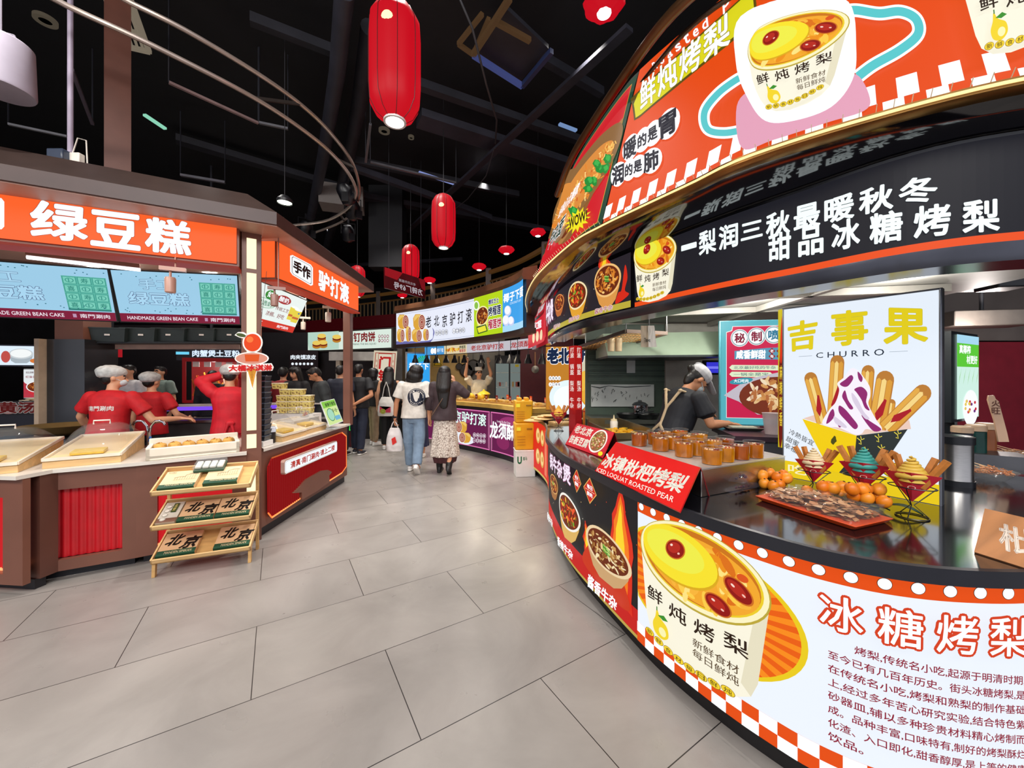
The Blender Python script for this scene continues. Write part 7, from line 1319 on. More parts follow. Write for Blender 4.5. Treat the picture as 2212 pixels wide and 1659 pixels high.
mb.tube([S.p(w_*.1, h_, -.01), S.p(w_*.1, h_, -.01)+V((0, 0, 2.4))], .006, BLK3, 5); mb.build('hanging_wire', t, True); mb = MB(); mb.tube([S.p(w_*.9, h_, -.01), S.p(w_*.9, h_, -.01)+V((0, 0, 2.4))], .006, BLK3, 5); mb.build('hanging_wire', t, True)
# gallery with railing
RC = Curve([(-9.5, 13.4), (-6.9, 12.9), (-4.92, 12.04), (-3.46, 11.31), (-2.3, 10.65), (-1.26, 9.88), (-.21, 8.76), (.27, 8.1), (.8, 7.0), (1.2, 5.6)], sub=8)
mb = MB(); mb.sweep(RC, [(.05, 2.95), (.05, 3.2), (-1.5, 3.2), (-1.5, 2.95)], M('3A1418', .5, nz=.2), ds=.3); fixn(tag(mb.build('trim_1', loc=(0, 0, 0)), 'dark red gallery slab edge above the centre stalls', kind='structure'))
t = T('gallery_railing', 'curved upper gallery railing with warm wooden handrail and dark balusters', 'railing', (-2.3, 10.6, 3.2)); mb = MB(); mb.sweep(RC, [(.04, 3.96), (.04, 4.04), (-.04, 4.04), (-.04, 3.96)], M('A8743A', .35, nz=.15, em=.12), ds=.25); mb.sweep(RC, [(.02, 3.76), (.02, 3.80), (-.02, 3.80), (-.02, 3.76)], M('9A6A3A', .4, nz=.15, em=.1), ds=.25); fixn(mb.build('handrail', t, True)); mb = MB(); mb.sweep(RC, [(.02, 3.22), (.02, 3.26), (-.02, 3.26), (-.02, 3.22)], M('4A3428', .5), ds=.25); fixn(mb.build('lower_rail', t, True))  # rail wood carries a faint glow in place of light on it
u = .3; k = 0
while u < RC.L-.2:
    p = RC.pos(u); mb = MB()
    if k % 14 == 7: mb.box((p.x, p.y, 3.62), (.13, .13, .96), M('4A3C34', .5)); mb.build('newel_post', t, True)
    elif u < RC.L-3.5 or k % 2 == 0: mb.box((p.x, p.y, 3.5), (.03, .03, .56), M('8A6C4A', .5, em=.12)); mb.build('baluster', t, True)  # baluster brightness put in as emission, the wood is no lamp
    u += .155; k += 1
# ================= stalls seen through the left kiosk =================
a, b = at(-60, 760, 6.6), at(121, 760, 6.9); X = FR(a, b); L = dist(a, b); z0, z1 = 1.69, 2.03
t = T('soup_bun_sign', 'white lit sign with a steamed bun bowl seen behind the left display', 'sign', (b.x, b.y, z0)); mb = MB(); mb.box((L/2, .08, (z0+z1)/2), (L+.04, .14, z1-z0+.05), M('2A2A3A', .4), X=X); mb.build('housing', t, True); S = upright(a, b, z0); g = G(S); F = g.rect(0, 0, L, z1-z0); g.l = 4; g.fill(F, E('E0F0FC')); qc = lambda x, y: S.inv(x/3.95, 720+y/3.95)
g.poly(qc, [(75, 180), (285, 180), (270, 230), (230, 255), (130, 255), (95, 235)], E('A8B4BC')); g.ell(qc, 180, 175, 105, 45, E('C8D0D4')); g.ell(qc, 180, 172, 90, 36, E('F4F8F8')); g.ell(qc, 305, 235, 48, 20, E('D87A3A')); g.ell(qc, 450, 240, 40, 18, E('D87A3A')); g.ell(qc, 50, 200, 40, 50, E('C0504A')); frame_text(g, [(x/3.95, 720+y/3.95) for x, y in ((355, 155), (478, 155), (478, 190), (355, 188))], '蟹黄汤', E('3A2A3A'), .01); g.build('lit_face', t)
a, b = at(51, 800, 7.3), at(105, 800, 7.4); t = T('noodle_poster', 'white and red noodle cup poster behind the bun trays', 'poster', (a.x, a.y, .9)); S = upright(a, b, 1.08); L = dist(a, b); X = FR(a, b); mb = MB(); mb.box((L/2, .04, 1.35), (L+.02, .05, .58), WHT, X=X); mb.box((L/2, .06, .55), (.05, .05, 1.1), WHT, X=X); mb.build('board', t, True); g = G(S); F = g.rect(0, 0, L, .54); g.fill(F, E('E8EEF0', .95)); g.box(F, 0, 0, 1, .6, E('C03A4A', .9)); g.ell(F, .5, .6, .5, .18, E('E8EEF0', .95)); dish(g, g.rect(L*.1, .02, L*.95, .32), 'noodle', 'C8303A', 'F4F0F0', False, n=40); g.poly(F, [(.65, .5), (.85, .5), (.85, .8), (.7, .8)], E('E8B83A')); g.txt(F, '招牌热干面', .1, .86, .9, .93, E('5A2A3A', .8), .01); g.txt(F, '红油小面', .1, .7, .6, .78, E('A02A3A', .8), .02); g.build('printed_face', t)
t = T('soup_bun_stall', 'low counter of the soup bun stall with white-red lettered banner', 'counter', (-6.3, 5.6, 0)); a, b = at(-70, 880, 5.4), at(123, 880, 5.6); X = FR(a, b); L = dist(a, b); mb = MB(); mb.box((L/2, .3, .5), (L, .56, 1.0), M('2A2A34', .4), X=X); mb.build('carcass', t, True); S = upright(a, b, .93); g = G(S); F = g.rect(0, 0, L, .20); g.l = 2; g.fill(F, M('2A2022', .5)); g.ell(F, .45, .5, .12, .45, M('D8A8A0', .5)); g.ell(F, .8, .5, .14, .45, M('D8B8A8', .5)); g.txt(F, '蟹黄汤包', .12, .12, .98, .9, M('A8241E', .5), .03, M('F4ECE4', .5), .08); g.build('banner', t, True)
for k in range(3):
    for j in range(4):
        c = a.lerp(b, .42+.16*j)+V((-.06*k, .12+.13*k, 0)); t = T('steamed_bun', 'flat white steamed bun, row %s, %s from left, in the soup bun stall tray' % (ordn(k), ordn(j)), 'bun', (c.x, c.y, 1.07+.025*k), group='steamed buns on the wooden tray'); mb = MB(); mb.lathe([(0, 0), (.05, .003), (.058, .016), (.045, .032), (.0, .036)], M('EADFC0', .6, nz=.08), n=18); mb.build('dough', t, sharp=70)
c = a.lerp(b, .65)+V((-.06, .26, 0)); t = T('bun_tray', 'pine tray tilted up under the steamed buns', 'tray', (c.x, c.y, 1.0)); mb = MB(); X = FR(a, b, 1.03); mb.hexa([X @ V((.35, .05, -.028)), X @ V((L+.02, .05, -.028)), X @ V((L+.02, .46, -.028)), X @ V((.35, .46, -.028))], [X @ V((.35, .05, .02)), X @ V((L+.02, .05, .02)), X @ V((L+.02, .46, .085)), X @ V((.35, .46, .085))], PINE); fixn(mb.build('tray', t, True))
# red skewer case
t = T('skewer_case', 'red-glowing glass case with bright skewers seen behind the rear counter', 'display case', (-5.2, 7.2, 0)); a, b = at(398, 860, 7.0), at(520, 860, 7.4); X = FR(a, b); L = dist(a, b); RF = M('B81E24', .35, em=.25); mb = MB(); mb.box((L/2, .25, .5), (L, .5, 1.0), M('3A1418', .4), X=X); mb.build('base', t, True); mb = MB()  # red light of the case put into frame and back panel as glow
for x in (0, L): mb.box((x, 0, 1.4), (.05, .05, .8), RF, X=X)
mb.box((L/2, 0, 1.80), (L+.05, .06, .07), RF, X=X); mb.box((L/2, .0, 1.02), (L, .06, .05), RF, X=X); mb.build('frame', t, True); mb = MB(); mb.box((L/2, .5, 1.4), (L, .03, .8), M('C83A3A', .4, em=.35), X=X); mb.build('back_panel', t, True); mb = MB(); rn = random.Random(5)
for k in range(46): x = rn.uniform(.08, L-.08); y = rn.uniform(.1, .4); z_ = rn.uniform(1.05, 1.3); mb.tube([X @ V((x, y, z_)), X @ V((x+rn.uniform(-.12, .12), y, z_+.3))], .014, M(rn.choice(['E8A030', 'C83020', 'F0D8C0', 'D86A2A']), .5), 5)
tag(mb.build('skewers', t, True), kind='stuff'); mb = MB(); 
for k in range(5): mb.box((.15+.17*k, .1, 1.72), (.1, .01, .1), WHT, X=X)
mb.build('white_tags', t, True); q = X @ V((L/2, .2, 1.7)); point(tuple(q), 12, (1, .9, .85), .05)
a, b = at(380, 762, 8.0), at(520, 762, 8.2); t = T('far_lit_sign', 'dark far sign with glowing white characters above the skewer case', 'sign', (a.x, a.y, 1.85)); X = FR(a, b); L = dist(a, b); mb = MB(); mb.box((L/2, .06, 1.98), (L, .1, .3), M('14141E', .4), X=X); mb.box((L/2, .1, 4.1), (.04, .04, 4.1), BLK3, X=X); mb.build('housing', t, True); S = upright(a, b, 1.85); g = G(S); g.l = 2; g.txt(g.rect(.25*L, .06, .98*L, .2), '肉蟹煲土豆粉', 0, 0, 1, 1, E('D8E8FF', 1.1), .03); g.box(g.rect(0, 0, L, .26), 0, .4, .2, .62, E('6AC8E8', 1.1)); g.build('lettering', t)
a, b = at(208, 765, 7.2), at(258, 765, 7.2); t = T('red_shop_sign', 'small red lit sign with a yellow character behind the workers', 'sign', (a.x, a.y, 1.85)); X = FR(a, b); L = dist(a, b); mb = MB(); mb.box((L/2, .03, 1.93), (L, .05, .15), M('C81E2A', .4, em=.6), X=X); mb.box((L/2, .06, 1.9), (.05, .05, 2.2), BLK3, X=X); mb.build('board', t, True); S = upright(a, b, 1.87); g = G(S); g.l = 2; g.txt(g.rect(.03, .0, .16, .12), '德', 0, 0, 1, 1, E('F0D81E'), .03); g.build('lettering', t)
t = T('glass_cabinet', 'lit glass cabinet shelf below the small red sign', 'cabinet', (-7.7, 7.5, 0)); a = at(232, 800, 7.6); mb = MB(); mb.box((a.x, a.y, .85), (.55, .3, 1.7), M('6A7470', .3, em=.12)); mb.build('case', t, True); mb = MB()
for k in range(3):
    for j in range(5): mb.box((a.x-.2+.1*j, a.y-.16, 1.25+.17*k), (.06, .02, .1), M(('C8B89A', '9AB0A8', 'D8D0C0')[j % 3], .4, em=.2))
mb.build('shelf_goods', t, True)
mb = MB(); a = at(330, 800, 9.0); mb.box((a.x, a.y, 1.35), (2.4, .2, 2.7), M('1E1618', .5)); mb.solo('dark_far_partition', 'dark brown partition behind the three customers', 'wall panel')
mb = MB(); a = at(640, 800, 10.5); mb.box((a.x+.1, a.y, 1.35), (2.2, .2, 2.7), M('1A1214', .5)); mb.solo('dark_shopfront', 'dark shopfront wall behind the woman with a fringe', 'wall panel')
a, b = at(628, 775, 10.2), at(682, 775, 10.2); t = T('far_menu_board', 'dark board with small white glowing characters left of the end post', 'sign', (a.x, a.y, 1.75)); S = upright(a, b, 1.75); L = dist(a, b); X = FR(a, b); mb = MB(); mb.box((L/2, .05, 1.95), (L+.1, .06, .5), M('2A1216', .4), X=X); mb.build('board', t, True); g = G(S); g.l = 2; g.txt(g.rect(0, .2, L, .32), '肉夹馍凉皮', 0, 0, 1, 1, E('E8F0F8'), .03)
for k in range(6): g.ell(I, .05+L*k/6.5, .08, .035, .035, E('E8F0F8'), l=g.l)
g.build('lettering', t)
# ================= people =================
SK = M('D9A07C', .5, nz=.05, sc=12); SK2 = M('C78A64', .5, nz=.05, sc=12); HAIR = M('120E0C', .42, nz=.5, sc=50, str_=(1, 1, .12), bump=.5); EYEm = M('1A1210', .3); LIP = M('B0584A', .5); WEYE = M('E8E0DC', .3)
class Flesh:
    """closed overlapping limbs fused by a voxel remesh into one continuous skin"""
    def __init__(s): s.mb = MB(); s.z = []; s.mats = []
    def mi(s, m):
        if m not in s.mats: s.mats.append(m)
        return s.mats.index(m)
    def limb(s, a, b, ra, rb, mat, flat=1, side=None, round_=True, n=14):
        a, b = V(a), V(b); d = (b-a); L = d.length; d.normalize() if L > 1e-6 else None; P, R = [], []
        if round_:
            for k in (-80, -55, -28): q = math.radians(k); P.append(a+d*ra*math.sin(q)*.9); R.append(ra*math.cos(q))
        P += [a, b]; R += [ra, rb]
        if round_:
            for k in (28, 55, 80): q = math.radians(k); P.append(b+d*rb*math.sin(q)*.9); R.append(rb*math.cos(q))
        s.mb.tube(P, R, mat, n, flat=flat, side=side); s.z.append((a, b, ra, rb, s.mi(mat), 0))
    def loft(s, secs, mat, X=None, n=22):
        """secs: (centre, half width, half depth) stacked; X turns the points"""
        vs = []; k = len(secs)
        for c, rx, ry in secs:
            for j in range(n): t = 2*math.pi*j/n; ct, st = math.cos(t), math.sin(t); p = V((c[0]+rx*abs(ct)**.85*(1 if ct > 0 else -1), c[1]+ry*st, c[2])); vs.append(X(p) if X else p)
        fs = [(i*n+j, i*n+(j+1) % n, (i+1)*n+(j+1) % n, (i+1)*n+j) for i in range(k-1) for j in range(n)]+[tuple(range(n-1, -1, -1)), tuple(range((k-1)*n, k*n))]
        s.mb.add(vs, fs, mat); f = X or (lambda p: V(p))
        for i in range(k-1): s.z.append((f(V(secs[i][0])), f(V(secs[i+1][0])), secs[i][1]*.8, secs[i+1][1]*.8, s.mi(mat), 0))
    def ball(s, c, r, mat, X=None, paint=False):
        r = r if isinstance(r, tuple) else (r, r, r)
        if not paint: s.mb.ball(c, r, mat, 14, X=X, m=8)
        rr = min(r) if not paint else sum(r)/3
        s.z.append((V(c), V(c), rr, rr, s.mi(mat), 1 if paint else 0))
    def build(s, name, parent, vox=.01, smooth=3, disp=None):
        me = s.mb.mesh('tmp'); me.materials.clear(); o = bpy.data.objects.new('tmp', me); COL.objects.link(o)
        m = o.modifiers.new('r', 'REMESH'); m.mode = 'VOXEL'; m.voxel_size = vox; m = o.modifiers.new('s', 'SMOOTH'); m.factor = .5; m.iterations = smooth
        dg = bpy.context.evaluated_depsgraph_get(); out = bpy.data.meshes.new_from_object(o.evaluated_get(dg)); bpy.data.objects.remove(o); bpy.data.meshes.remove(me)
        out.materials.clear()
        for q in s.mats: out.materials.append(q)
        if len(s.mats) > 1 and len(out.polygons):
            n = len(out.polygons); c = np.empty(n*3); out.polygons.foreach_get('center', c); c = c.reshape(-1, 3); best = np.full(n, 1e9); mi = np.zeros(n, int)
            for a, b, ra, rb, k, pri in s.z:
                A, B = np.array(a), np.array(b); d = B-A; L2 = d.dot(d); t = np.clip(((c-A) @ d)/L2, 0, 1) if L2 > 1e-9 else np.zeros(n); q = np.linalg.norm(c-(A+t[:, None]*d), axis=1)-(ra+(rb-ra)*t)
                if pri: w = q < 0; mi[w] = k; best[w] = -9
                else: w = q < best; mi[w] = k; best[w] = q[w]
            out.polygons.foreach_set('material_index', mi.tolist())
        if disp: 
            for v in out.vertices: v.co += disp(v.co)
        o = finish(name, out, parent, sharp=80); return o
def hand(F, W_, D, N, mat, curl=.35, k=1.0, spread=1.0, r=.0085, thumb=1):
    """palm from wrist W_ along D, N = back of the hand; five fingers rooted in the palm"""
    D = V(D).normalized(); N = V(N); N = (N-D*N.dot(D)).normalized(); S = D.cross(N).normalized()*thumb; W_ = V(W_)
    F.limb(W_, W_+D*.03*k, .024*k, .030*k, mat, flat=.62, side=S); F.limb(W_+D*.03*k, W_+D*.078*k, .032*k, .036*k, mat, flat=.42, side=S)
    for i, (o, L_) in enumerate(((-.029, .068), (-.010, .080), (.010, .074), (.028, .058))):
        b = W_+D*.083*k+S*(-o)*k; d = (D+S*(-o)*4*spread*.25).normalized(); p = [b]; a = curl*.5
        for q in (.42, .32, .26): dd = d*math.cos(a)-N*math.sin(a); p.append(p[-1]+dd*L_*q*k); a += curl*1.1
        for j in range(3): F.limb(p[j], p[j+1], r*(1.08-.1*j)*max(k, .9), r*(1-.1*j)*max(k, .9), mat, n=8)
    b = W_+D*.022*k+S*.024*k; m = b+(D*.7+S*.75-N*.25).normalized()*.036*k; e = m+(D*.95+S*.25-N*.3).normalized()*.03*k; F.limb(b, m, r*1.35, r*1.15, mat, n=8); F.limb(m, e, r*1.15, r*.95, mat, n=8)
def person(label, loc, rz, H=1.68, top=None, sleeve=.5, pants=None, shoes='1A1A1E', hair='short', skin=None, lean=0, yaw=0, nod=0, tilt=0, armL=None, armR=None, legs=((0, 0), (0, 0)), skirt=None, vox=.012, fit=1.0, fem=False, collar=None, mask=False, hat=None, group=None, hem=.86, handL=None, handR=None, face=True, boots=None, curl=.5):
    """local frame: looks along +y, x to its right; arm = (elbow, wrist) in that frame; L is the side with x < 0"""
    skin = skin or SK; k = H/1.68; t = T('person', label, 'person', loc, rz, group); t.scale = (k, k, k); vox = vox/k
    pv = V((0, 0, .95)); 
    def X(p):
        p = V(p); w = min(1, max(0, (p.z-.93)/.2)); 
        return Matrix.Rotation(-lean*w, 3, 'X') @ (p-pv)+pv
    nk = V((0, 0, 1.44)); HM = Matrix.Rotation(yaw, 3, 'Z') @ Matrix.Rotation(tilt, 3, 'Y') @ Matrix.Rotation(-nod, 3, 'X')
    def XH(p): return X(nk)+Matrix.Rotation(-lean, 3, 'X') @ (HM @ (V(p)-nk))
    RH = (Matrix.Rotation(-lean, 3, 'X') @ HM).to_4x4()
    sw = .165 if fem else .19; F = Flesh()
    F.loft([((0, 0, .80), .10, .085), ((0, 0, .88), .165, .11), ((0, 0, 1.0), .145, .10), ((0, 0, 1.10), .13 if not fem else .118, .09), ((0, .0, 1.25), .155, .105), ((0, 0, 1.34), sw-.01, .095), ((0, 0, 1.40), sw-.045, .075), ((0, 0, 1.43), .07, .06)], skin, X)
    F.limb(X((0, -.005, 1.40)), XH((0, .0, 1.50)), .052, .047, skin)
    F.ball(XH((0, .0, 1.585)), (.073, .092, .088), skin, RH); F.ball(XH((0, .030, 1.535)), (.056, .062, .066), skin, RH); F.ball(XH((0, .05, 1.50)), (.033, .035, .022), skin, RH)
    if face:
        F.limb(XH((0, .088, 1.575)), XH((0, .106, 1.545)), .009, .013, skin, n=8)
        for s_ in (-1, 1):
            F.ball(XH((.073*s_, .0, 1.56)), (.012, .02, .03), skin, RH); F.ball(XH((.03*s_, .083, 1.574)), (.014, .01, .007), skin, RH)
            F.ball(XH((.03*s_, .0905, 1.573)), (.0125, .011, .0065), EYEm, RH, True); F.limb(XH((.02*s_, .088, 1.594)), XH((.042*s_, .082, 1.594)), .006, .005, HAIR, n=6)
        F.ball(XH((0, .093, 1.520)), (.018, .01, .0075), LIP, RH); F.ball(XH((0, .093, 1.520)), (.016, .01, .01), LIP, RH, True)
    A = []
    for s_, arm, hp in ((-1, armL, handL), (1, armR, handR)):
        S0 = X((sw*s_, 0, 1.365)); 
        if arm: E0, W0 = V(arm[0]), V(arm[1])
        else: E0, W0 = V((.235*s_, -.03, 1.09)), V((.25*s_, .04, .85))
        D0 = V(hp[0]) if hp else (W0-E0); N0 = V(hp[1]) if hp else V((s_, 0, 0)); F.limb(S0, E0, .046, .037, skin); F.limb(E0, E0.lerp(W0, .35), .038, .038, skin); F.limb(E0.lerp(W0, .35), W0, .038, .025, skin); hand(F, W0, D0, N0, skin, curl, 1.0, r=max(.0085, vox*.85), thumb=-s_); A.append((S0, E0, W0))
    G_ = []
    for s_, (fwd, lift) in zip((-1, 1), legs):
        hp, kn, an = V((.085*s_, 0, .86)), V((.09*s_, fwd*.45+abs(lift)*.5, .47+lift*.1)), V((.09*s_, fwd, .085+lift)); F.limb(hp, kn, .082, .055, skin); F.limb(kn, kn.lerp(an, .35), .054, .054, skin); F.limb(kn.lerp(an, .35), an, .054, .034, skin); F.limb(an, an+V((0, .03, -.04)), .035, .03, skin); F.limb(an+V((0, .03, -.05)), an+V((0, .13, -.055)), .032, .026, skin); G_.append((hp, kn, an, lift))
    F.build('body', t, vox)
    if top:
        C = Flesh(); m = M(top, .7, nz=.12, sc=18, bump=.15) if isinstance(top, str) else top; f = .014*fit+.006
        z0 = hem; secs = [((0, 0, z0), .165+f*1.4, .115+f*1.6), ((0, 0, z0+.08), .162+f*1.3, .112+f*1.5), ((0, 0, 1.03), .148+f*1.2, .105+f*1.4), ((0, 0, 1.15), .145+f, .105+f*1.2), ((0, .0, 1.27), .162+f, .112+f), ((0, 0, 1.355), sw+f*.6, .098+f), ((0, 0, 1.405), sw-.05+f, .075+f), ((0, -.005, 1.435), .072+f*.5, .062+f*.5)]
        C.loft(secs, m, X)
        for S0, E0, W0 in A:
            if sleeve > 0:
                C.limb(S0, S0.lerp(E0, .5), .062+f*.5, .056+f, m, round_=True)
                if sleeve <= .6: C.limb(S0.lerp(E0, .4), S0.lerp(E0, sleeve*1.3), .056+f, .052+f*1.3, m, round_=False)
                else: C.limb(S0, E0, .056+f, .048+f*.8, m); C.limb(E0, E0.lerp(W0, min(1, (sleeve-.6)*2.4)), .048+f*.8, .036+f*.7, m, round_=False)
        rn = random.Random(int(loc[0]*100)); ph = rn.uniform(0, 9)
        t_o = C.build('shirt', t, vox, disp=lambda c: V((1, 1, 0))*(.006*fit*NZ.noise(V((c.x*7, c.y*7, c.z*9+ph))))); t['_shirt'] = t_o.name
        if collar: K = Flesh(); K.loft([((0, -.004, 1.415), .085, .075), ((0, -.002, 1.45), .066, .062)], M(collar, .6), X); K.build('collar', t, vox)
    if pants:
        C = Flesh(); m = M(pants, .75, nz=.14, sc=14, bump=.2); C.loft([((0, 0, .78), .12, .10), ((0, 0, .86), .175, .125), ((0, 0, .98), .162, .116), ((0, 0, 1.02), .15, .108)], m)
        for hp, kn, an, lift in G_: C.limb(hp-V((0, 0, .02)), kn, .096, .074*fit**.5, m); C.limb(kn, kn.lerp(an, .95), .076*fit**.3, .062*fit**.4, m, round_=False); C.limb(kn, kn+V((0, 0, -.01)), .076*fit**.5, .074, m)
        C.build('trousers', t, vox, disp=lambda c: V((1, 1, 0))*(.007*NZ.noise(V((c.x*8, c.y*8, c.z*7)))))
    if skirt:
        z0, z1, r0, r1, m = skirt; C = Flesh(); C.loft([((0, 0, z0), r0, r0*.8), ((0, 0, z0+.06), r0*.97, r0*.78), ((0, 0, (z0+z1)/2), (r0+r1)/2, (r0+r1)/2*.8), ((0, 0, z1), r1, r1*.75)], m); C.build('skirt', t, vox, disp=lambda c: V((c.x, c.y, 0)).normalized()*.012*math.sin(math.atan2(c.y, c.x)*9)*max(0, 1-(c.z-z0)/(z1-z0)))
    for i, (hp, kn, an, lift) in enumerate(G_):
        C = Flesh(); sm = M(shoes, .5, nz=.06); so = M('E8E6E0' if shoes in ('1A1A1E', 'E8E6E2', '2A2A34') else '1A1A1C', .5); tp_ = -.35 if lift > .03 else 0; R_ = Matrix.Rotation(tp_*2, 3, 'X'); q = lambda p: an+R_ @ V(p)
        C.limb(q((0, -.03, -.035)), q((0, .02, -.03)), .04, .042, sm); C.limb(q((0, .0, -.04)), q((0, .15, -.055)), .042, .036, sm, flat=.75, side=(1, 0, 0)); C.limb(q((0, -.04, -.072)), q((0, .165, -.072)), .038, .042, so, flat=.32, side=(1, 0, 0))
        if boots: C.limb(q((0, 0, -.03)), q((0, -.01, .14)), .048, .062, sm); C.limb(q((0, -.04, -.1)), q((0, -.04, -.05)), .025, .03, sm)
        C.build('shoe', t, vox*.9)
    C = Flesh()
    if hair == 'short': C.ball(XH((0, -.012, 1.60)), (.081, .096, .082), HAIR, RH); C.ball(XH((0, -.045, 1.565)), (.072, .06, .075), HAIR, RH); C.ball(XH((0, .05, 1.655)), (.055, .04, .025), HAIR, RH)
    if hair == 'bob': C.ball(XH((0, -.018, 1.60)), (.115, .115, .1), HAIR, RH); C.ball(XH((0, -.03, 1.51)), (.135, .10, .12), HAIR, RH); C.ball(XH((0, -.03, 1.43)), (.13, .085, .07), HAIR, RH)
    if hair in ('long', 'longer'):
        zb = 1.18 if hair == 'long' else 1.08; C.ball(XH((0, -.015, 1.60)), (.102, .11, .095), HAIR, RH); C.limb(XH((0, -.055, 1.55)), X((0, -.125, 1.36)), .115, .118, HAIR, flat=.6, side=(1, 0, 0)); C.limb(X((0, -.125, 1.36)), X((.01, -.145, zb)), .118, .07, HAIR, flat=.4, side=(1, 0, 0))
        for s_ in (-1, 1): C.limb(XH((.065*s_, .0, 1.58)), XH((.078*s_, .0, 1.40)), .03, .03, HAIR)
    if hair == 'fringe': C.ball(XH((0, -.015, 1.60)), (.09, .1, .088), HAIR, RH); C.ball(XH((0, .06, 1.64)), (.062, .04, .035), HAIR, RH); [C.limb(XH((.07*s_, .01, 1.60)), XH((.085*s_, .0, 1.38)), .036, .04, HAIR) for s_ in (-1, 1)]; C.limb(XH((0, -.06, 1.55)), X((0, -.1, 1.34)), .085, .09, HAIR, flat=.6, side=(1, 0, 0))
    if hair == 'bun': C.ball(XH((0, -.015, 1.595)), (.082, .096, .08), HAIR, RH); C.ball(XH((0, -.11, 1.60)), .035, HAIR); C.limb(XH((0, -.05, 1.53)), XH((0, -.04, 1.49)), .05, .04, HAIR)
    if hair: C.build('hair', t, vox, smooth=9)
    if hat == 'net':
        C = Flesh(); m = M('C4C8C6', .6, nz=.22, sc=26, bump=.6); C.ball(XH((0, -.025, 1.635)), (.108, .128, .075), m, RH); C.ball(XH((0, -.03, 1.60)), (.095, .112, .05), m, RH); C.build('hair_net', t, vox, disp=lambda c: c.normalized()*.006*NZ.noise(V((c.x*30, c.y*30, c.z*30))))
    if hat == 'cap':
        C = Flesh(); m = M('B8B8BC', .6, nz=.05); C.ball(XH((0, -.01, 1.625)), (.092, .108, .078), m, RH); C.build('cap', t, vox*.8); C = Flesh(); C.limb(XH((0, .08, 1.625)), XH((0, .165, 1.605)), .07, .055, m, flat=.13, side=RH.to_3x3() @ V((1, 0, 0))); C.build('cap_brim', t, vox*.7)
        C = Flesh(); C.ball(XH((0, -.012, 1.66)), (.04, .106, .05), M('8A8A90', .6), RH); C.build('cap_panel', t, vox*.8)
    if hat == 'chef':
        C = Flesh(); C.loft([((0, -.005, 1.635), .082, .1), ((0, -.01, 1.72), .084, .1)], M('E8E2D4', .6), lambda p: XH(p)); C.build('chef_hat', t, vox)
    if mask:
        C = Flesh(); C.ball(XH((0, .058, 1.525)), (.052, .052, .042), M('C8D4D8', .6), RH); C.build('face_mask', t, vox*.8); C = Flesh(); [C.limb(XH((.05*s_, .07, 1.535)), XH((.076*s_, .0, 1.56)), .0045, .0045, M('C8D4D8', .6), n=6) for s_ in (-1, 1)]; C.build('mask_strap', t, .005)
    return t, X, XH
def print_on(t, art, x0, z0, x1, z1, back=True, name='back_print'):
    """prints artwork on the shirt by dropping it onto the cloth"""
    sh = bpy.data.objects[t['_shirt']]; me = sh.data; bv = BVHTree.FromPolygons([v.co.copy() for v in me.vertices], [tuple(p.vertices) for p in me.polygons]); sg = -1 if back else 1
    class Sf:
        ds = .02
        def p(s, u, v, off=0):
            o = V((u if back else -u, sg*.6, v)); h = bv.ray_cast(o, V((0, -sg, 0))); q = h[0] if h[0] is not None else V((o.x, sg*.14, v)); return q+V((0, sg*(.003+off), 0))
    g = G(Sf()); art(g, g.rect(x0, z0, x1, z1)); o = finish(name, g.mesh('p'), t, sharp=None); return o
WP = M('F0EAE4', .6)
shop = lambda g, F: (g.box(F, -.14, .1, -.04, .9, M('E86A6A', .6)), g.txt(F, '南門涮肉', 0, 0, 1, 1, WP, .02))
RED = 'C4101C'
# workers in the left kiosk
t, X_, XH_ = person('masked worker in red shirt and white hair net, nearest the counter, reaching right', (-4.02, 3.76, 0), .12, 1.575, RED, .5, '22242C', hat='net', mask=True, yaw=-.95, lean=.12, vox=.009, armL=((-.36, .12, 1.15), (-.42, .30, .95)), armR=((.36, .10, 1.10), (.50, .30, 1.10)), handL=((-.4, .8, -.5), (0, 0, 1)), handR=((1, .3, -.1), (0, 0, 1)), hair='short'); print_on(t, shop, -.105, 1.225, .115, 1.275)
t, X_, XH_ = person('shorter worker in red shirt and hair net, seen from behind, right of the masked one', (-4.42, 4.64, 0), -.05, 1.52, RED, .5, '22242C', hat='net', vox=.011, armR=((.30, .06, 1.12), (.26, .26, 1.05))); print_on(t, shop, -.115, 1.215, .105, 1.26)
redapron = M('D01428', .65, nz=.12, sc=14, bump=.2)
t, X_, XH_ = person('worker in long-sleeved red top and apron raising both arms to the head', (-3.30, 4.42, 0), .55, 1.60, redapron, 1.0, None, hat='net', vox=.010, nod=.25, armL=((-.30, .12, 1.50), (-.07, .14, 1.58)), armR=((.31, .10, 1.50), (.08, .16, 1.58)), skirt=(.30, 1.0, .22, .17, redapron), handL=((1, 0, .2), (0, 1, 0)), handR=((-1, 0, .2), (0, 1, 0)), fem=True)
C = Flesh(); C.limb((.03, -.155, 1.0), (.09, -.19, .72), .018, .012, redapron); C.limb((.0, -.16, 1.0), (-.06, -.19, .78), .018, .012, redapron); C.ball((.02, -.155, 1.0), (.05, .025, .03), redapron); C.build('apron_bow', t, .008)
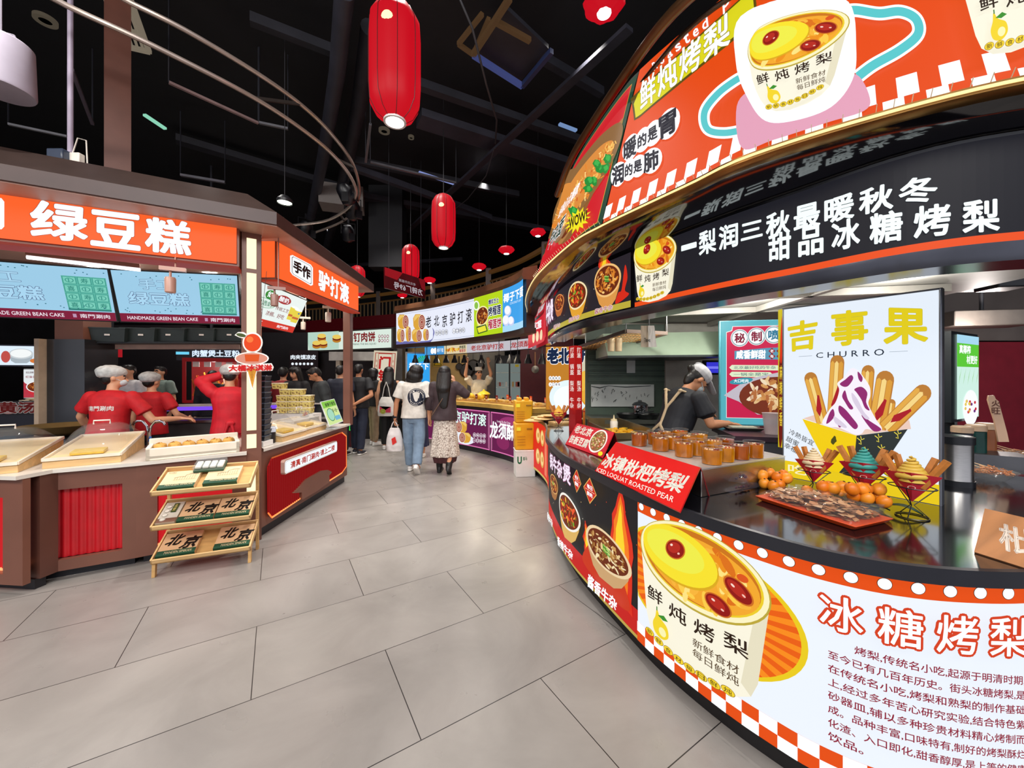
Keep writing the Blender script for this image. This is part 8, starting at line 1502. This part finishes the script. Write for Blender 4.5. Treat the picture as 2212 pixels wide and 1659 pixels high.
# customers behind the kiosk
person('man with black hair and black shirt, face left of the two hair nets', (-6.72, 6.45, 0), math.pi+.1, 1.66, '17171B', .5, '1E1E24', vox=.013, nod=.1)
person('person in white shirt with glasses standing between the hair nets', (-6.22, 6.15, 0), math.pi-.1, 1.68, 'E4E6E8', .5, '2A2E38', vox=.013, nod=.1)
person('person in grey-green shirt with bowl-cut hair behind the white shirt', (-6.28, 6.75, 0), math.pi-.1, 1.67, '6E8078', .5, '2A2E38', vox=.013)
person('person in dark top partly hidden left of the skewer case', (-5.05, 6.4, 0), math.pi+.4, 1.60, '1E1C20', 1.0, '22222A', vox=.014, nod=.4)
person('person in dark red top seen from behind, left of the woman with a fringe', (-4.05, 6.7, 0), .2, 1.66, '8A1A20', .5, '22222A', vox=.013, face=False)
person('woman with black fringe and black jacket facing the shopper side', (-3.68, 6.45, 0), math.pi-.15, 1.66, '1A1A1E', 1.0, '22222A', hair='fringe', vox=.011, fem=True, nod=.25)
person('man in dark grey jacket looking down beside the yellow food tubs', (-2.98, 5.98, 0), math.pi-1.0, 1.66, '2E3436', 1.0, '22242A', vox=.010, nod=.55, lean=.1, skin=SK2)
person('man in dark navy shirt seen from behind, left of the end post', (-3.22, 7.1, 0), -.1, 1.70, '1C2030', .5, '22242A', vox=.013, face=False)
# shoppers right of the end post
person('man in black T-shirt and navy trousers with hands held behind his back', (-2.95, 7.28, 0), -.15, 1.73, '15161A', .5, '1C2438', '2A2A34', vox=.011, fit=1.3, armL=((-.30, -.08, 1.08), (-.08, -.20, .92)), armR=((.30, -.08, 1.10), (.03, -.22, .93)), handL=((1, -.1, -.3), (0, -1, 0)), handR=((-1, -.1, -.3), (0, -1, 0)), legs=((.04, 0), (-.10, 0)), skin=SK2)
person('person in black top and khaki trousers behind the man in black', (-2.99, 8.2, 0), -.9, 1.66, '1A1A1C', .5, '9A8468', 'E8E6E2', vox=.013, hair='bob', face=False)
t, X_, XH_ = person('woman with long black hair and sleeveless black outfit carrying a tote bag', (-2.52, 7.75, 0), .15, 1.68, '121214', 0, '141416', 'E8E6E2', hair='longer', vox=.011, fem=True, armL=((-.22, -.03, 1.12), (-.24, .03, .90)), armR=((.26, .02, 1.12), (.26, .18, .98)))
person('person in navy skirt and white sneakers, mostly hidden between the two women', (-1.72, 6.95, 0), .1, 1.58, '2A2E38', .5, None, 'E8E6E2', vox=.012, fem=True, skirt=(.22, 1.0, .20, .16, M('1A2244', .7, nz=.1, bump=.2)), hair='short', tilt=-.2)
# the pair walking away
t1_, XA, XHA = person('person with black bob in off-white T-shirt with round print and blue jeans, walking away', (-1.52, 5.86, 0), -.03, 1.66, 'DAD6CC', .55, '7A92AA', 'E8E6E2', hair='bob', vox=.0085, fit=1.5, armL=((-.27, -.02, 1.09), (-.30, .0, .84)), handL=((0, 0.1, -1), (-1, 0, 0)), legs=((.12, 0), (-.16, .06)), tilt=.28, curl=.9, skin=SK2)
NV = M('1C2236', .6)
def badge(g, F):
    g.ell(F, .5, .5, .5, .5, NV, n=36); g.ell(F, .5, .5, .46, .46, M('E8E4DA', .6), n=36); g.ell(F, .5, .5, .44, .44, NV, n=36); g.ell(F, .5, .52, .28, .28, M('E8E4DA', .6), n=30); g.poly(F, [(.28, .42), (.42, .68), (.5, .58), (.6, .72), (.74, .42)], NV); g.ell(F, .5, .38, .16, .06, NV)
    for i, ch in enumerate('BALI CREEK'): a = math.pi*(.88-.085*i); g.txt(F, ch, .5+.36*math.cos(a)-.03, .5+.36*math.sin(a)-.035, .5+.36*math.cos(a)+.03, .5+.36*math.sin(a)+.035, M('E8E4DA', .6), .03) if ch != ' ' else None
    for i, ch in enumerate('SEVENTEEN'): a = math.pi*(1.14+.09*i); g.txt(F, ch, .5+.36*math.cos(a)-.025, .5+.36*math.sin(a)-.03, .5+.36*math.cos(a)+.025, .5+.36*math.sin(a)+.03, M('E8E4DA', .6), .03)
print_on(t1_, badge, -.06, 1.05, .21, 1.32)
C = Flesh(); C.limb((-.302, -.0, .875), (-.304, 0, .87), .036, .036, M('16181C', .3), flat=1); C.build('watch', t1_, .006)
lace = M('DDD4C8', .8, kind='lace', sc=30, col2='6A5044', bump=.3)
t2_, XB, XHB = person('long-haired woman in brown blouse and cream lace skirt, walking away, one hand raised', (-1.04, 5.84, 0), .0, 1.64, '3A2A2E', .78, None, '141416', hair='longer', vox=.0085, fit=2.0, fem=True, hem=.84, skirt=(.27, .93, .235, .16, lace), boots=True, armR=((.33, .02, 1.24), (.13, .17, 1.42)), armL=((-.24, .0, 1.1), (-.26, .05, .86)), handR=((-.25, .1, 1), (.8, -.4, 0)), legs=((.05, 0), (-.14, .05)))
C = Flesh(); C.loft([((0, 0, .17), .17, .13), ((0, 0, .30), .2, .16)], M('4A2428', .8, bump=.3)); C.build('underskirt', t2_, .01, disp=lambda c: V((c.x, c.y, 0)).normalized()*.012*math.sin(math.atan2(c.y, c.x)*9))
C = Flesh(); C.limb((.11, -.115, 1.40), (-.02, -.175, 1.15), .008, .008, M('8A6A50', .5, kind='wave', sc=60, col2='2A2020')); C.limb((-.02, -.175, 1.15), (-.17, -.16, .92), .008, .008, M('8A6A50', .5, kind='wave', sc=60, col2='2A2020')); C.build('bag_strap', t2_, .006)
def bag(name, label, c, w, h, d, mat, art=None, rz=0, handles=.12, group=None):
    t = T(name, label, 'bag', c, rz, group); F_ = Flesh(); F_.loft([((0, 0, 0), w*.46, d*.45), ((0, 0, h*.25), w*.5, d*.5), ((0, 0, h*.7), w*.42, d*.4), ((0, 0, h), w*.28, d*.12)], mat); F_.build('bag_body', t, .009, disp=lambda q: q.normalized()*.008*NZ.noise(V((q.x*18, q.y*18, q.z*14)))); mb = MB()
    for s_ in (-1, 1): mb.tube([(s_*w*.22, 0, h*.95), (s_*w*.12, 0, h+handles*.6), (0, 0, h+handles), ], .008, mat, 6)
    mb.build('handles', t)
    if art: S = Flat((-w*.3, -d*.5-.006, h*.2), (1, 0, 0), (0, 0, 1)); g = G(S, .001); art(g, g.rect(0, 0, w*.6, h*.6)); finish('bag_print', g.mesh('p'), t, sharp=None)
    return t
hw = V((-1.52-.30, 5.86, .47)); bag('carrier_bag', 'white plastic carrier bag with red logo held by the person in the off-white T-shirt', (hw.x-.0, hw.y, .33), .27, .36, .14, M('DCD8D6', .45, nz=.05), lambda g, F: (g.poly(F, [(.45, .15), (.85, .35), (.7, .75), (.35, .6)], M('D82A24', .5))), handles=.11)
bag('tote_bag', 'white and pink tote bag with a green snail shape beside the long-haired woman', (-2.50, 7.52, .70), .36, .38, .12, M('E0DCD4', .6, nz=.05), lambda g, F: (g.poly(F, [(0, .0), (1, .0), (1, .5), (.5, .2), (0, .55)], M('B82A4A', .6)), g.ell(F, .3, .1, .25, .22, M('A8A83A', .6)), g.ring(F, .3, .1, .16, .14, .04, M('6A7A2A', .6))), handles=.3)
# chef and the right-hand worker
t, X_, XH_ = person('chef in cream uniform and low white hat reaching both arms up to the lamps', (-.74, 8.45, 0), math.pi+.1, 1.66, 'E4DAC2', .5, '2A2A30', hat='chef', hair='short', vox=.011, fit=1.4, yaw=.3, nod=-.05, armL=((-.27, .10, 1.56), (-.20, .14, 1.80)), armR=((.30, .08, 1.54), (.26, .14, 1.80)), handL=((0, 0, 1), (0, 1, 0)), handR=((0, 0, 1), (0, 1, 0)))
t, X_, XH_ = person('kitchen worker in black shirt, beige apron and grey cap stooping over the metal tray', (1.33, 3.2, 0), -1.35, 1.64, '15171E', .5, '15171A', hat='cap', hair='bun', vox=.0075, lean=.36, nod=.5, yaw=-.15, mask=True, armR=((.26, .20, 1.13), (.17, .45, 1.12)), armL=((-.24, .22, 1.14), (-.14, .42, 1.18)), handR=((0, 1, -.15), (0, 0, 1)), handL=((.2, 1, 0), (0, 0, 1)), curl=.4, skin=SK2)
AP = M('C8B08C', .7, nz=.08, bump=.15); C = Flesh()
bk = lambda x, z: X_((x, -.128, z))
for a, b in (((0, 1.22), (-.10, 1.385)), ((0, 1.22), (.10, 1.385)), ((0, 1.22), (.0, 1.08)), ((.0, 1.08), (-.13, .99)), ((.0, 1.08), (.13, .99))): C.limb(bk(*a)+V((0, -.004, 0)), bk(*b)+V((0, .004, 0)), .02, .02, AP, flat=.4, side=(1, 0, 0))
for s_ in (-1, 1): C.limb(bk(.10*s_, 1.385), X_((.10*s_, .04, 1.40)), .02, .02, AP, flat=.5, side=(1, 0, 0)); C.limb(X_((.10*s_, .04, 1.40)), X_((.09*s_, .13, 1.28)), .02, .02, AP)
C.build('apron_straps', t, .008); C = Flesh(); C.loft([((0, .085, .62), .16, .075), ((0, .085, .95), .165, .08), ((0, .06, 1.05), .17, .10)], AP); C.limb((-.17, .03, .99), (-.04, -.15, .99), .016, .014, AP); C.limb((.17, .03, .99), (.04, -.15, .99), .016, .014, AP); C.ball((-.04, -.16, .99), (.035, .018, .022), AP); C.ball((.04, -.16, .99), (.035, .018, .022), AP); C.limb((0, -.15, .99), (.03, -.17, .85), .014, .01, AP); C.build('apron', t, .009)
# ================= overhead =================
LR = M('D80F22', .5, em=.8, nz=0); LR2 = M('5A0A10', .5)
def lantern(px, pyt, pyb, Y, label, wpx):
    zt, zb = EYE-(pyt-HY)*Y/FPX, EYE-(pyb-HY)*Y/FPX; h = zt-zb; R = wpx/2*Y/FPX; x = (px-CX)/FPX*Y
    t = T('red_lantern', label, 'lantern', (x, Y, zb), group='tall red cloth lanterns'); mb = MB(); pr = [(.42*R, 0), (.72*R, .05*h), (.96*R, .15*h), (R, .3*h), (R, .7*h), (.96*R, .85*h), (.72*R, .95*h), (.42*R, h)]; mb.open_lathe(pr, LR, n=48, rip=(.025, 8)); mb.build('cloth_shade', t, sharp=60)
    mb = MB()
    for k in range(8): a = 2*math.pi*k/8+math.pi/8; mb.tube([((r*1.0-.002)*math.cos(a), (r*1.0-.002)*math.sin(a), z) for r, z in pr], .003*max(1, Y/4), LR2, 5)
    mb.build('ribs', t); mb = MB(); mb.open_lathe([(.36*R, -.012*h), (.44*R, -.012*h), (.44*R, .02*h), (.36*R, .02*h), (.36*R, -.012*h)], M('D8D8D8', .3), n=28); mb.build('lamp_ring', t); mb = MB(); mb.lathe([(0, -.004*h), (.35*R, -.004*h)], E('FFFFFF', 5), n=24); mb.build('lamp_disc', t)
    mb = MB(); mb.ball((0, -R*.9, h*.72), (R*.24, R*.16, R*.26), E('FFD8A0', 1.8), 16); mb.build('bulb_glow', t); mb = MB(); mb.tube([(0, 0, h), (0, 0, 6.05-zb)], .004*max(1, Y/4), M('1A1A1E', .5), 5); mb.build('cord', t); mb = MB(); mb.lathe([(.42*R, h), (.3*R, h*1.015), (0, h*1.02)], LR2, n=20); mb.build('top_cap', t)  # lit ball at the cloth front stands in for the inner lamp's glow
    spot((x, Y, zb-.03), (x, Y+.01, 0), 34, (1, .97, .92), 75, .04)
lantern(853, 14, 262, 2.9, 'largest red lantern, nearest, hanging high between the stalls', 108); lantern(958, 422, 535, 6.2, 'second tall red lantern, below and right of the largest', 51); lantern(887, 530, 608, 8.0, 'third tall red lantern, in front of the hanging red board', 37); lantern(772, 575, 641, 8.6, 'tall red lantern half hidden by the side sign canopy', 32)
for i, (px, py, Y, w_, lb) in enumerate(((1305, 8, 3.2, 88, 'small round red lantern cut by the top picture edge'), (1162, 502, 7.0, 33, 'round red lantern beside the leaning billboard'), (1094, 540, 8.0, 34, 'round red lantern, centre above the gallery'), (1035, 576, 9.0, 30, 'round red lantern above the gallery handrail'), (928, 605, 10.5, 26, 'round red lantern right of the hanging board'), (869, 638, 11.4, 21, 'smallest round red lantern, under the hanging board'))):
    c = at(px, py, Y); R = w_/2*Y/FPX; t = T('small_lantern', lb, 'lantern', tuple(c), group='round red lanterns'); h = R*1.1; mb = MB(); mb.open_lathe([(.35*R, -h*.45), (.85*R, -h*.2), (R, 0), (.85*R, h*.25), (.35*R, h*.42)], LR, n=32, rip=(.05, 8)); mb.build('cloth_shade', t, sharp=60); mb = MB(); mb.lathe([(0, -h*.47), (.33*R, -h*.47), (.35*R, -h*.42)], E('FFFFFF', 5), n=20); mb.build('lamp_disc', t); mb = MB(); mb.ball((0, -R*.7, 0), (R*.2, R*.15, R*.2), E('FFD8A0', 1.6), 12); mb.build('bulb_glow', t); mb = MB(); mb.tube([(0, 0, h*.4), (0, 0, 6.05-c.z)], .006, M('1A1A1E', .5), 5); mb.build('cord', t)  # same lit ball for the glow showing through the cloth
    spot((c.x, c.y, c.z-h*.55), (c.x, c.y+.01, 0), 20, (1, .97, .92), 75, .04)
# round lighting truss over the left kiosk
TZ = 4.6
def tp(px, py, z): Y = FPX*(z-EYE)/(HY-py); return V(((px-CX)/FPX*Y, Y, z))
def trussring(pts, z, label, r):
    P_ = [tp(px, py, z) for px, py in pts]; c = Curve([(p.x, p.y) for p in P_], sub=10); t = T('truss_pipe', label, 'pipe', (c.pos(c.L/2).x, c.pos(c.L/2).y, z), group='ring truss pipes'); k = 60; mb = MB(); mb.tube([(c.pos(c.L*i/k).x, c.pos(c.L*i/k).y, z) for i in range(k+1)], r, M('C8B8AC', .3, .6, nz=.1), 10); mb.build('pipe', t, True); return c
c1 = trussring([(60, -35), (150, 15), (350, 108), (560, 218), (680, 300), (735, 352), (764, 395), (768, 425), (745, 455), (700, 478), (630, 487)], 4.3, 'lower curved chrome pipe of the lighting ring over the left kiosk', .022)
c2 = trussring([(200, -40), (270, 0), (400, 65), (558, 160), (650, 226), (712, 285), (760, 350), (776, 405), (770, 440), (740, 478), (660, 510)], 4.55, 'upper curved chrome pipe of the lighting ring over the left kiosk', .022)
for i, f in enumerate((.25, .45, .62, .78)):
    a, b = c1.pos(c1.L*f), c2.pos(c2.L*(f-.005)); mb = MB(); mb.bar((a.x, a.y, 4.3), (b.x, b.y, 4.55), .03, .03, M('5A5450', .4, .6)); mb.solo('truss_bracket', 'short bracket joining the two ring pipes, %s from the near end' % ordn(i), 'bracket', 'ring truss brackets')
BKM = M('17171C', .35, nz=.3)
for i, (px, py, ang) in enumerate(((762, 455, .4), (748, 420, -.4), (752, 505, .2), (660, 495, .8))):
    c = tp(px, py, 4.35); t = T('stage_spotlight', 'black stage spotlight, %s clamped to the lighting ring' % ordn(i), 'spotlight', tuple(c), ang, group='black ring spotlights'); X = Matrix.Rotation(.6, 4, 'X'); mb = MB(); mb.lathe([(.05, -.16), (.11, -.12), (.12, .08), (.07, .16), (0, .17)], BKM, n=20, X=X); mb.build('head', t); mb = MB(); mb.lathe([(0, -.15), (.1, -.125)], M('8A84A8', .2, em=.3), n=20, X=X); mb.build('lens', t); mb = MB(); mb.tube([(-.13, 0, 0), (-.13, 0, .2), (.13, 0, .2), (.13, 0, 0)], .01, BKM, 6); mb.bar((0, 0, .2), (0, 0, .3), .03, .03, BKM); mb.build('yoke', t); mb = MB(); mb.box((.1, -.12, -.1), (.1, .02, .14), BKM, rz=.4); mb.build('barn_door', t)
# kiosk hanging column, ventilation grille, lamp shade, camera pole
mb = MB(); c = tp(256, 60, 6.0); mb.box((-3.72, 3.57, 4.5), (.175, .175, 2.95), M('5E382C', .4, nz=.1), rz=.80); mb.solo('brown_column', 'brown square column rising from the kiosk canopy to the ceiling', 'column')
P_ = [tp(*q, 5.4) for q in ((228, -10), (278, -10), (322, 112), (262, 98))]; t = T('ceiling_grille', 'long pale ventilation grille in the ceiling behind the ring pipes', 'grille', tuple(P_[3])); GM = M('C8B8A0', .4, em=.3); mb = MB()  # emission added to lift the dim grille, which is no lamp
for i in range(4): mb.bar(P_[i], P_[(i+1) % 4], .05, .04, GM)
mb.build('frame', t, True); mb = MB(); mb.bar(P_[3].lerp(P_[0], .33), P_[2].lerp(P_[1], .33), .06, .05, GM)
for j in range(1, 5): mb.bar(P_[3].lerp(P_[2], j/5), P_[0].lerp(P_[1], j/5), .02, .03, GM)
mb.build('slats', t, True)
c = at(2, 196, 2.6); t = T('lamp_shade', 'large white drum lamp shade cut by the left picture edge', 'lamp', (c.x-.0, c.y, c.z)); mb = MB(); mb.lathe([(0, .0), (.155, .0), (.16, .01), (.15, .33), (.135, .345), (0, .35)], M('C8C0D0', .5, nz=.05), n=36); mb.build('drum', t); mb = MB(); mb.tube([(-.1, 0, .35), (-.05, 0, .42), (.09, 0, .38), (.145, 0, .28)], .006, M('9A94A0', .4), 6); mb.tube([(0, 0, .35), (0, 0, 2.6)], .006, M('9A94A0', .4), 6); mb.build('cable', t)
a = at(152, 330, 3.1); t = T('camera_pole', 'white pole holding a small camera above the kiosk canopy', 'pole', tuple(a)); mb = MB(); mb.tube([(0, 0, 0), (0, 0, 5.9-a.z)], .018, M('A89CB0', .35), 10); mb.build('pole', t); mb = MB(); mb.box((-.02, -.05, -.06), (.13, .09, .09), M('3A4458', .3)); mb.build('camera_head', t, bevel=.01); mb = MB(); mb.box((.06, -.02, -.10), (.12, .05, .16), M('E0D8CC', .4)); mb.build('white_body', t, bevel=.008); mb = MB(); mb.tube([(.02, 0, 0), (.06, 0, .12), (.13, 0, .1), (.14, 0, -.1)], .005, M('E0D8CC', .4), 6); mb.build('cable', t)
def beam(name, label, cat, p, q, w_, h_, mat=BLK3, group=None): mb = MB(); mb.bar(p, q, w_, h_, mat); [mb.bar(e, (e.x, e.y, 6.06), .012, .012, BLK3) for e in (p, q) if w_ < .06]; return mb.solo(name, label, cat, group)
def pipe(label, pts, r, mat=BLK3, name='ceiling_pipe', group='dark ceiling pipes'): mb = MB(); mb.tube(pts, r, mat, 12); return mb.solo(name, label, 'pipe', group, sharp=60)
D3 = M('34343E', .5, nz=.25, sc=3); D4 = M('24242C', .6, nz=.3, sc=3)
pipe('thick dark pipe rising at the left of the largest lantern', [tp(745, -20, 5.5), tp(728, 160, 5.5), tp(700, 330, 5.5), tp(672, 470, 5.5)], .10, D3); pipe('second thick dark pipe beside it, closer to the lantern', [tp(800, 60, 5.6), tp(775, 230, 5.6), tp(740, 400, 5.6), tp(700, 560, 5.6)], .11, D4); 
for i, (a, b, z_, w_) in enumerate((((900, 180), (1500, 390), 5.7, .12), ((905, 255), (1480, 440), 5.6, .35), ((760, 345), (1120, 420), 5.6, .10), ((760, 360), (1060, 470), 5.5, .12), ((540, 40), (720, 110), 5.8, .1), ((760, 420), (1200, 500), 5.7, .2), ((1060, 60), (1300, 200), 5.8, .1), ((300, 600), (1000, 560), 5.8, .15), ((380, 300), (820, 430), 5.85, .2))): beam('ceiling_beam', 'dark ceiling beam, %s of the crossing beams' % ordn(i), 'beam', tp(*a, z_), tp(*b, z_), w_, .12, D3 if i % 2 else D4, 'crossing ceiling beams')
beam('cable_tray', 'diagonal cable tray crossing the dark ceiling', 'cable tray', tp(1360, 60, 5.4), tp(880, 500, 5.4), .12, .05, D3)
pts = [tp(990, -10, 5.3), tp(1020, 60, 5.1), tp(1050, 180, 5.0), tp(1073, 260, 5.1), tp(1070, 310, 5.3)]; pipe('thin black cable looping down past the wooden frame', pts, .012, M('3A3A3E', .5), 'hanging_cable', None); pipe('second thin black cable below the tray', [tp(1068, 320, 5.3), tp(1050, 380, 5.2), tp(1010, 430, 5.2), tp(985, 450, 5.3)], .01, M('3A3A3E', .5), 'hanging_cable', None)
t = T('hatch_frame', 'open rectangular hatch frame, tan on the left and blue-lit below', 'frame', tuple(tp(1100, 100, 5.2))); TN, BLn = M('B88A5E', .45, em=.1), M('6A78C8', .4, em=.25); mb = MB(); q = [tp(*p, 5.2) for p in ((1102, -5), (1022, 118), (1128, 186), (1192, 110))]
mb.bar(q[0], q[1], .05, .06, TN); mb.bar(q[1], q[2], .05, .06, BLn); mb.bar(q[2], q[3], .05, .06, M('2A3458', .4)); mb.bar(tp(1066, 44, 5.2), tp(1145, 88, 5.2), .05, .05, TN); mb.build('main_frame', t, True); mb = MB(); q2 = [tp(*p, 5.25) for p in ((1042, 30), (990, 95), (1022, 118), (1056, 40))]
for i in range(3): mb.bar(q2[i], q2[i+1], .04, .04, TN)
mb.build('side_frame', t, True); mb = MB(); a_ = [tp(*p, 5.3) for p in ((1095, 20), (1030, 115), (1125, 175), (1185, 105))]; mb.hexa(a_, [p+V((0, 0, .05)) for p in a_], D4); fixn(mb.build('dark_panel', t, True))
for i, (px, py, r) in enumerate(((830, 285, .09), (888, 299, .05), (98, 47, .10))):
    c = tp(px, py, 5.6); t = T('ceiling_speaker', ('round ceiling speaker ring under the largest lantern', 'small round ceiling sensor beside the speaker ring', 'tan round ceiling fitting at top left')[i], 'ceiling fitting', tuple(c)); mb = MB(); mb.open_lathe([(r*.55, 0), (r, 0), (r, .04), (r*.55, .04), (r*.55, 0)], M('B8A890', .4, em=.12), n=24); mb.build('ring', t); mb = MB(); mb.lathe([(0, .01), (r*.55, .01)], M('1A1A1A', .5), n=20); mb.build('grille', t)
for i, (p, Y) in enumerate((((615, 437), 5.0),)):
    c = at(*p, Y); t = T('pendant_downlight', 'small glowing pendant downlight above the kiosk canopy', 'lamp', tuple(c)); mb = MB(); mb.open_lathe([(.09, -.01), (.095, .03), (.05, .08), (0, .085)], M('2A2A2E', .4), n=24); mb.build('shade', t); mb = MB(); mb.lathe([(0, 0), (.085, 0)], E('F4FFE8', 5), n=20); mb.build('lamp_disc', t); mb = MB(); mb.tube([(0, 0, .08), (0, 0, 6-c.z)], .005, M('3A3A40', .5), 5); mb.build('cord', t); spot((c.x, c.y, c.z-.03), (c.x, c.y+.1, 0), 20, (1, 1, .92), 90, .05)
mb = MB(); c = at(826, 500, 8.8); mb.box((c.x, c.y+.4, 5.1), (.8, .4, 2.0), M('101016', .6)); mb.solo('dark_duct', 'dark rectangular duct above the hanging red board', 'duct')
mb = MB(); a = tp(740, 430, 5.5); mb.box(tuple(a), (.9, .5, .45), M('8A8480', .5, nz=.05), rz=.3); mb.solo('air_unit', 'grey air conditioning unit behind the ring spotlights', 'air unit')
beam('lower_duct_rail', 'pale rail of the dark duct over the kiosk canopy', 'rail', tp(390, 378, 4.95), tp(486, 394, 4.95), .05, .04, M('8A8690', .3, .6))
for i, (a, b, c_) in enumerate((((365, 178), (558, 266), 'B89A98'), ((155, 150), (200, 268), '8A8090'), ((560, 265), (622, 278), '8A8A90'), ((18, 268), (145, 295), '9A9AA0'), ((790, 350), (800, 268), '6A6A70'), ((800, 350), (985, 395), '6A6A70'))): beam('strip_rail', 'thin pale ceiling rail, %s of the scattered rails' % ordn(i), 'rail', tp(*a, 5.0), tp(*b, 5.0), .035, .03, M(c_, .35, .4), 'thin ceiling rails')
for i, (a, b) in enumerate((((312, 248), (357, 278)), ((905, 372), (980, 397)), ((1208, 268), (1245, 282)))): mb = MB(); mb.bar(tp(*a, 5.3), tp(*b, 5.3), .05, .03, E(('9AE8C8', '8A98D8', '7A98C8')[i], .8)); mb.solo('ceiling_light_strip', ('green-tinted lit strip above the kiosk canopy', 'pale blue lit strip between the tall lanterns', 'pale blue lit strip beside the bronze rail')[i], 'light strip')
bpy.data.objects.remove(_to)
